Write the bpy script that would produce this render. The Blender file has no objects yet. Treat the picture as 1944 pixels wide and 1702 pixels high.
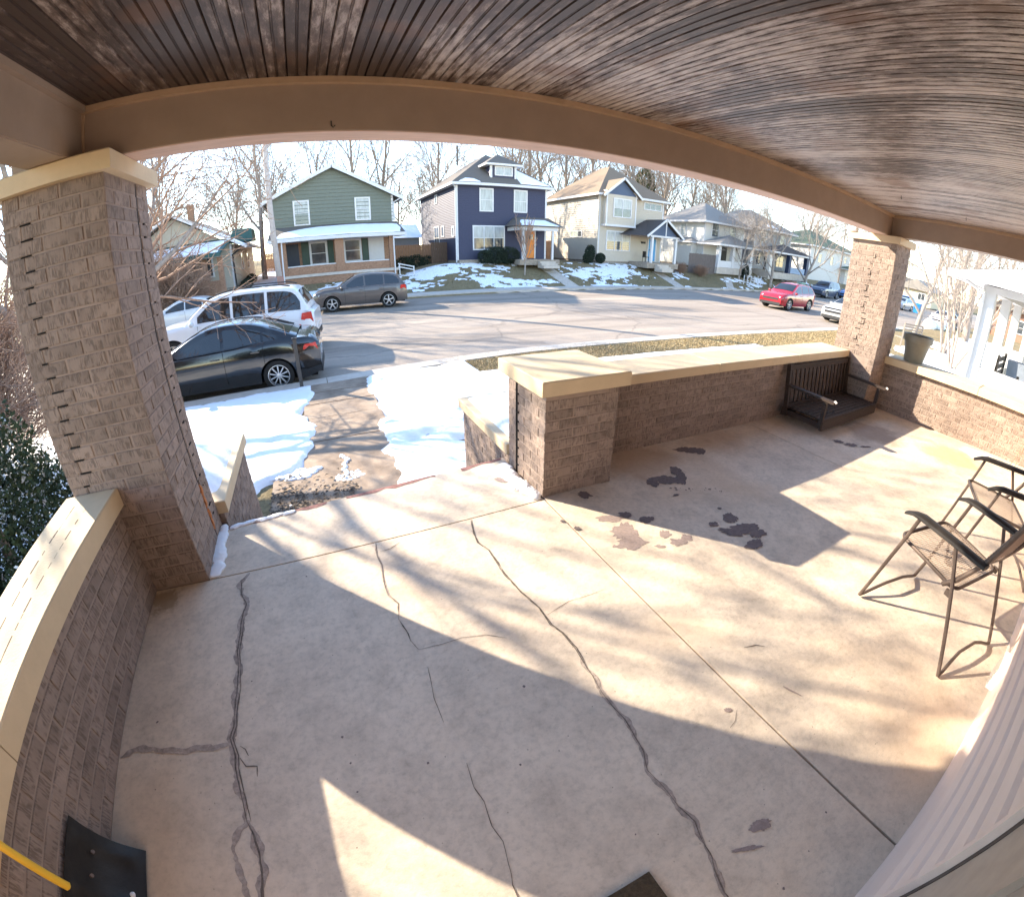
import bpy, math, random
import numpy as np
from mathutils import Vector, Matrix, noise as mnoise

SC = bpy.context.scene
COL = SC.collection
rad = math.radians

# ------------------------------------------------------------------ camera
cam = bpy.data.cameras.new('camera')
camo = bpy.data.objects.new('camera', cam)
COL.objects.link(camo)
SC.camera = camo
camo.location = (0, 0, 1.5)
camo.rotation_euler = (rad(64.54299), rad(-0.81964), rad(-26.71996))
cam.type = 'PANO'
cam.panorama_type = 'FISHEYE_LENS_POLYNOMIAL'      # a wide action-camera lens
cam.fisheye_polynomial_k0 = 0
cam.fisheye_polynomial_k1 = -6.57857546e-02
cam.fisheye_polynomial_k2 = 9.24986967e-05
cam.fisheye_polynomial_k3 = 3.17823774e-05
cam.fisheye_polynomial_k4 = -9.48180264e-07
cam.fisheye_fov = rad(230)
cam.sensor_fit = 'HORIZONTAL'
cam.sensor_width = 36
cam.sensor_height = 36 * 1702 / 1944
cam.shift_x = -34.59446 / 1944
cam.shift_y = -5.82421 / 1944
cam.clip_start = 0.02
cam.clip_end = 3000

# ------------------------------------------------------------------ light
SUN_AZ, SUN_EL = rad(-39.0), rad(26.9)
world = bpy.data.worlds.new('World')
SC.world = world
world.use_nodes = True
wn = world.node_tree
bg = wn.nodes['Background']
sky = wn.nodes.new('ShaderNodeTexSky')
sky.sky_type = 'NISHITA'
sky.sun_disc = False
sky.sun_elevation = SUN_EL
sky.sun_rotation = SUN_AZ
sky.air_density = 1.0
sky.dust_density = 0.0
sky.ozone_density = 1.0
wn.links.new(sky.outputs[0], bg.inputs[0])
bg.inputs[1].default_value = 0.108
sl = bpy.data.lights.new('sun', 'SUN')
sl.energy = 2.75
sl.angle = rad(0.55)
sl.color = (1.0, 0.865, 0.67)
so = bpy.data.objects.new('sun', sl)
COL.objects.link(so)
sd = Vector((math.sin(SUN_AZ) * math.cos(SUN_EL), math.cos(SUN_AZ) * math.cos(SUN_EL), math.sin(SUN_EL)))
so.rotation_euler = sd.to_track_quat('Z', 'Y').to_euler()
so.location = (-20, 25, 20)
SC.view_settings.view_transform = 'Standard'
SC.view_settings.look = 'None'
SC.view_settings.gamma = 1
SC.view_settings.use_curve_mapping = False
SC.view_settings.exposure = 2.7
SC.cycles.max_bounces = 8
SC.cycles.diffuse_bounces = 5

# ------------------------------------------------------------------ materials
def pm(name, base, rough=0.75, var=0.12, scale=6.0, bump=0.0, bscale=60.0, metallic=0.0,
       spec=0.3, stretch=(1, 1, 1), coat=0.0, var2=None, detail=6.0):
    m = bpy.data.materials.new(name)
    m.use_nodes = True
    nt = m.node_tree
    b = nt.nodes['Principled BSDF']
    b.inputs['Roughness'].default_value = rough
    b.inputs['Metallic'].default_value = metallic
    b.inputs['Specular IOR Level'].default_value = spec
    b.inputs['Coat Weight'].default_value = coat
    tc = nt.nodes.new('ShaderNodeTexCoord')
    mp = nt.nodes.new('ShaderNodeMapping')
    mp.inputs['Scale'].default_value = stretch
    nt.links.new(tc.outputs['Object'], mp.inputs[0])
    n = nt.nodes.new('ShaderNodeTexNoise')
    n.inputs['Scale'].default_value = scale
    n.inputs['Detail'].default_value = detail
    n.inputs['Roughness'].default_value = 0.65
    nt.links.new(mp.outputs[0], n.inputs['Vector'])
    r = nt.nodes.new('ShaderNodeValToRGB')
    lo = tuple(max(0, c * (1 - var)) for c in base)
    hi = tuple(min(0.95, c * (1 + var)) for c in base)
    if var2:
        lo = var2
    r.color_ramp.elements[0].position = 0.32
    r.color_ramp.elements[1].position = 0.68
    r.color_ramp.elements[0].color = lo + (1,)
    r.color_ramp.elements[1].color = hi + (1,)
    nt.links.new(n.outputs['Fac'], r.inputs[0])
    nt.links.new(r.outputs[0], b.inputs['Base Color'])
    if bump > 0:
        n2 = nt.nodes.new('ShaderNodeTexNoise')
        n2.inputs['Scale'].default_value = bscale
        n2.inputs['Detail'].default_value = 4
        nt.links.new(mp.outputs[0], n2.inputs['Vector'])
        bp = nt.nodes.new('ShaderNodeBump')
        bp.inputs['Strength'].default_value = 1.0
        bp.inputs['Distance'].default_value = bump
        nt.links.new(n2.outputs['Fac'], bp.inputs['Height'])
        nt.links.new(bp.outputs[0], b.inputs['Normal'])
    return m

def N(nt, t, **kw):
    n = nt.nodes.new(t)
    for k, v in kw.items():
        if k in n.inputs.keys():
            n.inputs[k].default_value = v
        else:
            setattr(n, k, v)
    return n

def ramp(nt, src, stops, interp='LINEAR'):
    r = nt.nodes.new('ShaderNodeValToRGB')
    r.color_ramp.interpolation = interp
    while len(r.color_ramp.elements) < len(stops):
        r.color_ramp.elements.new(0.5)
    for e, (p, c) in zip(r.color_ramp.elements, stops):
        e.position = p
        e.color = (c[0], c[1], c[2], 1) if isinstance(c, tuple) else (c, c, c, 1)
    nt.links.new(src, r.inputs[0])
    return r

def mix(nt, fac, a, b, blend='MIX'):
    m = nt.nodes.new('ShaderNodeMix')
    m.data_type = 'RGBA'
    m.blend_type = blend
    for s, v in ((m.inputs[0], fac), (m.inputs[6], a), (m.inputs[7], b)):
        if hasattr(v, 'is_output') or isinstance(v, bpy.types.NodeSocket):
            nt.links.new(v, s)
        elif isinstance(v, tuple):
            s.default_value = v + (1,) if len(v) == 3 else v
        else:
            s.default_value = v
    return m.outputs[2]

def brick_material(name, base, dark, groove=0.0016):
    """painted wire-cut 'rug' brick: short vertical scratches in random patches"""
    m = bpy.data.materials.new(name)
    m.use_nodes = True
    nt = m.node_tree
    L = nt.links.new
    b = nt.nodes['Principled BSDF']
    b.inputs['Roughness'].default_value = 0.8
    b.inputs['Specular IOR Level'].default_value = 0.25
    tc = N(nt, 'ShaderNodeTexCoord')
    oi = N(nt, 'ShaderNodeObjectInfo')
    off = N(nt, 'ShaderNodeVectorMath', operation='SCALE')
    off.inputs[0].default_value = (13.1, 7.7, 19.3)
    L(oi.outputs['Random'], off.inputs['Scale'])
    add = N(nt, 'ShaderNodeVectorMath', operation='ADD')
    L(tc.outputs['Object'], add.inputs[0])
    L(off.outputs[0], add.inputs[1])
    mp = N(nt, 'ShaderNodeMapping')
    mp.inputs['Scale'].default_value = (170, 80, 22)
    L(add.outputs[0], mp.inputs[0])
    st = N(nt, 'ShaderNodeTexNoise', Scale=1.0, Detail=2.0)
    L(mp.outputs[0], st.inputs['Vector'])
    sr = ramp(nt, st.outputs['Fac'], [(0.44, 0.0), (0.56, 1.0)])
    pn = N(nt, 'ShaderNodeTexNoise', Scale=24.0, Detail=2.0)
    L(add.outputs[0], pn.inputs['Vector'])
    pr = ramp(nt, pn.outputs['Fac'], [(0.42, 0.15), (0.55, 1.0)])
    gm = N(nt, 'ShaderNodeMath', operation='MULTIPLY')
    L(sr.outputs[0], gm.inputs[0])
    L(pr.outputs[0], gm.inputs[1])
    big = N(nt, 'ShaderNodeTexNoise', Scale=7.0, Detail=5.0)
    L(add.outputs[0], big.inputs['Vector'])
    cr = ramp(nt, big.outputs['Fac'], [(0.3, tuple(c * 0.84 for c in base)), (0.7, tuple(min(1, c * 1.12) for c in base))])
    rr = ramp(nt, oi.outputs['Random'], [(0.0, 0.84), (0.5, 1.0), (1.0, 1.12)])
    c1 = mix(nt, 1.0, cr.outputs[0], rr.outputs[0], 'MULTIPLY')
    gf = N(nt, 'ShaderNodeMath', operation='MULTIPLY')
    gf.inputs[1].default_value = 0.6
    L(gm.outputs[0], gf.inputs[0])
    c2 = mix(nt, gf.outputs[0], c1, dark)
    L(c2, b.inputs['Base Color'])
    fn = N(nt, 'ShaderNodeTexNoise', Scale=260.0, Detail=3.0)
    L(tc.outputs['Object'], fn.inputs['Vector'])
    h1 = N(nt, 'ShaderNodeMath', operation='MULTIPLY_ADD')
    L(gm.outputs[0], h1.inputs[0])
    h1.inputs[1].default_value = -1.0
    L(fn.outputs['Fac'], h1.inputs[2])
    bp = N(nt, 'ShaderNodeBump', Distance=groove, Strength=1.0)
    L(h1.outputs[0], bp.inputs['Height'])
    L(bp.outputs[0], b.inputs['Normal'])
    return m

def floor_material(name, coat_col, worn, rust):
    m = bpy.data.materials.new(name)
    m.use_nodes = True
    nt = m.node_tree
    L = nt.links.new
    b = nt.nodes['Principled BSDF']
    b.inputs['Roughness'].default_value = 0.72
    b.inputs['Specular IOR Level'].default_value = 0.3
    tc = N(nt, 'ShaderNodeTexCoord')
    n1 = N(nt, 'ShaderNodeTexNoise', Scale=1.7, Detail=8.0, Roughness=0.65)
    n2 = N(nt, 'ShaderNodeTexNoise', Scale=38.0, Detail=5.0, Roughness=0.7)
    n3 = N(nt, 'ShaderNodeTexVoronoi', Scale=26.0)
    n4 = N(nt, 'ShaderNodeTexNoise', Scale=0.9, Detail=4.0)
    n5 = N(nt, 'ShaderNodeTexNoise', Scale=7.5, Detail=7.0, Roughness=0.7)
    for n in (n1, n2, n3, n4, n5):
        L(tc.outputs['Object'], n.inputs['Vector'])
    r1 = ramp(nt, n1.outputs['Fac'], [(0.36, worn), (0.62, coat_col)])  # mottled between worn tone and the coating's own tone
    r2 = ramp(nt, n2.outputs['Fac'], [(0.28, 0.80), (0.5, 1.0), (0.75, 1.08)])
    c = mix(nt, 1.0, r1.outputs[0], r2.outputs[0], 'MULTIPLY')
    r5 = ramp(nt, n5.outputs['Fac'], [(0.33, 0.82), (0.55, 1.02)])
    c = mix(nt, 1.0, c, r5.outputs[0], 'MULTIPLY')
    r4 = ramp(nt, n4.outputs['Fac'], [(0.52, 0.0), (0.72, 0.55)])
    c = mix(nt, r4.outputs[0], c, rust)
    pit = ramp(nt, n3.outputs['Distance'], [(0.045, 0.0), (0.075, 1.0)])
    sel = ramp(nt, n5.outputs['Fac'], [(0.5, 1.0), (0.56, 0.0)])
    pm_ = N(nt, 'ShaderNodeMath', operation='MAXIMUM')
    L(pit.outputs[0], pm_.inputs[0])
    L(sel.outputs[0], pm_.inputs[1])
    pf = N(nt, 'ShaderNodeMath', operation='SUBTRACT')
    pf.inputs[0].default_value = 1.0
    L(pm_.outputs[0], pf.inputs[1])
    pf2 = N(nt, 'ShaderNodeMath', operation='MULTIPLY')
    L(pf.outputs[0], pf2.inputs[0])
    pf2.inputs[1].default_value = 0.6
    c = mix(nt, pf2.outputs[0], c, (0.10, 0.075, 0.06))
    # old water and rust stains in their own places on the slab
    ng = N(nt, 'ShaderNodeTexNoise', Scale=4.5, Detail=6.0, Roughness=0.7)
    L(tc.outputs['Object'], ng.inputs['Vector'])
    for (sx_, sy_, sr_, col_, am_) in ((4.95, 1.62, 0.42, (0.27, 0.19, 0.14), 0.7), (5.25, 0.78, 0.42, (0.56, 0.33, 0.17), 0.75), (5.75, 0.60, 0.20, (0.80, 0.74, 0.66), 0.9), (2.1, 2.25, 0.40, (0.42, 0.28, 0.18), 0.6), (3.0, 2.30, 0.35, (0.42, 0.28, 0.18), 0.45), (-1.05, 1.95, 0.14, (0.28, 0.20, 0.12), 0.7)):
        sb = N(nt, 'ShaderNodeVectorMath', operation='MULTIPLY_ADD')
        sb.inputs[1].default_value = (0.55, 0.55, 0.0)
        sb.inputs[2].default_value = (-sx_ - 0.275, -sy_ - 0.275, 0.0)
        L(ng.outputs['Color'], sb.inputs[0])
        ad = N(nt, 'ShaderNodeVectorMath', operation='ADD')
        L(sb.outputs[0], ad.inputs[0]); L(tc.outputs['Object'], ad.inputs[1])
        ln = N(nt, 'ShaderNodeVectorMath', operation='LENGTH')
        L(ad.outputs[0], ln.inputs[0])
        rs_ = ramp(nt, ln.outputs['Value'], [(sr_ * 0.55, am_), (sr_, 0.0)])
        c = mix(nt, rs_.outputs[0], c, col_)
    L(c, b.inputs['Base Color'])
    hh = N(nt, 'ShaderNodeMath', operation='ADD')
    L(n2.outputs['Fac'], hh.inputs[0])
    L(pm_.outputs[0], hh.inputs[1])
    bp = N(nt, 'ShaderNodeBump', Distance=0.0016, Strength=1.0)
    L(hh.outputs[0], bp.inputs['Height'])
    L(bp.outputs[0], b.inputs['Normal'])
    return m

def ceiling_material():
    m = bpy.data.materials.new('weathered_beadboard')
    m.use_nodes = True
    nt = m.node_tree
    L = nt.links.new
    b = nt.nodes['Principled BSDF']
    b.inputs['Roughness'].default_value = 0.45
    b.inputs['Specular IOR Level'].default_value = 0.4
    tc = N(nt, 'ShaderNodeTexCoord')
    oi = N(nt, 'ShaderNodeObjectInfo')
    mp = N(nt, 'ShaderNodeMapping')
    mp.inputs['Scale'].default_value = (30, 6.5, 10)
    comb = N(nt, 'ShaderNodeCombineXYZ')
    mul = N(nt, 'ShaderNodeMath', operation='MULTIPLY')
    mul.inputs[1].default_value = 40.0
    L(oi.outputs['Random'], mul.inputs[0])
    L(mul.outputs[0], comb.inputs[1])
    L(tc.outputs['Object'], mp.inputs[0])
    add = N(nt, 'ShaderNodeVectorMath', operation='ADD')
    L(mp.outputs[0], add.inputs[0])
    L(comb.outputs[0], add.inputs[1])
    n1 = N(nt, 'ShaderNodeTexNoise', Scale=1.0, Detail=8.0, Roughness=0.72)
    L(add.outputs[0], n1.inputs['Vector'])
    # broad patches of worn varnish in world position
    n2 = N(nt, 'ShaderNodeTexNoise', Scale=1.3, Detail=3.0)
    geo = N(nt, 'ShaderNodeNewGeometry')
    L(geo.outputs['Position'], n2.inputs['Vector'])
    s = N(nt, 'ShaderNodeMath', operation='MULTIPLY_ADD')
    L(n2.outputs['Fac'], s.inputs[0])
    s.inputs[1].default_value = 0.6
    L(n1.outputs['Fac'], s.inputs[2])
    s2 = N(nt, 'ShaderNodeMath', operation='MULTIPLY_ADD')
    L(oi.outputs['Random'], s2.inputs[0])
    s2.inputs[1].default_value = 0.22
    L(s.outputs[0], s2.inputs[2])
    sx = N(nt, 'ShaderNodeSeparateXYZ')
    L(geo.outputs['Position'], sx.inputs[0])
    # boards turn paler towards the far (right) end of the porch
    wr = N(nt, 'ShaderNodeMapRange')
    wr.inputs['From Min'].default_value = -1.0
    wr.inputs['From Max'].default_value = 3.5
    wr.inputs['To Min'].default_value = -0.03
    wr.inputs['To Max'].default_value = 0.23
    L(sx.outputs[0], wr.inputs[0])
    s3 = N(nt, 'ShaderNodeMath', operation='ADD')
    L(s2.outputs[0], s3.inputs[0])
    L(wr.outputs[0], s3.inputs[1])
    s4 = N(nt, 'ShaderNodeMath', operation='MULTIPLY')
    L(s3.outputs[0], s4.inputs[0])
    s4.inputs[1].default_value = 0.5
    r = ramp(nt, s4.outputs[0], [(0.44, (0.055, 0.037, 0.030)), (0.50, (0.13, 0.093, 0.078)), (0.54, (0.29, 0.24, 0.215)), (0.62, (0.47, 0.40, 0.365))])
    n4 = N(nt, 'ShaderNodeTexNoise', Scale=2.3, Detail=2.0)
    L(geo.outputs['Position'], n4.inputs['Vector'])
    r4 = ramp(nt, n4.outputs['Fac'], [(0.60, 0.0), (0.68, 0.5)])
    c = mix(nt, r4.outputs[0], r.outputs[0], (0.16, 0.075, 0.035))
    L(c, b.inputs['Base Color'])
    bp = N(nt, 'ShaderNodeBump', Distance=0.001, Strength=1.0)
    L(n1.outputs['Fac'], bp.inputs['Height'])
    L(bp.outputs[0], b.inputs['Normal'])
    return m

M = {}
M['brick'] = brick_material('painted_brick', (0.305, 0.236, 0.198), (0.115, 0.085, 0.07))
M['mortar'] = pm('painted_mortar', (0.315, 0.245, 0.206), 0.9, 0.12, 12, 0.0015, 120)
M['cap'] = pm('cream_painted_concrete', (0.62, 0.49, 0.325), 0.7, 0.05, 9, 0.0012, 90)
M['beam'] = pm('taupe_painted_wood', (0.325, 0.246, 0.19), 0.6, 0.07, 5, 0.0008, 60)
M['beam_trim'] = pm('tan_painted_moulding', (0.44, 0.305, 0.20), 0.6, 0.08, 9, 0.0008, 60)
M['beam_under'] = pm('soffit_board_bounce_tint', (0.56, 0.40, 0.32), 0.75, 0.12, 14, 0.001, 60, stretch=(0.3, 2, 1))  # beam underside: pinkish bounce light put into the paler colour
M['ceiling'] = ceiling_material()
M['floor'] = floor_material('coated_concrete_floor', (0.69, 0.58, 0.465), (0.575, 0.48, 0.385), (0.60, 0.42, 0.27))
M['stain'] = pm('exposed_dark_concrete', (0.17, 0.135, 0.13), 0.85, 0.25, 60, 0.001, 200)
M['stain2'] = pm('worn_coating_patch', (0.30, 0.235, 0.215), 0.85, 0.18, 60, 0.001, 200)
M['sealant'] = pm('grey_crack_sealant', (0.44, 0.36, 0.305), 0.9, 0.12, 40, 0.002, 160, var2=(0.24, 0.195, 0.17))
M['crack'] = pm('dark_crack', (0.15, 0.12, 0.10), 0.95, 0.4, 60)
M['siding'] = pm('beige_vinyl_siding', (0.72, 0.565, 0.485), 0.55, 0.05, 3, 0.0004, 200, stretch=(1, 4, 4))
M['white'] = pm('white_painted_wood', (0.72, 0.70, 0.68), 0.6, 0.06, 6)
M['dark'] = pm('black_void', (0.012, 0.011, 0.011), 0.9, 0.2, 8)
M['snow'] = pm('snow', (0.86, 0.87, 0.90), 0.8, 0.03, 3, 0.006, 25)
M['soil'] = pm('dark_mulch', (0.11, 0.085, 0.065), 0.95, 0.5, 20, 0.02, 40)
M['walk'] = pm('tan_concrete_walk', (0.34, 0.26, 0.195), 0.85, 0.15, 2.5, 0.003, 90, var2=(0.19, 0.138, 0.10))
M['curb'] = pm('concrete_curb', (0.50, 0.44, 0.38), 0.85, 0.12, 4, 0.003, 60)
M['redpaint'] = pm('faded_red_paint', (0.26, 0.135, 0.12), 0.85, 0.35, 25, 0.002, 90)
M['glass'] = pm('window_glass', (0.055, 0.065, 0.075), 0.06, 0.6, 1.2, spec=0.8)
M['curtain'] = pm('window_with_pale_curtain', (0.34, 0.36, 0.36), 0.25, 0.3, 3, spec=0.6, stretch=(4, 4, 0.4))
M['black_metal'] = pm('black_metal', (0.03, 0.028, 0.027), 0.5, 0.3, 12)
M['plastic_black'] = pm('black_plastic', (0.018, 0.017, 0.017), 0.45, 0.3, 20, 0.0008, 90)
M['yellow'] = pm('yellow_handle', (0.80, 0.50, 0.05), 0.4, 0.05, 8)
M['swing_wood'] = pm('dark_stained_slats', (0.045, 0.03, 0.024), 0.6, 0.45, 9, 0.001, 60, stretch=(8, 1, 8))
M['chair_metal'] = pm('bronze_steel_tube', (0.13, 0.097, 0.082), 0.45, 0.2, 20, metallic=0.3)
M['chair_mesh'] = pm('tan_sling_mesh', (0.48, 0.37, 0.29), 0.7, 0.1, 90)
M['arm'] = pm('dark_armrest_plastic', (0.035, 0.03, 0.028), 0.5, 0.2, 20)
M['mat'] = pm('brown_coir_doormat', (0.075, 0.055, 0.035), 1.0, 0.4, 90, 0.006, 160)
M['pot'] = pm('grey_green_planter_plastic', (0.225, 0.21, 0.17), 0.5, 0.08, 9)
M['door_brown'] = pm('taupe_door_paint', (0.40, 0.315, 0.25), 0.55, 0.08, 18, 0.0006, 90)
M['bark'] = pm('grey_brown_bark', (0.29, 0.235, 0.195), 0.95, 0.35, 14, 0.01, 30, stretch=(1, 1, 0.3))
M['bark_red'] = pm('reddish_twigs', (0.34, 0.215, 0.15), 0.9, 0.25, 9)
M['bark_grey'] = pm('pale_grey_twigs', (0.32, 0.27, 0.23), 0.9, 0.25, 9)
M['evergreen'] = pm('dark_evergreen_leaves', (0.035, 0.055, 0.025), 0.7, 0.5, 3)
M['hedge'] = pm('dark_hedge_leaves', (0.025, 0.036, 0.022), 0.8, 0.5, 3)
M['pine'] = pm('olive_conifer_needles', (0.10, 0.11, 0.06), 0.9, 0.4, 1)

# ------------------------------------------------------------------ object helpers
ORG = {}

def tag(o, label=None, cat=None, group=None, kind=None):
    if label: o['label'] = label
    if cat: o['category'] = cat
    if group: o['group'] = group
    if kind: o['kind'] = kind
    return o

def thing(name, loc, label, cat, group=None, local=False):
    o = bpy.data.objects.new(name, None)
    o.empty_display_size = 0.2
    COL.objects.link(o)
    o.location = loc
    ORG[o] = Vector((0, 0, 0)) if local else Vector(loc)
    return tag(o, label, cat, group)

def link_mesh(name, me, parent=None, loc=None):
    o = bpy.data.objects.new(name, me)
    COL.objects.link(o)
    if parent is not None:
        o.parent = parent
        org = ORG[parent]
    else:
        org = Vector((0, 0, 0))
    if loc is not None:
        o.location = Vector(loc) - org
        ORG[o] = Vector(loc)
    else:
        ORG[o] = org
    return o

class MB:
    def __init__(s):
        s.v = []; s.f = []; s.mi = []; s.cur = 0
    def face(s, pts):
        b = len(s.v)
        s.v += [tuple(p) for p in pts]
        s.f.append(tuple(range(b, b + len(pts)))); s.mi.append(s.cur)
        return s
    def box(s, x0, x1, y0, y1, z0, z1, rot=0.0, piv=None):
        if x0 > x1: x0, x1 = x1, x0
        if y0 > y1: y0, y1 = y1, y0
        if z0 > z1: z0, z1 = z1, z0
        b = len(s.v)
        P = [(x0, y0, z0), (x1, y0, z0), (x1, y1, z0), (x0, y1, z0), (x0, y0, z1), (x1, y0, z1), (x1, y1, z1), (x0, y1, z1)]
        if rot:
            cx, cy = piv if piv else ((x0 + x1) / 2, (y0 + y1) / 2)
            c, sn = math.cos(rot), math.sin(rot)
            P = [(cx + (x - cx) * c - (y - cy) * sn, cy + (x - cx) * sn + (y - cy) * c, z) for x, y, z in P]
        s.v += P
        for q in ((0, 3, 2, 1), (4, 5, 6, 7), (0, 1, 5, 4), (1, 2, 6, 5), (2, 3, 7, 6), (3, 0, 4, 7)):
            s.f.append(tuple(b + i for i in q)); s.mi.append(s.cur)
        return s
    def hexa(s, P):
        """8 corners: bottom 0-3 (ccw from above), top 4-7"""
        b = len(s.v)
        s.v += [tuple(p) for p in P]
        for q in ((0, 3, 2, 1), (4, 5, 6, 7), (0, 1, 5, 4), (1, 2, 6, 5), (2, 3, 7, 6), (3, 0, 4, 7)):
            s.f.append(tuple(b + i for i in q)); s.mi.append(s.cur)
        return s
    def bar(s, p, q, w, h, up=(0, 0, 1)):
        """rectangular bar from p to q"""
        p, q = Vector(p), Vector(q)
        d = (q - p).normalized()
        u = Vector(up)
        sx = d.cross(u)
        if sx.length < 1e-4: sx = d.cross(Vector((1, 0, 0)))
        sx.normalize()
        uu = sx.cross(d).normalized()
        P = []
        for c in (p, q):
            P.append([c + sx * (a * w / 2) + uu * (e * h / 2) for a, e in ((-1, -1), (1, -1), (1, 1), (-1, 1))])
        b = len(s.v)
        s.v += [tuple(x) for x in P[0] + P[1]]
        for f in ((0, 1, 2, 3), (7, 6, 5, 4), (0, 4, 5, 1), (1, 5, 6, 2), (2, 6, 7, 3), (3, 7, 4, 0)):
            s.f.append(tuple(b + i for i in f)); s.mi.append(s.cur)
        return s
    def tube(s, pts, r, n=8, caps=True, closed=False):
        pts = [Vector(p) for p in pts]
        if not isinstance(r, (list, tuple)): r = [r] * len(pts)
        b = len(s.v)
        m = len(pts)
        ref = None
        for i, p in enumerate(pts):
            if closed:
                d = pts[(i + 1) % m] - pts[i - 1]
            else:
                d = (pts[min(i + 1, m - 1)] - pts[max(i - 1, 0)])
            d.normalize()
            if ref is None:
                ref = d.orthogonal().normalized()
            else:
                ref = (ref - d * ref.dot(d))
                if ref.length < 1e-5: ref = d.orthogonal()
                ref.normalize()
            w = d.cross(ref)
            for k in range(n):
                a = 2 * math.pi * k / n
                s.v.append(tuple(p + (ref * math.cos(a) + w * math.sin(a)) * r[i]))
        rng = m if closed else m - 1
        for i in range(rng):
            for k in range(n):
                a = b + i * n + k; c = b + i * n + (k + 1) % n
                j = (i + 1) % m
                d_ = b + j * n + (k + 1) % n; e = b + j * n + k
                s.f.append((a, c, d_, e)); s.mi.append(s.cur)
        if caps and not closed:
            s.f.append(tuple(b + k for k in range(n))[::-1]); s.mi.append(s.cur)
            s.f.append(tuple(b + (m - 1) * n + k for k in range(n))); s.mi.append(s.cur)
        return s
    def prism(s, poly, axis, a0, a1):
        """extrude a closed 2D polygon along axis 'x','y' or 'z'"""
        def P(u, v, a):
            return (a, u, v) if axis == 'x' else ((u, a, v) if axis == 'y' else (u, v, a))
        b = len(s.v); n = len(poly)
        s.v += [P(u, v, a0) for u, v in poly] + [P(u, v, a1) for u, v in poly]
        s.f.append(tuple(range(b, b + n))); s.mi.append(s.cur)
        s.f.append(tuple(range(b + 2 * n - 1, b + n - 1, -1))); s.mi.append(s.cur)
        for i in range(n):
            j = (i + 1) % n
            s.f.append((b + i, b + n + i, b + n + j, b + j)); s.mi.append(s.cur)
        return s
    def lathe(s, prof, n=20, c=(0, 0, 0), axis='z'):
        b = len(s.v); m = len(prof)
        for r, z in prof:
            for k in range(n):
                a = 2 * math.pi * k / n
                if axis == 'z':
                    s.v.append((c[0] + r * math.cos(a), c[1] + r * math.sin(a), c[2] + z))
                else:
                    s.v.append((c[0] + r * math.cos(a), c[1] + z, c[2] + r * math.sin(a)))
        for i in range(m - 1):
            for k in range(n):
                s.f.append((b + i * n + k, b + i * n + (k + 1) % n, b + (i + 1) * n + (k + 1) % n, b + (i + 1) * n + k)); s.mi.append(s.cur)
        return s
    def blob(s, c, r, seed=0, amp=0.25, nu=12, nv=7):
        b = len(s.v)
        for j in range(nv + 1):
            th = math.pi * j / nv
            for i in range(nu):
                ph = 2 * math.pi * i / nu
                d = Vector((math.sin(th) * math.cos(ph), math.sin(th) * math.sin(ph), math.cos(th)))
                k = 1 + amp * mnoise.noise(d * 1.7 + Vector((seed * 3.1, seed * 1.7, 0)))
                s.v.append((c[0] + d.x * r[0] * k, c[1] + d.y * r[1] * k, c[2] + d.z * r[2] * k))
        for j in range(nv):
            for i in range(nu):
                s.f.append((b + j * nu + i, b + (j + 1) * nu + i, b + (j + 1) * nu + (i + 1) % nu, b + j * nu + (i + 1) % nu)); s.mi.append(s.cur)
        return s
    def build(s, name, mats, parent=None, smooth=False, loc=None, fix=True):
        me = bpy.data.meshes.new(name)
        if loc is not None: org = Vector(loc)
        elif parent is not None: org = ORG[parent]
        else: org = Vector((0, 0, 0))
        ox, oy, oz = org
        me.from_pydata([(x - ox, y - oy, z - oz) for x, y, z in s.v], [], s.f)
        if not isinstance(mats, (list, tuple)): mats = [mats]
        for m in mats:
            me.materials.append(M[m] if isinstance(m, str) else m)
        if len(mats) > 1:
            me.polygons.foreach_set('material_index', s.mi)
        if fix:
            import bmesh
            bm = bmesh.new(); bm.from_mesh(me)
            bmesh.ops.recalc_face_normals(bm, faces=bm.faces)
            bm.to_mesh(me); bm.free()
        if smooth:
            me.polygons.foreach_set('use_smooth', [True] * len(me.polygons))
            if smooth != 'all':
                try: me.set_sharp_from_angle(angle=rad(40))
                except Exception: pass
        me.update()
        return link_mesh(name, me, parent, loc)

def copy_tree(o, parent=None):
    c = o.copy()
    COL.objects.link(c)
    c.parent = parent
    for ch in [x for x in bpy.data.objects if x.parent == o]:
        copy_tree(ch, c)
    return c

rng = random.Random(7)

# fast numpy value noise
_R = np.random.RandomState(3)
_T = _R.rand(256, 256)
def vnoise(x, y):
    x = np.asarray(x, float); y = np.asarray(y, float)
    xi = np.floor(x).astype(int); yi = np.floor(y).astype(int)
    fx = x - xi; fy = y - yi
    fx = fx * fx * (3 - 2 * fx); fy = fy * fy * (3 - 2 * fy)
    g = lambda a, b: _T[a % 256, b % 256]
    return ((g(xi, yi) * (1 - fx) + g(xi + 1, yi) * fx) * (1 - fy) + (g(xi, yi + 1) * (1 - fx) + g(xi + 1, yi + 1) * fx) * fy)
def fbm(x, y, o=4):
    s = 0; a = 0.5; t = 0
    x = np.asarray(x, float); y = np.asarray(y, float)
    for i in range(o):
        s = s + a * vnoise(x * 2 ** i + 17.3 * i, y * 2 ** i + 9.1 * i); t += a; a *= 0.5
    return s / t
def sstep(a, b, x):
    t = np.clip((np.asarray(x, float) - a) / (b - a), 0, 1)
    return t * t * (3 - 2 * t)
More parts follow.
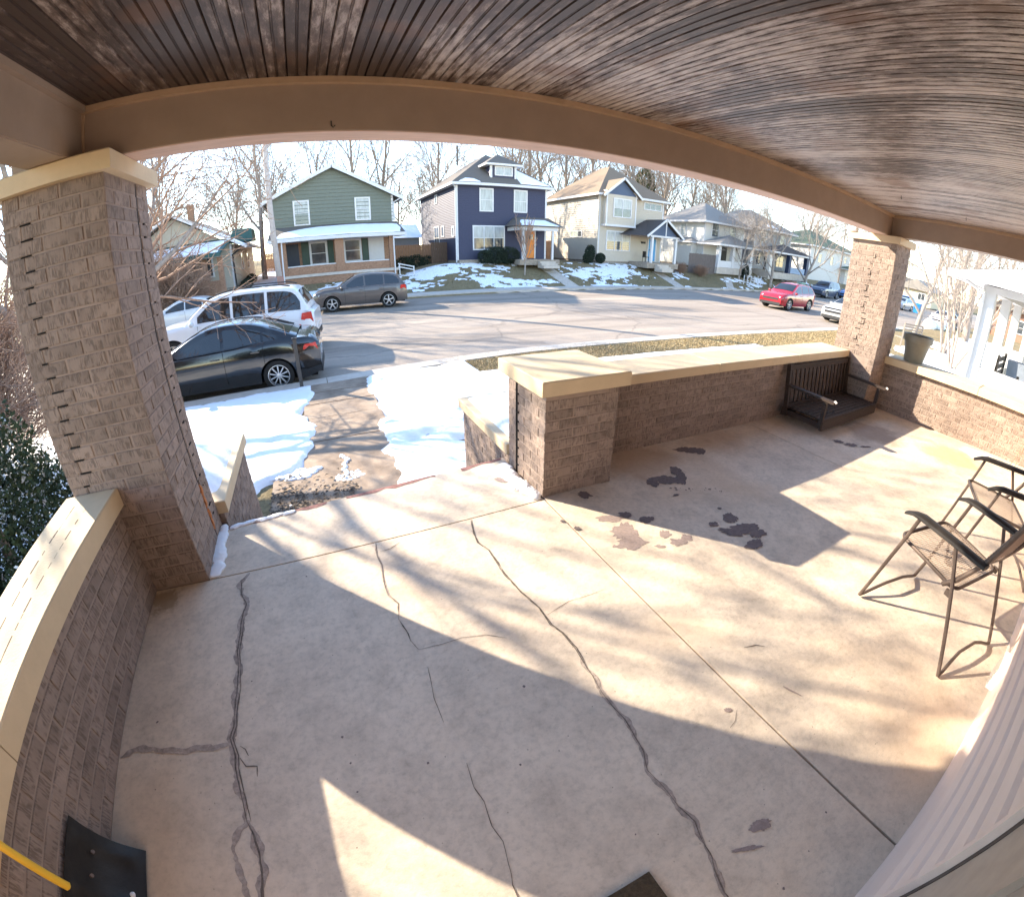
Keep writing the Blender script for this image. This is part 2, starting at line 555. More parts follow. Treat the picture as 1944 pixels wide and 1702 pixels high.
def grid_mesh(name, xs, ys, Z, mat, parent=None, keep=None, smooth=True):
    nx, ny = len(xs), len(ys)
    if parent is not None:
        g_o = ORG[parent]; xs = np.asarray(xs) - g_o.x; ys = np.asarray(ys) - g_o.y; Z = Z - g_o.z
    X, Y = np.meshgrid(xs, ys)
    V = np.stack([X.ravel(), Y.ravel(), Z.ravel()], 1)
    idx = np.arange(nx * ny).reshape(ny, nx)
    F = np.stack([idx[:-1, :-1].ravel(), idx[:-1, 1:].ravel(), idx[1:, 1:].ravel(), idx[1:, :-1].ravel()], 1)
    if keep is not None:
        k = keep.ravel()
        F = F[k[F].any(1)]
        used = np.unique(F); mp = np.full(len(V), -1); mp[used] = np.arange(len(used))
        V = V[used]; F = mp[F]
    me = bpy.data.meshes.new(name)
    me.vertices.add(len(V)); me.vertices.foreach_set('co', V.ravel())
    me.loops.add(len(F) * 4); me.loops.foreach_set('vertex_index', F.ravel())
    me.polygons.add(len(F)); me.polygons.foreach_set('loop_start', np.arange(len(F)) * 4)
    me.polygons.foreach_set('loop_total', np.full(len(F), 4))
    me.materials.append(M[mat] if isinstance(mat, str) else mat)
    me.update(); me.validate()
    if smooth: me.polygons.foreach_set('use_smooth', [True] * len(me.polygons))
    return link_mesh(name, me, parent)

# =================================================================== PORCH
CRS = 0.0655           # brick course
BH = 0.0565
_bm = {}
def brick_mesh(l):
    l = round(l / 0.004) * 0.004
    if l in _bm: return _bm[l]
    c = 0.0025; d = 0.075; h = BH
    v = [(0, d, 0), (l, d, 0), (l, d, h), (0, d, h),
         (0, c, 0), (l, c, 0), (l, c, h), (0, c, h),
         (c, 0, c), (l - c, 0, c), (l - c, 0, h - c), (c, 0, h - c)]
    f = [(8, 9, 10, 11), (4, 5, 9, 8), (5, 6, 10, 9), (6, 7, 11, 10), (7, 4, 8, 11),
         (0, 1, 5, 4), (1, 2, 6, 5), (2, 3, 7, 6), (3, 0, 4, 7), (0, 3, 2, 1)]
    me = bpy.data.meshes.new('brick')
    me.from_pydata(v, [], f)
    me.materials.append(M['brick'])
    me.update()
    _bm[l] = me
    return me

def course_layout(L, odd, a0=0.0, a1=None):
    """list of (start, length) along a face"""
    a1 = L if a1 is None else a1
    out = []; x = a0
    first = True
    while x < a1 - 0.012:
        l = 0.193
        if first and odd: l = 0.0915
        first = False
        if x + l > a1 - 0.05: l = a1 - x
        if l > 0.235:
            l = 0.193 if a1 - x - 0.203 > 0.04 else (a1 - x - 0.01) / 2
        out.append((x, l)); x += l + 0.010
    return out

def brick_face(parent, o, u, L, z0, z1, flip=0, corner=(True, True), joined=False, seed=0, a0=0.0, a1=None, zadj=None):
    """rows of bricks on the face that starts at o=(x,y) and runs along u; the outward normal is (u.y,-u.x)"""
    r = random.Random(seed)
    th = math.atan2(u[1], u[0])
    inn = (-u[1], u[0])
    n = int(round((z1 - z0) / CRS))
    mb = MB() if joined else None
    for k in range(n):
        z = z0 + k * CRS + 0.005
        if z + BH > z1 + 0.004: break
        odd = (k + flip) % 2
        s0 = a0; s1 = L if a1 is None else a1
        # corners lap alternately with the neighbouring face
        for (x, l) in course_layout(L, odd, s0, s1):
            pr = 0.0012 + r.uniform(-0.0010, 0.0012)
            px = o[0] + u[0] * x - inn[0] * pr
            py = o[1] + u[1] * x - inn[1] * pr
            pz = z + r.uniform(-0.0012, 0.0012)
            if joined:
                c, sn = math.cos(th), math.sin(th)
                b = len(mb.v)
                me = brick_mesh(l)
                for vv in me.vertices:
                    mb.v.append((px + vv.co.x * c - vv.co.y * sn, py + vv.co.x * sn + vv.co.y * c, pz + vv.co.z))
                for p in me.polygons:
                    mb.f.append(tuple(b + i for i in p.vertices)); mb.mi.append(0)
            else:
                ob = bpy.data.objects.new('brick', brick_mesh(l))
                COL.objects.link(ob); ob.parent = parent
                ob.location = Vector((px, py, pz)) - ORG[parent]
                ob.rotation_euler = (r.uniform(-0.003, 0.003), r.uniform(-0.004, 0.004), th + r.uniform(-0.002, 0.002))
    if joined:
        o_ = mb.build('brick', 'brick', parent, fix=False)
        o_['kind'] = 'stuff'

def core(parent, x0, x1, y0, y1, z0, z1, e=0.0025):
    MB().box(x0 + e, x1 - e, y0 + e, y1 - e, z0, z1).build('mortar', 'mortar', parent)

def cap_slab(parent, x0, x1, y0, y1, z0, z1, name='cap', subdiv=True):
    mb = MB(); e = 0.006
    P = [(x0 + e, y0 + e), (x1 - e, y0 + e), (x1 - e, y1 - e), (x0 + e, y1 - e)]
    Q = [(x0, y0), (x1, y0), (x1, y1), (x0, y1)]
    b = 0
    mb.v = [(x, y, z0) for x, y in Q] + [(x, y, z1 - e) for x, y in Q] + [(x, y, z1) for x, y in P]
    mb.f = [(0, 3, 2, 1), (8, 9, 10, 11)] + [(i, (i + 1) % 4, 4 + (i + 1) % 4, 4 + i) for i in range(4)] + [(4 + i, 4 + (i + 1) % 4, 8 + (i + 1) % 4, 8 + i) for i in range(4)]
    mb.mi = [0] * len(mb.f)
    return mb.build(name, 'cap', parent)

X0, X1 = -1.14, 6.02          # inside faces of the side parapets
YH = -0.358                   # house wall
YC = 2.058                    # inside face of the columns
YF = 2.427                    # inside face of the front parapet
ZC = 2.29                     # ceiling
ZB = 2.05                     # beam underside
GZ = -0.95

def fz(x, y):
    """the slab has settled a little towards the far front corner"""
    return -0.045 * float(np.clip((x - 1.3) / 2.2, 0, 1)) * float(np.clip(y / 1.6, 0, 1))

# ---- floor slabs
floor = tag(thing('porch_floor', (0, 0, 0), None, None), kind='structure')
def slab(poly_fn, x0, x1, y0, y1, z=0.0, th=0.11, nx=14, ny=8, name='concrete_slab', mat='floor', yfront=None):
    mb = MB(); e = 0.004
    xs = np.linspace(x0, x1, nx); ys = np.linspace(0, 1, ny)
    yf = yfront if yfront else (lambda x: y1)
    b = 0
    for j, t in enumerate(ys):
        for i, x in enumerate(xs):
            y = y0 + (yf(x) - y0) * t
            mb.v.append((x, y, z + fz(x, y)))
    nt_ = len(mb.v)
    for j in range(ny - 1):
        for i in range(nx - 1):
            mb.f.append((j * nx + i, j * nx + i + 1, (j + 1) * nx + i + 1, (j + 1) * nx + i)); mb.mi.append(0)
    ring = [i for i in range(nx)] + [j * nx + nx - 1 for j in range(1, ny)] + [(ny - 1) * nx + i for i in range(nx - 2, -1, -1)] + [j * nx for j in range(ny - 2, 0, -1)]
    low = []
    for r_ in ring:
        x, y, zz = mb.v[r_]
        low.append(len(mb.v)); mb.v.append((x, y, z - th))
    for i in range(len(ring)):
        j = (i + 1) % len(ring)
        mb.f.append((ring[i], low[i], low[j], ring[j])); mb.mi.append(0)
    mb.f.append(tuple(low)); mb.mi.append(0)
    return mb.build(name, mat, floor)
slab(None, X0, 1.155, YH, 2.048)
slab(None, 1.167, 3.70, YH, YF + 0.02, nx=20)
slab(None, 3.709, X1, YH, YF + 0.02, nx=20)
slab(None, -0.833, 1.150, 2.058, 2.6, nx=10, ny=4, yfront=lambda x: 2.555 + 0.068 * (x + 0.8) / 0.9)
MB().box(X0 - 0.02, 1.6, YH, 2.60, -0.13, -0.035).box(1.6, X1 + 0.02, YH, 2.43, -0.16, -0.09).build('joint_filler', 'crack', floor)
# foundation wall below the porch floor
core(thing('porch_foundation', (2.4, 1.2, GZ), 'painted brick foundation wall under the front porch', 'foundation'), -1.34, 6.3, YH, 2.5, -1.4, -0.17)
# red painted nosing on the landing edge
mb = MB()
xs = np.linspace(-0.80, 1.13, 60)
yy = lambda x: 2.555 + 0.068 * (x + 0.8) / 0.9
for i in range(59):
    a, b_ = xs[i], xs[i + 1]
    if vnoise(i * 0.23, 4.4) < 0.36: continue
    w0 = 0.012 + 0.035 * vnoise(i * 0.5, 1.2); w1 = 0.012 + 0.035 * vnoise((i + 1) * 0.5, 1.2)
    mb.face([(a, yy(a) - w0, 0.002), (b_, yy(b_) - w1, 0.002), (b_, yy(b_) + 0.002, 0.002), (a, yy(a) + 0.002, 0.002)])
    mb.face([(a, yy(a) + 0.002, 0.002), (b_, yy(b_) + 0.002, 0.002), (b_, yy(b_) + 0.002, -0.06), (a, yy(a) + 0.002, -0.06)])
mb.build('red_edge_paint', 'redpaint', floor, fix=False)

# cracks and sealant
def ribbon(mb, pts, w, z=0.0015, seed=0, jag=0.35):
    r = random.Random(seed)
    P = []
    for i in range(len(pts) - 1):
        a, b = Vector(pts[i]), Vector(pts[i + 1])
        n = max(2, int((b - a).length / 0.012))
        for k in range(n): P.append(a.lerp(b, k / n))
    P.append(Vector(pts[-1]))
    L = []; R = []
    for i, p in enumerate(P):
        d = (P[min(i + 1, len(P) - 1)] - P[max(i - 1, 0)]).normalized()
        nn = Vector((-d.y, d.x))
        t = i * 0.35 + seed * 5
        c = p + nn * (vnoise(t * 0.6, 3.3 + seed) - 0.5) * w * 0.9
        f = math.sin(math.pi * min(1, (i + 1) / 6) / 2) * math.sin(math.pi * min(1, (len(P) - i) / 6) / 2)
        wl = w * (0.5 + jag * 1.6 * (vnoise(t, 7.7 + seed) - 0.45) + jag * r.uniform(-.25, .25)) * f
        wr = w * (0.5 + jag * 1.6 * (vnoise(t, 21.7 + seed) - 0.45) + jag * r.uniform(-.25, .25)) * f
        L.append(c + nn * max(wl, 0.0006)); R.append(c - nn * max(wr, 0.0006))
    for i in range(len(P) - 1):
        mb.face([(R[i].x, R[i].y, z + fz(*R[i])), (R[i + 1].x, R[i + 1].y, z + fz(*R[i + 1])), (L[i + 1].x, L[i + 1].y, z + fz(*L[i + 1])), (L[i].x, L[i].y, z + fz(*L[i]))])
c1 = [(-0.61, 2.04), (-0.65, 1.98), (-0.64, 1.88), (-0.61, 1.79), (-0.63, 1.69), (-0.63, 1.6), (-0.64, 1.5), (-0.63, 1.4), (-0.63, 1.3), (-0.64, 1.2), (-0.645, 1.11), (-0.66, 1.06), (-0.64, 0.98), (-0.64, 0.93), (-0.63, 0.86), (-0.62, 0.8), (-0.61, 0.72)]
c1a = [(-0.61, 0.72), (-0.59, 0.66), (-0.58, 0.6), (-0.58, 0.54), (-0.60, 0.4), (-0.62, 0.2), (-0.61, 0.0)]
c1b = [(-0.61, 0.73), (-0.645, 0.68), (-0.66, 0.64), (-0.655, 0.58), (-0.645, 0.53), (-0.635, 0.42), (-0.64, 0.3)]
cx = [(-1.13, 1.05), (-1.05, 1.085), (-0.98, 1.08), (-0.9, 1.05), (-0.85, 1.035), (-0.79, 1.045), (-0.73, 1.03), (-0.66, 1.045)]
cb = [(-0.62, 0.97), (-0.6, 0.93), (-0.56, 0.92), (-0.56, 0.88)]
cb2 = [(-0.62, 1.02), (-0.6, 1.0), (-0.59, 0.97)]
c2 = [(0.09, 2.04), (0.08, 1.93), (0.09, 1.84), (0.08, 1.75), (0.075, 1.67), (0.08, 1.61), (0.11, 1.54), (0.09, 1.44), (0.11, 1.34), (0.11, 1.3), (0.13, 1.24), (0.14, 1.14), (0.13, 1.06), (0.12, 0.99), (0.12, 0.88), (0.14, 0.7), (0.13, 0.61), (0.14, 0.55), (0.13, 0.47), (0.14, 0.41), (0.12, 0.31), (0.11, 0.28), (0.1, 0.1)]
c2c = [(0.13, 1.24), (0.23, 1.23), (0.32, 1.23), (0.42, 1.2), (0.49, 1.15)]
c2d = [(0.1, 1.96), (0.16, 1.96), (0.22, 2.0)]
c3 = [(0.66, 2.04), (0.63, 1.91), (0.62, 1.82), (0.65, 1.73), (0.65, 1.63), (0.65, 1.52), (0.67, 1.37), (0.68, 1.33), (0.7, 1.24), (0.7, 1.13), (0.72, 1.07), (0.73, 0.97), (0.72, 0.89)]
c3b = [(0.72, 0.93), (0.71, 0.82), (0.7, 0.74), (0.7, 0.67), (0.71, 0.6), (0.7, 0.53), (0.69, 0.46), (0.66, 0.4), (0.67, 0.32), (0.67, 0.24), (0.68, 0.17), (0.66, 0.11), (0.65, 0.05), (0.63, 0.01), (0.61, -0.06), (0.6, -0.34)]
c4 = [(0.71, 1.19), (0.84, 1.22), (0.95, 1.21), (1.03, 1.21)]
mb = MB()
ribbon(mb, c1, 0.024, 0.0014, 1, 0.6); ribbon(mb, c1a, 0.025, 0.0014, 2, 0.6); ribbon(mb, c1b, 0.022, 0.0012, 3, 0.7)
ribbon(mb, cx, 0.026, 0.0016, 4)
ribbon(mb, c3b, 0.015, 0.0014, 5, 0.7); ribbon(mb, c2[:7], 0.010, 0.0014, 6)
mb.build('crack_sealant', 'sealant', floor, fix=False)
mb = MB()
ribbon(mb, c1, 0.004, 0.0026, 11, 0.9); ribbon(mb, c1a, 0.006, 0.0026, 12, 0.7)
ribbon(mb, [(a + 0.012, b) for a, b in c1[4:]], 0.0035, 0.0030, 13, 0.8)
ribbon(mb, cb, 0.006, 0.002, 14); ribbon(mb, cb2, 0.006, 0.002, 15)
ribbon(mb, c2[:11], 0.0026, 0.0026, 16, 0.9); ribbon(mb, c2[11:15], 0.0013, 0.0026, 26, 1.0); ribbon(mb, c2[15:], 0.0018, 0.0026, 27, 1.0); ribbon(mb, c2c, 0.002, 0.002, 17); ribbon(mb, c2d, 0.004, 0.0022, 18)
ribbon(mb, c3, 0.0045, 0.0020, 19, 0.8); ribbon(mb, c3b, 0.0028, 0.0026, 20, 0.8); ribbon(mb, [(a - 0.006, b) for a, b in c3], 0.003, 0.0024, 24, 0.9)
ribbon(mb, c4, 0.002, 0.002, 21)
ribbon(mb, [(1.36, 0.6), (1.42, 0.58), (1.45, 0.55)], 0.004, 0.002, 22); ribbon(mb, [(1.02, 0.36), (1.06, 0.37), (1.1, 0.40)], 0.003, 0.002, 23)
mb.build('crack', 'crack', floor, fix=False)

# flaked-off coating: irregular patches
def patch(mb, c, a, b, seed, z):
    """c centre, a and b half axes (vectors)"""
    r = random.Random(seed)
    n = 46; P = []
    for i in range(n):
        t = 2 * math.pi * i / n
        k = 0.72 + 0.75 * (fbm(math.cos(t) * 1.6 + seed * 3.1, math.sin(t) * 1.6 + seed, 5) - 0.5) + 0.10 * r.uniform(-1, 1)
        P.append((c[0] + (a[0] * math.cos(t) + b[0] * math.sin(t)) * k * 1.25, c[1] + (a[1] * math.cos(t) + b[1] * math.sin(t)) * k * 1.25))
    ctr = (c[0], c[1], z + fz(*c))
    for i in range(n):
        p, q = P[i], P[(i + 1) % n]
        mb.face([ctr, (p[0], p[1], z + fz(*p)), (q[0], q[1], z + fz(*q))])
ST = [((2.62, 2.22), (2.74, 2.16), (2.58, 2.17)), ((2.7, 2.16), (2.74, 2.14), (2.64, 2.11)), ((2.08, 1.91), (2.2, 1.85), (2.03, 1.86)), ((2.25, 1.99), (2.3, 1.96), (2.21, 1.94)),
      ((2.2, 1.89), (2.24, 1.87), (2.13, 1.81)), ((1.96, 1.92), (2.0, 1.89), (1.92, 1.87)), ((1.42, 1.99), (1.46, 1.96), (1.4, 1.95)), ((1.52, 1.68), (1.56, 1.66), (1.5, 1.65)),
      ((1.61, 1.58), (1.66, 1.56), (1.58, 1.55)), ((2.12, 1.35), (2.17, 1.32), (2.08, 1.31)), ((2.11, 1.22), (2.2, 1.17), (2.06, 1.18)), ((2.14, 1.14), (2.19, 1.11), (2.1, 1.11)),
      ((2.01, 1.23), (2.1, 1.17), (1.97, 1.2)), ((2.02, 1.08), (2.07, 1.05), (1.97, 1.05)), ((1.96, 1.35), (1.99, 1.33), (1.94, 1.33)), ((2.14, 1.46), (2.155, 1.45), (2.13, 1.45)), ((1.99, 1.72), (2.01, 1.71), (1.975, 1.71)),
      ((4.26, 1.69), (4.30, 1.64), (4.22, 1.67)), ((4.32, 1.58), (4.40, 1.53), (4.28, 1.55)), ((4.43, 1.47), (4.50, 1.43), (4.41, 1.46)), ((1.18, 1.69), (1.2, 1.68), (1.18, 1.67)), ((1.14, 1.79), (1.155, 1.78), (1.135, 1.78))]
ST2 = [((1.42, 1.69), (1.5, 1.65), (1.39, 1.66)), ((1.41, 1.55), (1.49, 1.51), (1.35, 1.48)), ((1.39, 1.44), (1.46, 1.4), (1.35, 1.39)), ((1.61, 1.42), (1.64, 1.4), (1.58, 1.39)),
       ((1.64, 1.32), (1.69, 1.29), (1.62, 1.29)), ((1.7, 1.33), (1.74, 1.31), (1.68, 1.3)), ((1.51, 1.34), (1.54, 1.32), (1.5, 1.33)), ((1.28, 1.46), (1.29, 1.45), (1.27, 1.45)),
       ((1.02, 2.4), (1.08, 2.37), (1.01, 2.36)), ((0.85, 0.03), (0.89, 0.01), (0.84, 0.01)), ((0.76, 0.0), (0.81, -0.03), (0.75, -0.005)), ((1.07, 0.42), (1.085, 0.41), (1.065, 0.41)), ((1.36, 0.32), (1.38, 0.27), (1.355, 0.315))]
mb = MB()
for i, (c, a, b_) in enumerate(ST):
    patch(mb, c, (a[0] - c[0], a[1] - c[1]), (b_[0] - c[0], b_[1] - c[1]), i, 0.0022 + 0.00013 * i)
r = random.Random(5)
for i in range(16):     # small satellite flakes
    x = 2.02 + i * 0.022 + r.uniform(-.02, .02); y = 1.80 - i * 0.012 + r.uniform(-.02, .02); s = r.uniform(0.003, 0.011)
    patch(mb, (x, y), (s, 0), (0, s), 50 + i, 0.0018 + 0.0001 * i)
for i, (x, y) in enumerate([(0.91, -0.14), (0.76, -0.17), (1.06, -0.09), (-0.57, 1.31), (-0.24, 0.95), (-0.23, 0.84), (-0.23, 0.73), (0.3, 0.62), (0.02, 0.75), (-0.9, 1.7), (0.45, 0.9), (0.5, 0.24), (0.22, 0.1), (-0.98, 1.2), (-0.96, 0.9), (-0.3, 1.9)]):
    s = 0.0025 + 0.003 * r.random()
    patch(mb, (x, y), (s, s * 0.5), (-s * 0.4, s), 80 + i, 0.0022)
mb.build('flaked_patch', 'stain', floor, fix=False)
mb = MB()
for i, (c, a, b_) in enumerate(ST2):
    patch(mb, c, (a[0] - c[0], a[1] - c[1]), (b_[0] - c[0], b_[1] - c[1]), 30 + i, 0.0012 + 0.0001 * i)
mb.build('worn_patch', 'stain2', floor, fix=False)

# ---- steps down to the walk
steps = thing('front_steps', (0.15, 3.2, GZ), 'concrete steps between the two cheek walls leading down from the porch landing', 'steps')
for k in range(4):
    MB().box(-0.83, 1.15, 2.60 + k * 0.29, 2.60 + (k + 1) * 0.29 + 0.02 * (k < 3), GZ - 0.2, -0.19 * (k + 1)).build('step', 'walk', steps)

# ---- brick columns
def dark_slots(parent, L_):
    mb = MB()
    for (x0, x1, y0, y1, z0, z1) in L_: mb.box(x0, x1, y0, y1, z0, z1)
    mb.build('missing_mortar', 'dark', parent)

colL = thing('brick_column', (-1.09, 2.34, 0), 'painted brick porch column left of the steps, with an open vertical joint', 'column', 'brick columns of the porch')
core(colL, -1.345, -0.835, YC, 2.625, -1.2, 1.965)
brick_face(colL, (-1.345, YC), (1, 0), 0.51, 0.0, 1.965, 0, (True, True), seed=1)
brick_face(colL, (-0.835, YC), (0, 1), 0.567, 0.0, 1.965, 1, (True, False), seed=2, a1=0.385)
brick_face(colL, (-0.835, YC), (0, 1), 0.567, 0.0, 1.965, 1, (False, False), seed=3, a0=0.412)
brick_face(colL, (-1.345, 2.625), (0, -1), 0.567, -0.6, 1.965, 1, (True, True), joined=True, seed=4)
brick_face(colL, (-0.835, 2.625), (-1, 0), 0.51, -0.6, 1.965, 0, (True, True), joined=True, seed=5)
cap_slab(colL, -1.395, -0.785, 2.008, 2.675, 1.965, 2.048)
sl_ = []
rr_ = random.Random(2)
for k in range(9, 29):
    w = rr_.uniform(0.03, 0.065)
    xx = -1.263 + rr_.uniform(-0.008, 0.008)
    sl_.append((xx, xx + w, YC - 0.0032, YC + 0.02, k * CRS - 0.003, k * CRS + 0.0035))
for k in range(1, 29):
    if k % 3 != 1: sl_.append((-0.85, -0.8315, YC + 0.44 + rr_.uniform(0, .03), YC + 0.46 + rr_.uniform(0, .03), k * CRS - 0.004, k * CRS + 0.004))
sl_.append((-0.86, -0.8365, YC + 0.390, YC + 0.405, 0.0, 1.96))
dark_slots(colL, sl_)
mb = MB()
for z in (0.10, 0.17, 0.25, 0.33): mb.blob((-0.836, YC + 0.40, z), (0.012, 0.014, 0.04), seed=int(z * 50), amp=0.6, nu=7, nv=5)
mb.build('spalled_brick', pm('orange_spalled_brick', (0.50, 0.20, 0.08), 0.9, 0.3, 40), colL)

colR = thing('brick_column', (5.85, 2.34, 0), 'sunlit painted brick porch column at the right end of the front parapet', 'column', 'brick columns of the porch')
core(colR, 5.60, 6.09, YC, 2.62, -1.2, 1.965)
brick_face(colR, (5.60, YC), (1, 0), 0.49, 0.0, 1.965, 0, (True, True), seed=6)
brick_face(colR, (5.60, 2.62), (0, -1), 0.562, 0.6, 1.965, 1, (True, True), seed=7)
brick_face(colR, (6.09, YC), (0, 1), 0.562, -0.6, 1.965, 1, (True, True), joined=True, seed=8)
brick_face(colR, (6.09, 2.62), (-1, 0), 0.49, -0.6, 1.965, 0, (True, True), joined=True, seed=9)
brick_face(colR, (5.60, YF), (0, -1), YF - YC, -0.02, 0.56, 0, (False, True), joined=True, seed=10)
cap_slab(colR, 5.55, 6.14, 2.008, 2.67, 1.965, 2.048)
sl_ = []
for k in range(11, 28):
    w = rr_.uniform(0.03, 0.075)
    yy_ = YC + 0.24 + rr_.uniform(-0.02, 0.05)
    sl_.append((5.5968, 5.62, yy_, yy_ + w, k * CRS - 0.006, k * CRS + 0.0035))
    if k % 3 == 0: sl_.append((5.5968, 5.62, yy_, yy_ + 0.008, k * CRS, k * CRS + 0.05))
dark_slots(colR, sl_)
MB().blob((5.56, 2.63, 2.07), (0.05, 0.08, 0.03), 3).build('snow', 'snow', colR, smooth='all')

pier = thing('brick_pier', (1.42, 2.35, 0), 'short painted brick pier with a wide cream cap, right of the steps', 'pier')
core(pier, 1.158, 1.686, 2.072, 2.60, -1.2, 0.70)
brick_face(pier, (1.158, 2.072), (1, 0), 0.528, 0.0, 0.70, 0, (True, True), seed=11)
brick_face(pier, (1.158, 2.60), (0, -1), 0.528, 0.0, 0.70, 1, (True, True), seed=12, a0=0.15)
brick_face(pier, (1.158, 2.60), (0, -1), 0.528, 0.0, 0.70, 1, (False, False), seed=14, a0=0.0, a1=0.125)
brick_face(pier, (1.158, 2.60), (0, -1), 0.528, -0.65, 0.0, 1, (True, True), seed=13, joined=True)
brick_face(pier, (1.686, 2.072), (0, 1), YF - 2.072, -0.03, 0.70, 1, (True, False), seed=15)
brick_face(pier, (1.686, 2.60), (-1, 0), 0.528, -0.6, 0.70, 0, (True, True), joined=True, seed=16)
cap_slab(pier, 1.105, 1.735, 2.018, 2.655, 0.70, 0.79)
dark_slots(pier, [(1.151, 1.19, 2.461, 2.471, 0.0, 0.70)] + [(1.152, 1.17, 2.44, 2.455, k * CRS - .005, k * CRS + .006) for k in range(1, 10)])

# ---- parapets
def parapet(label, x0, x1, y0, y1, ztop, cap, faces, joined_faces, seed):
    p = thing('parapet_wall', ((x0 + x1) / 2, (y0 + y1) / 2, 0), label, 'low wall', 'low brick walls round the porch')
    core(p, x0, x1, y0, y1, -1.2, ztop)
    for i, (o, u, L, z0) in enumerate(faces): brick_face(p, o, u, L, z0, ztop + 0.004, i, (False, False), seed=seed + i)
    for i, (o, u, L, z0) in enumerate(joined_faces): brick_face(p, o, u, L, z0, ztop + 0.004, i, (False, False), joined=True, seed=seed + 7 + i)
    return p
pf = parapet('long brick parapet with a cream cap along the street side of the porch, behind the bench', 1.69, 5.598, YF, 2.75, 0.555, None,
             [((1.69, YF), (1, 0), 3.908, -0.035)], [((5.598, 2.75), (-1, 0), 3.908, -0.6)], 30)
x = 1.737
for i, xe in enumerate([3.05, 4.36, 5.598]):
    cap_slab(pf, x, xe - 0.004, YF - 0.035, 2.80, 0.555, 0.632); x = xe
pl = parapet('brick parapet with a cream cap on the left side of the porch, below the left column', -1.342, X0, YH, YC - 0.002, 0.525, None,
             [((X0, YH), (0, 1), YC - YH, 0.0)], [((-1.342, YC), (0, -1), YC - YH, -0.7)], 50)
cap_slab(pl, -1.39, -1.10, 0.70, YC - 0.003, 0.525, 0.62); cap_slab(pl, -1.39, -1.10, YH, 0.696, 0.525, 0.62)
mb = MB(); r = random.Random(9)
for xx in (-1.29, -1.21):
    y = 0.2
    while y < 1.95:
        l = r.uniform(0.02, 0.09)
        mb.box(xx + r.uniform(-.003, .003), xx + 0.0035, y, y + l, 0.619, 0.6206); y += l + r.uniform(0.0, 0.06)
mb.build('cap_groove', 'crack', pl)
pr_ = parapet('sunlit brick parapet with a cream cap on the right side of the porch', X1, 6.30, YH, YC - 0.002, 0.55, None,
              [((X1, YC - 0.002), (0, -1), YC - YH, -0.04)], [((6.30, YH), (0, 1), YC - YH, -0.7)], 70)
cap_slab(pr_, 5.955, 6.36, 0.85, YC - 0.003, 0.55, 0.64); cap_slab(pr_, 5.955, 6.36, YH, 0.846, 0.55, 0.64)

# ---- cheek walls beside the steps
def cheek(label, x0, x1, face_x, sign, seed):
    p = thing('cheek_wall', ((x0 + x1) / 2, 3.2, GZ), label, 'low wall', 'cheek walls of the steps')
    core(p, x0, x1, 2.63, 3.72, -1.3, 0.06)
    if sign > 0: brick_face(p, (face_x, 2.63), (0, 1), 1.09, -0.92, 0.06, 0, (False, False), seed=seed)
    else: brick_face(p, (face_x, 3.72), (0, -1), 1.09, -0.92, 0.06, 0, (False, False), seed=seed)
    brick_face(p, (x1, 3.72), (-1, 0), x1 - x0, -0.92, 0.06, 1, (False, False), joined=True, seed=seed + 1)
    cap_slab(p, x0 - 0.03, x1 + 0.03, 2.63, 3.77, 0.06, 0.145)
    return p
ckl = cheek('low brick cheek wall left of the steps, its cap covered with snow', -1.25, -0.80, -0.80, 1, 90)
ckr = cheek('low brick cheek wall right of the steps with a cream cap', 1.18, 1.62, 1.18, -1, 95)

# ---- roof, beams and ceiling
roof = thing('porch_roof', (2.4, 1.2, ZC), 'porch roof with taupe beams and a dark weathered beadboard ceiling', 'porch roof')
BX0, BX1 = -0.977, 5.645
MB().box(-1.35, 6.02, 2.17, 2.37, ZB, ZC).build('front_beam', 'beam', roof)
MB().box(-1.18, BX0, YH, 2.168, ZB, ZC).build('side_beam', 'beam', roof)
MB().box(BX1, 5.85, YH, 2.168, ZB, ZC).build('side_beam', 'beam', roof)
MB().box(BX0 + 0.004, BX1 - 0.004, 2.178, 2.362, ZB - 0.004, ZB + 0.002).build('beam_soffit_board', 'beam_under', roof)
MB().box(-1.172, BX0 - 0.008, YH, 2.0, ZB - 0.004, ZB + 0.002).build('beam_soffit_board', 'beam', roof)
MB().box(BX0, BX1, 2.142, 2.1695, ZC - 0.03, ZC - 0.001).build('moulding', 'beam_trim', roof)
MB().box(BX0 + 0.0005, BX0 + 0.027, YH, 2.141, ZC - 0.03, ZC - 0.001).build('moulding', 'beam', roof)
MB().box(BX1 - 0.027, BX1 - 0.0005, YH, 2.141, ZC - 0.03, ZC - 0.001).build('moulding', 'beam_trim', roof)
MB().box(BX0, BX0 + 0.012, 2.160, 2.1695, ZB, ZC - 0.03).build('corner_bead', 'beam_trim', roof)
W = 0.0828
prof = [(0.0008, 0.016), (0.0012, 0.009), (0.0050, 0.0), (0.0360, 0.0), (0.0380, 0.0055), (0.0390, 0.0055), (0.0402, 0.0018), (0.0426, 0.0018), (0.0438, 0.0055), (0.0448, 0.0055), (0.0468, 0.0), (0.0778, 0.0), (0.0816, 0.009), (0.0820, 0.016)]
me = MB().prism(prof, 'y', 0.0, 2.168 - YH)
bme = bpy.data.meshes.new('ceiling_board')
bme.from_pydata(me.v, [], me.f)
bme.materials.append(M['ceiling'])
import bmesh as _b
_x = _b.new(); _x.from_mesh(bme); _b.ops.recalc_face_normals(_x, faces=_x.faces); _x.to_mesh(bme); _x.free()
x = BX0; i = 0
r = random.Random(12)
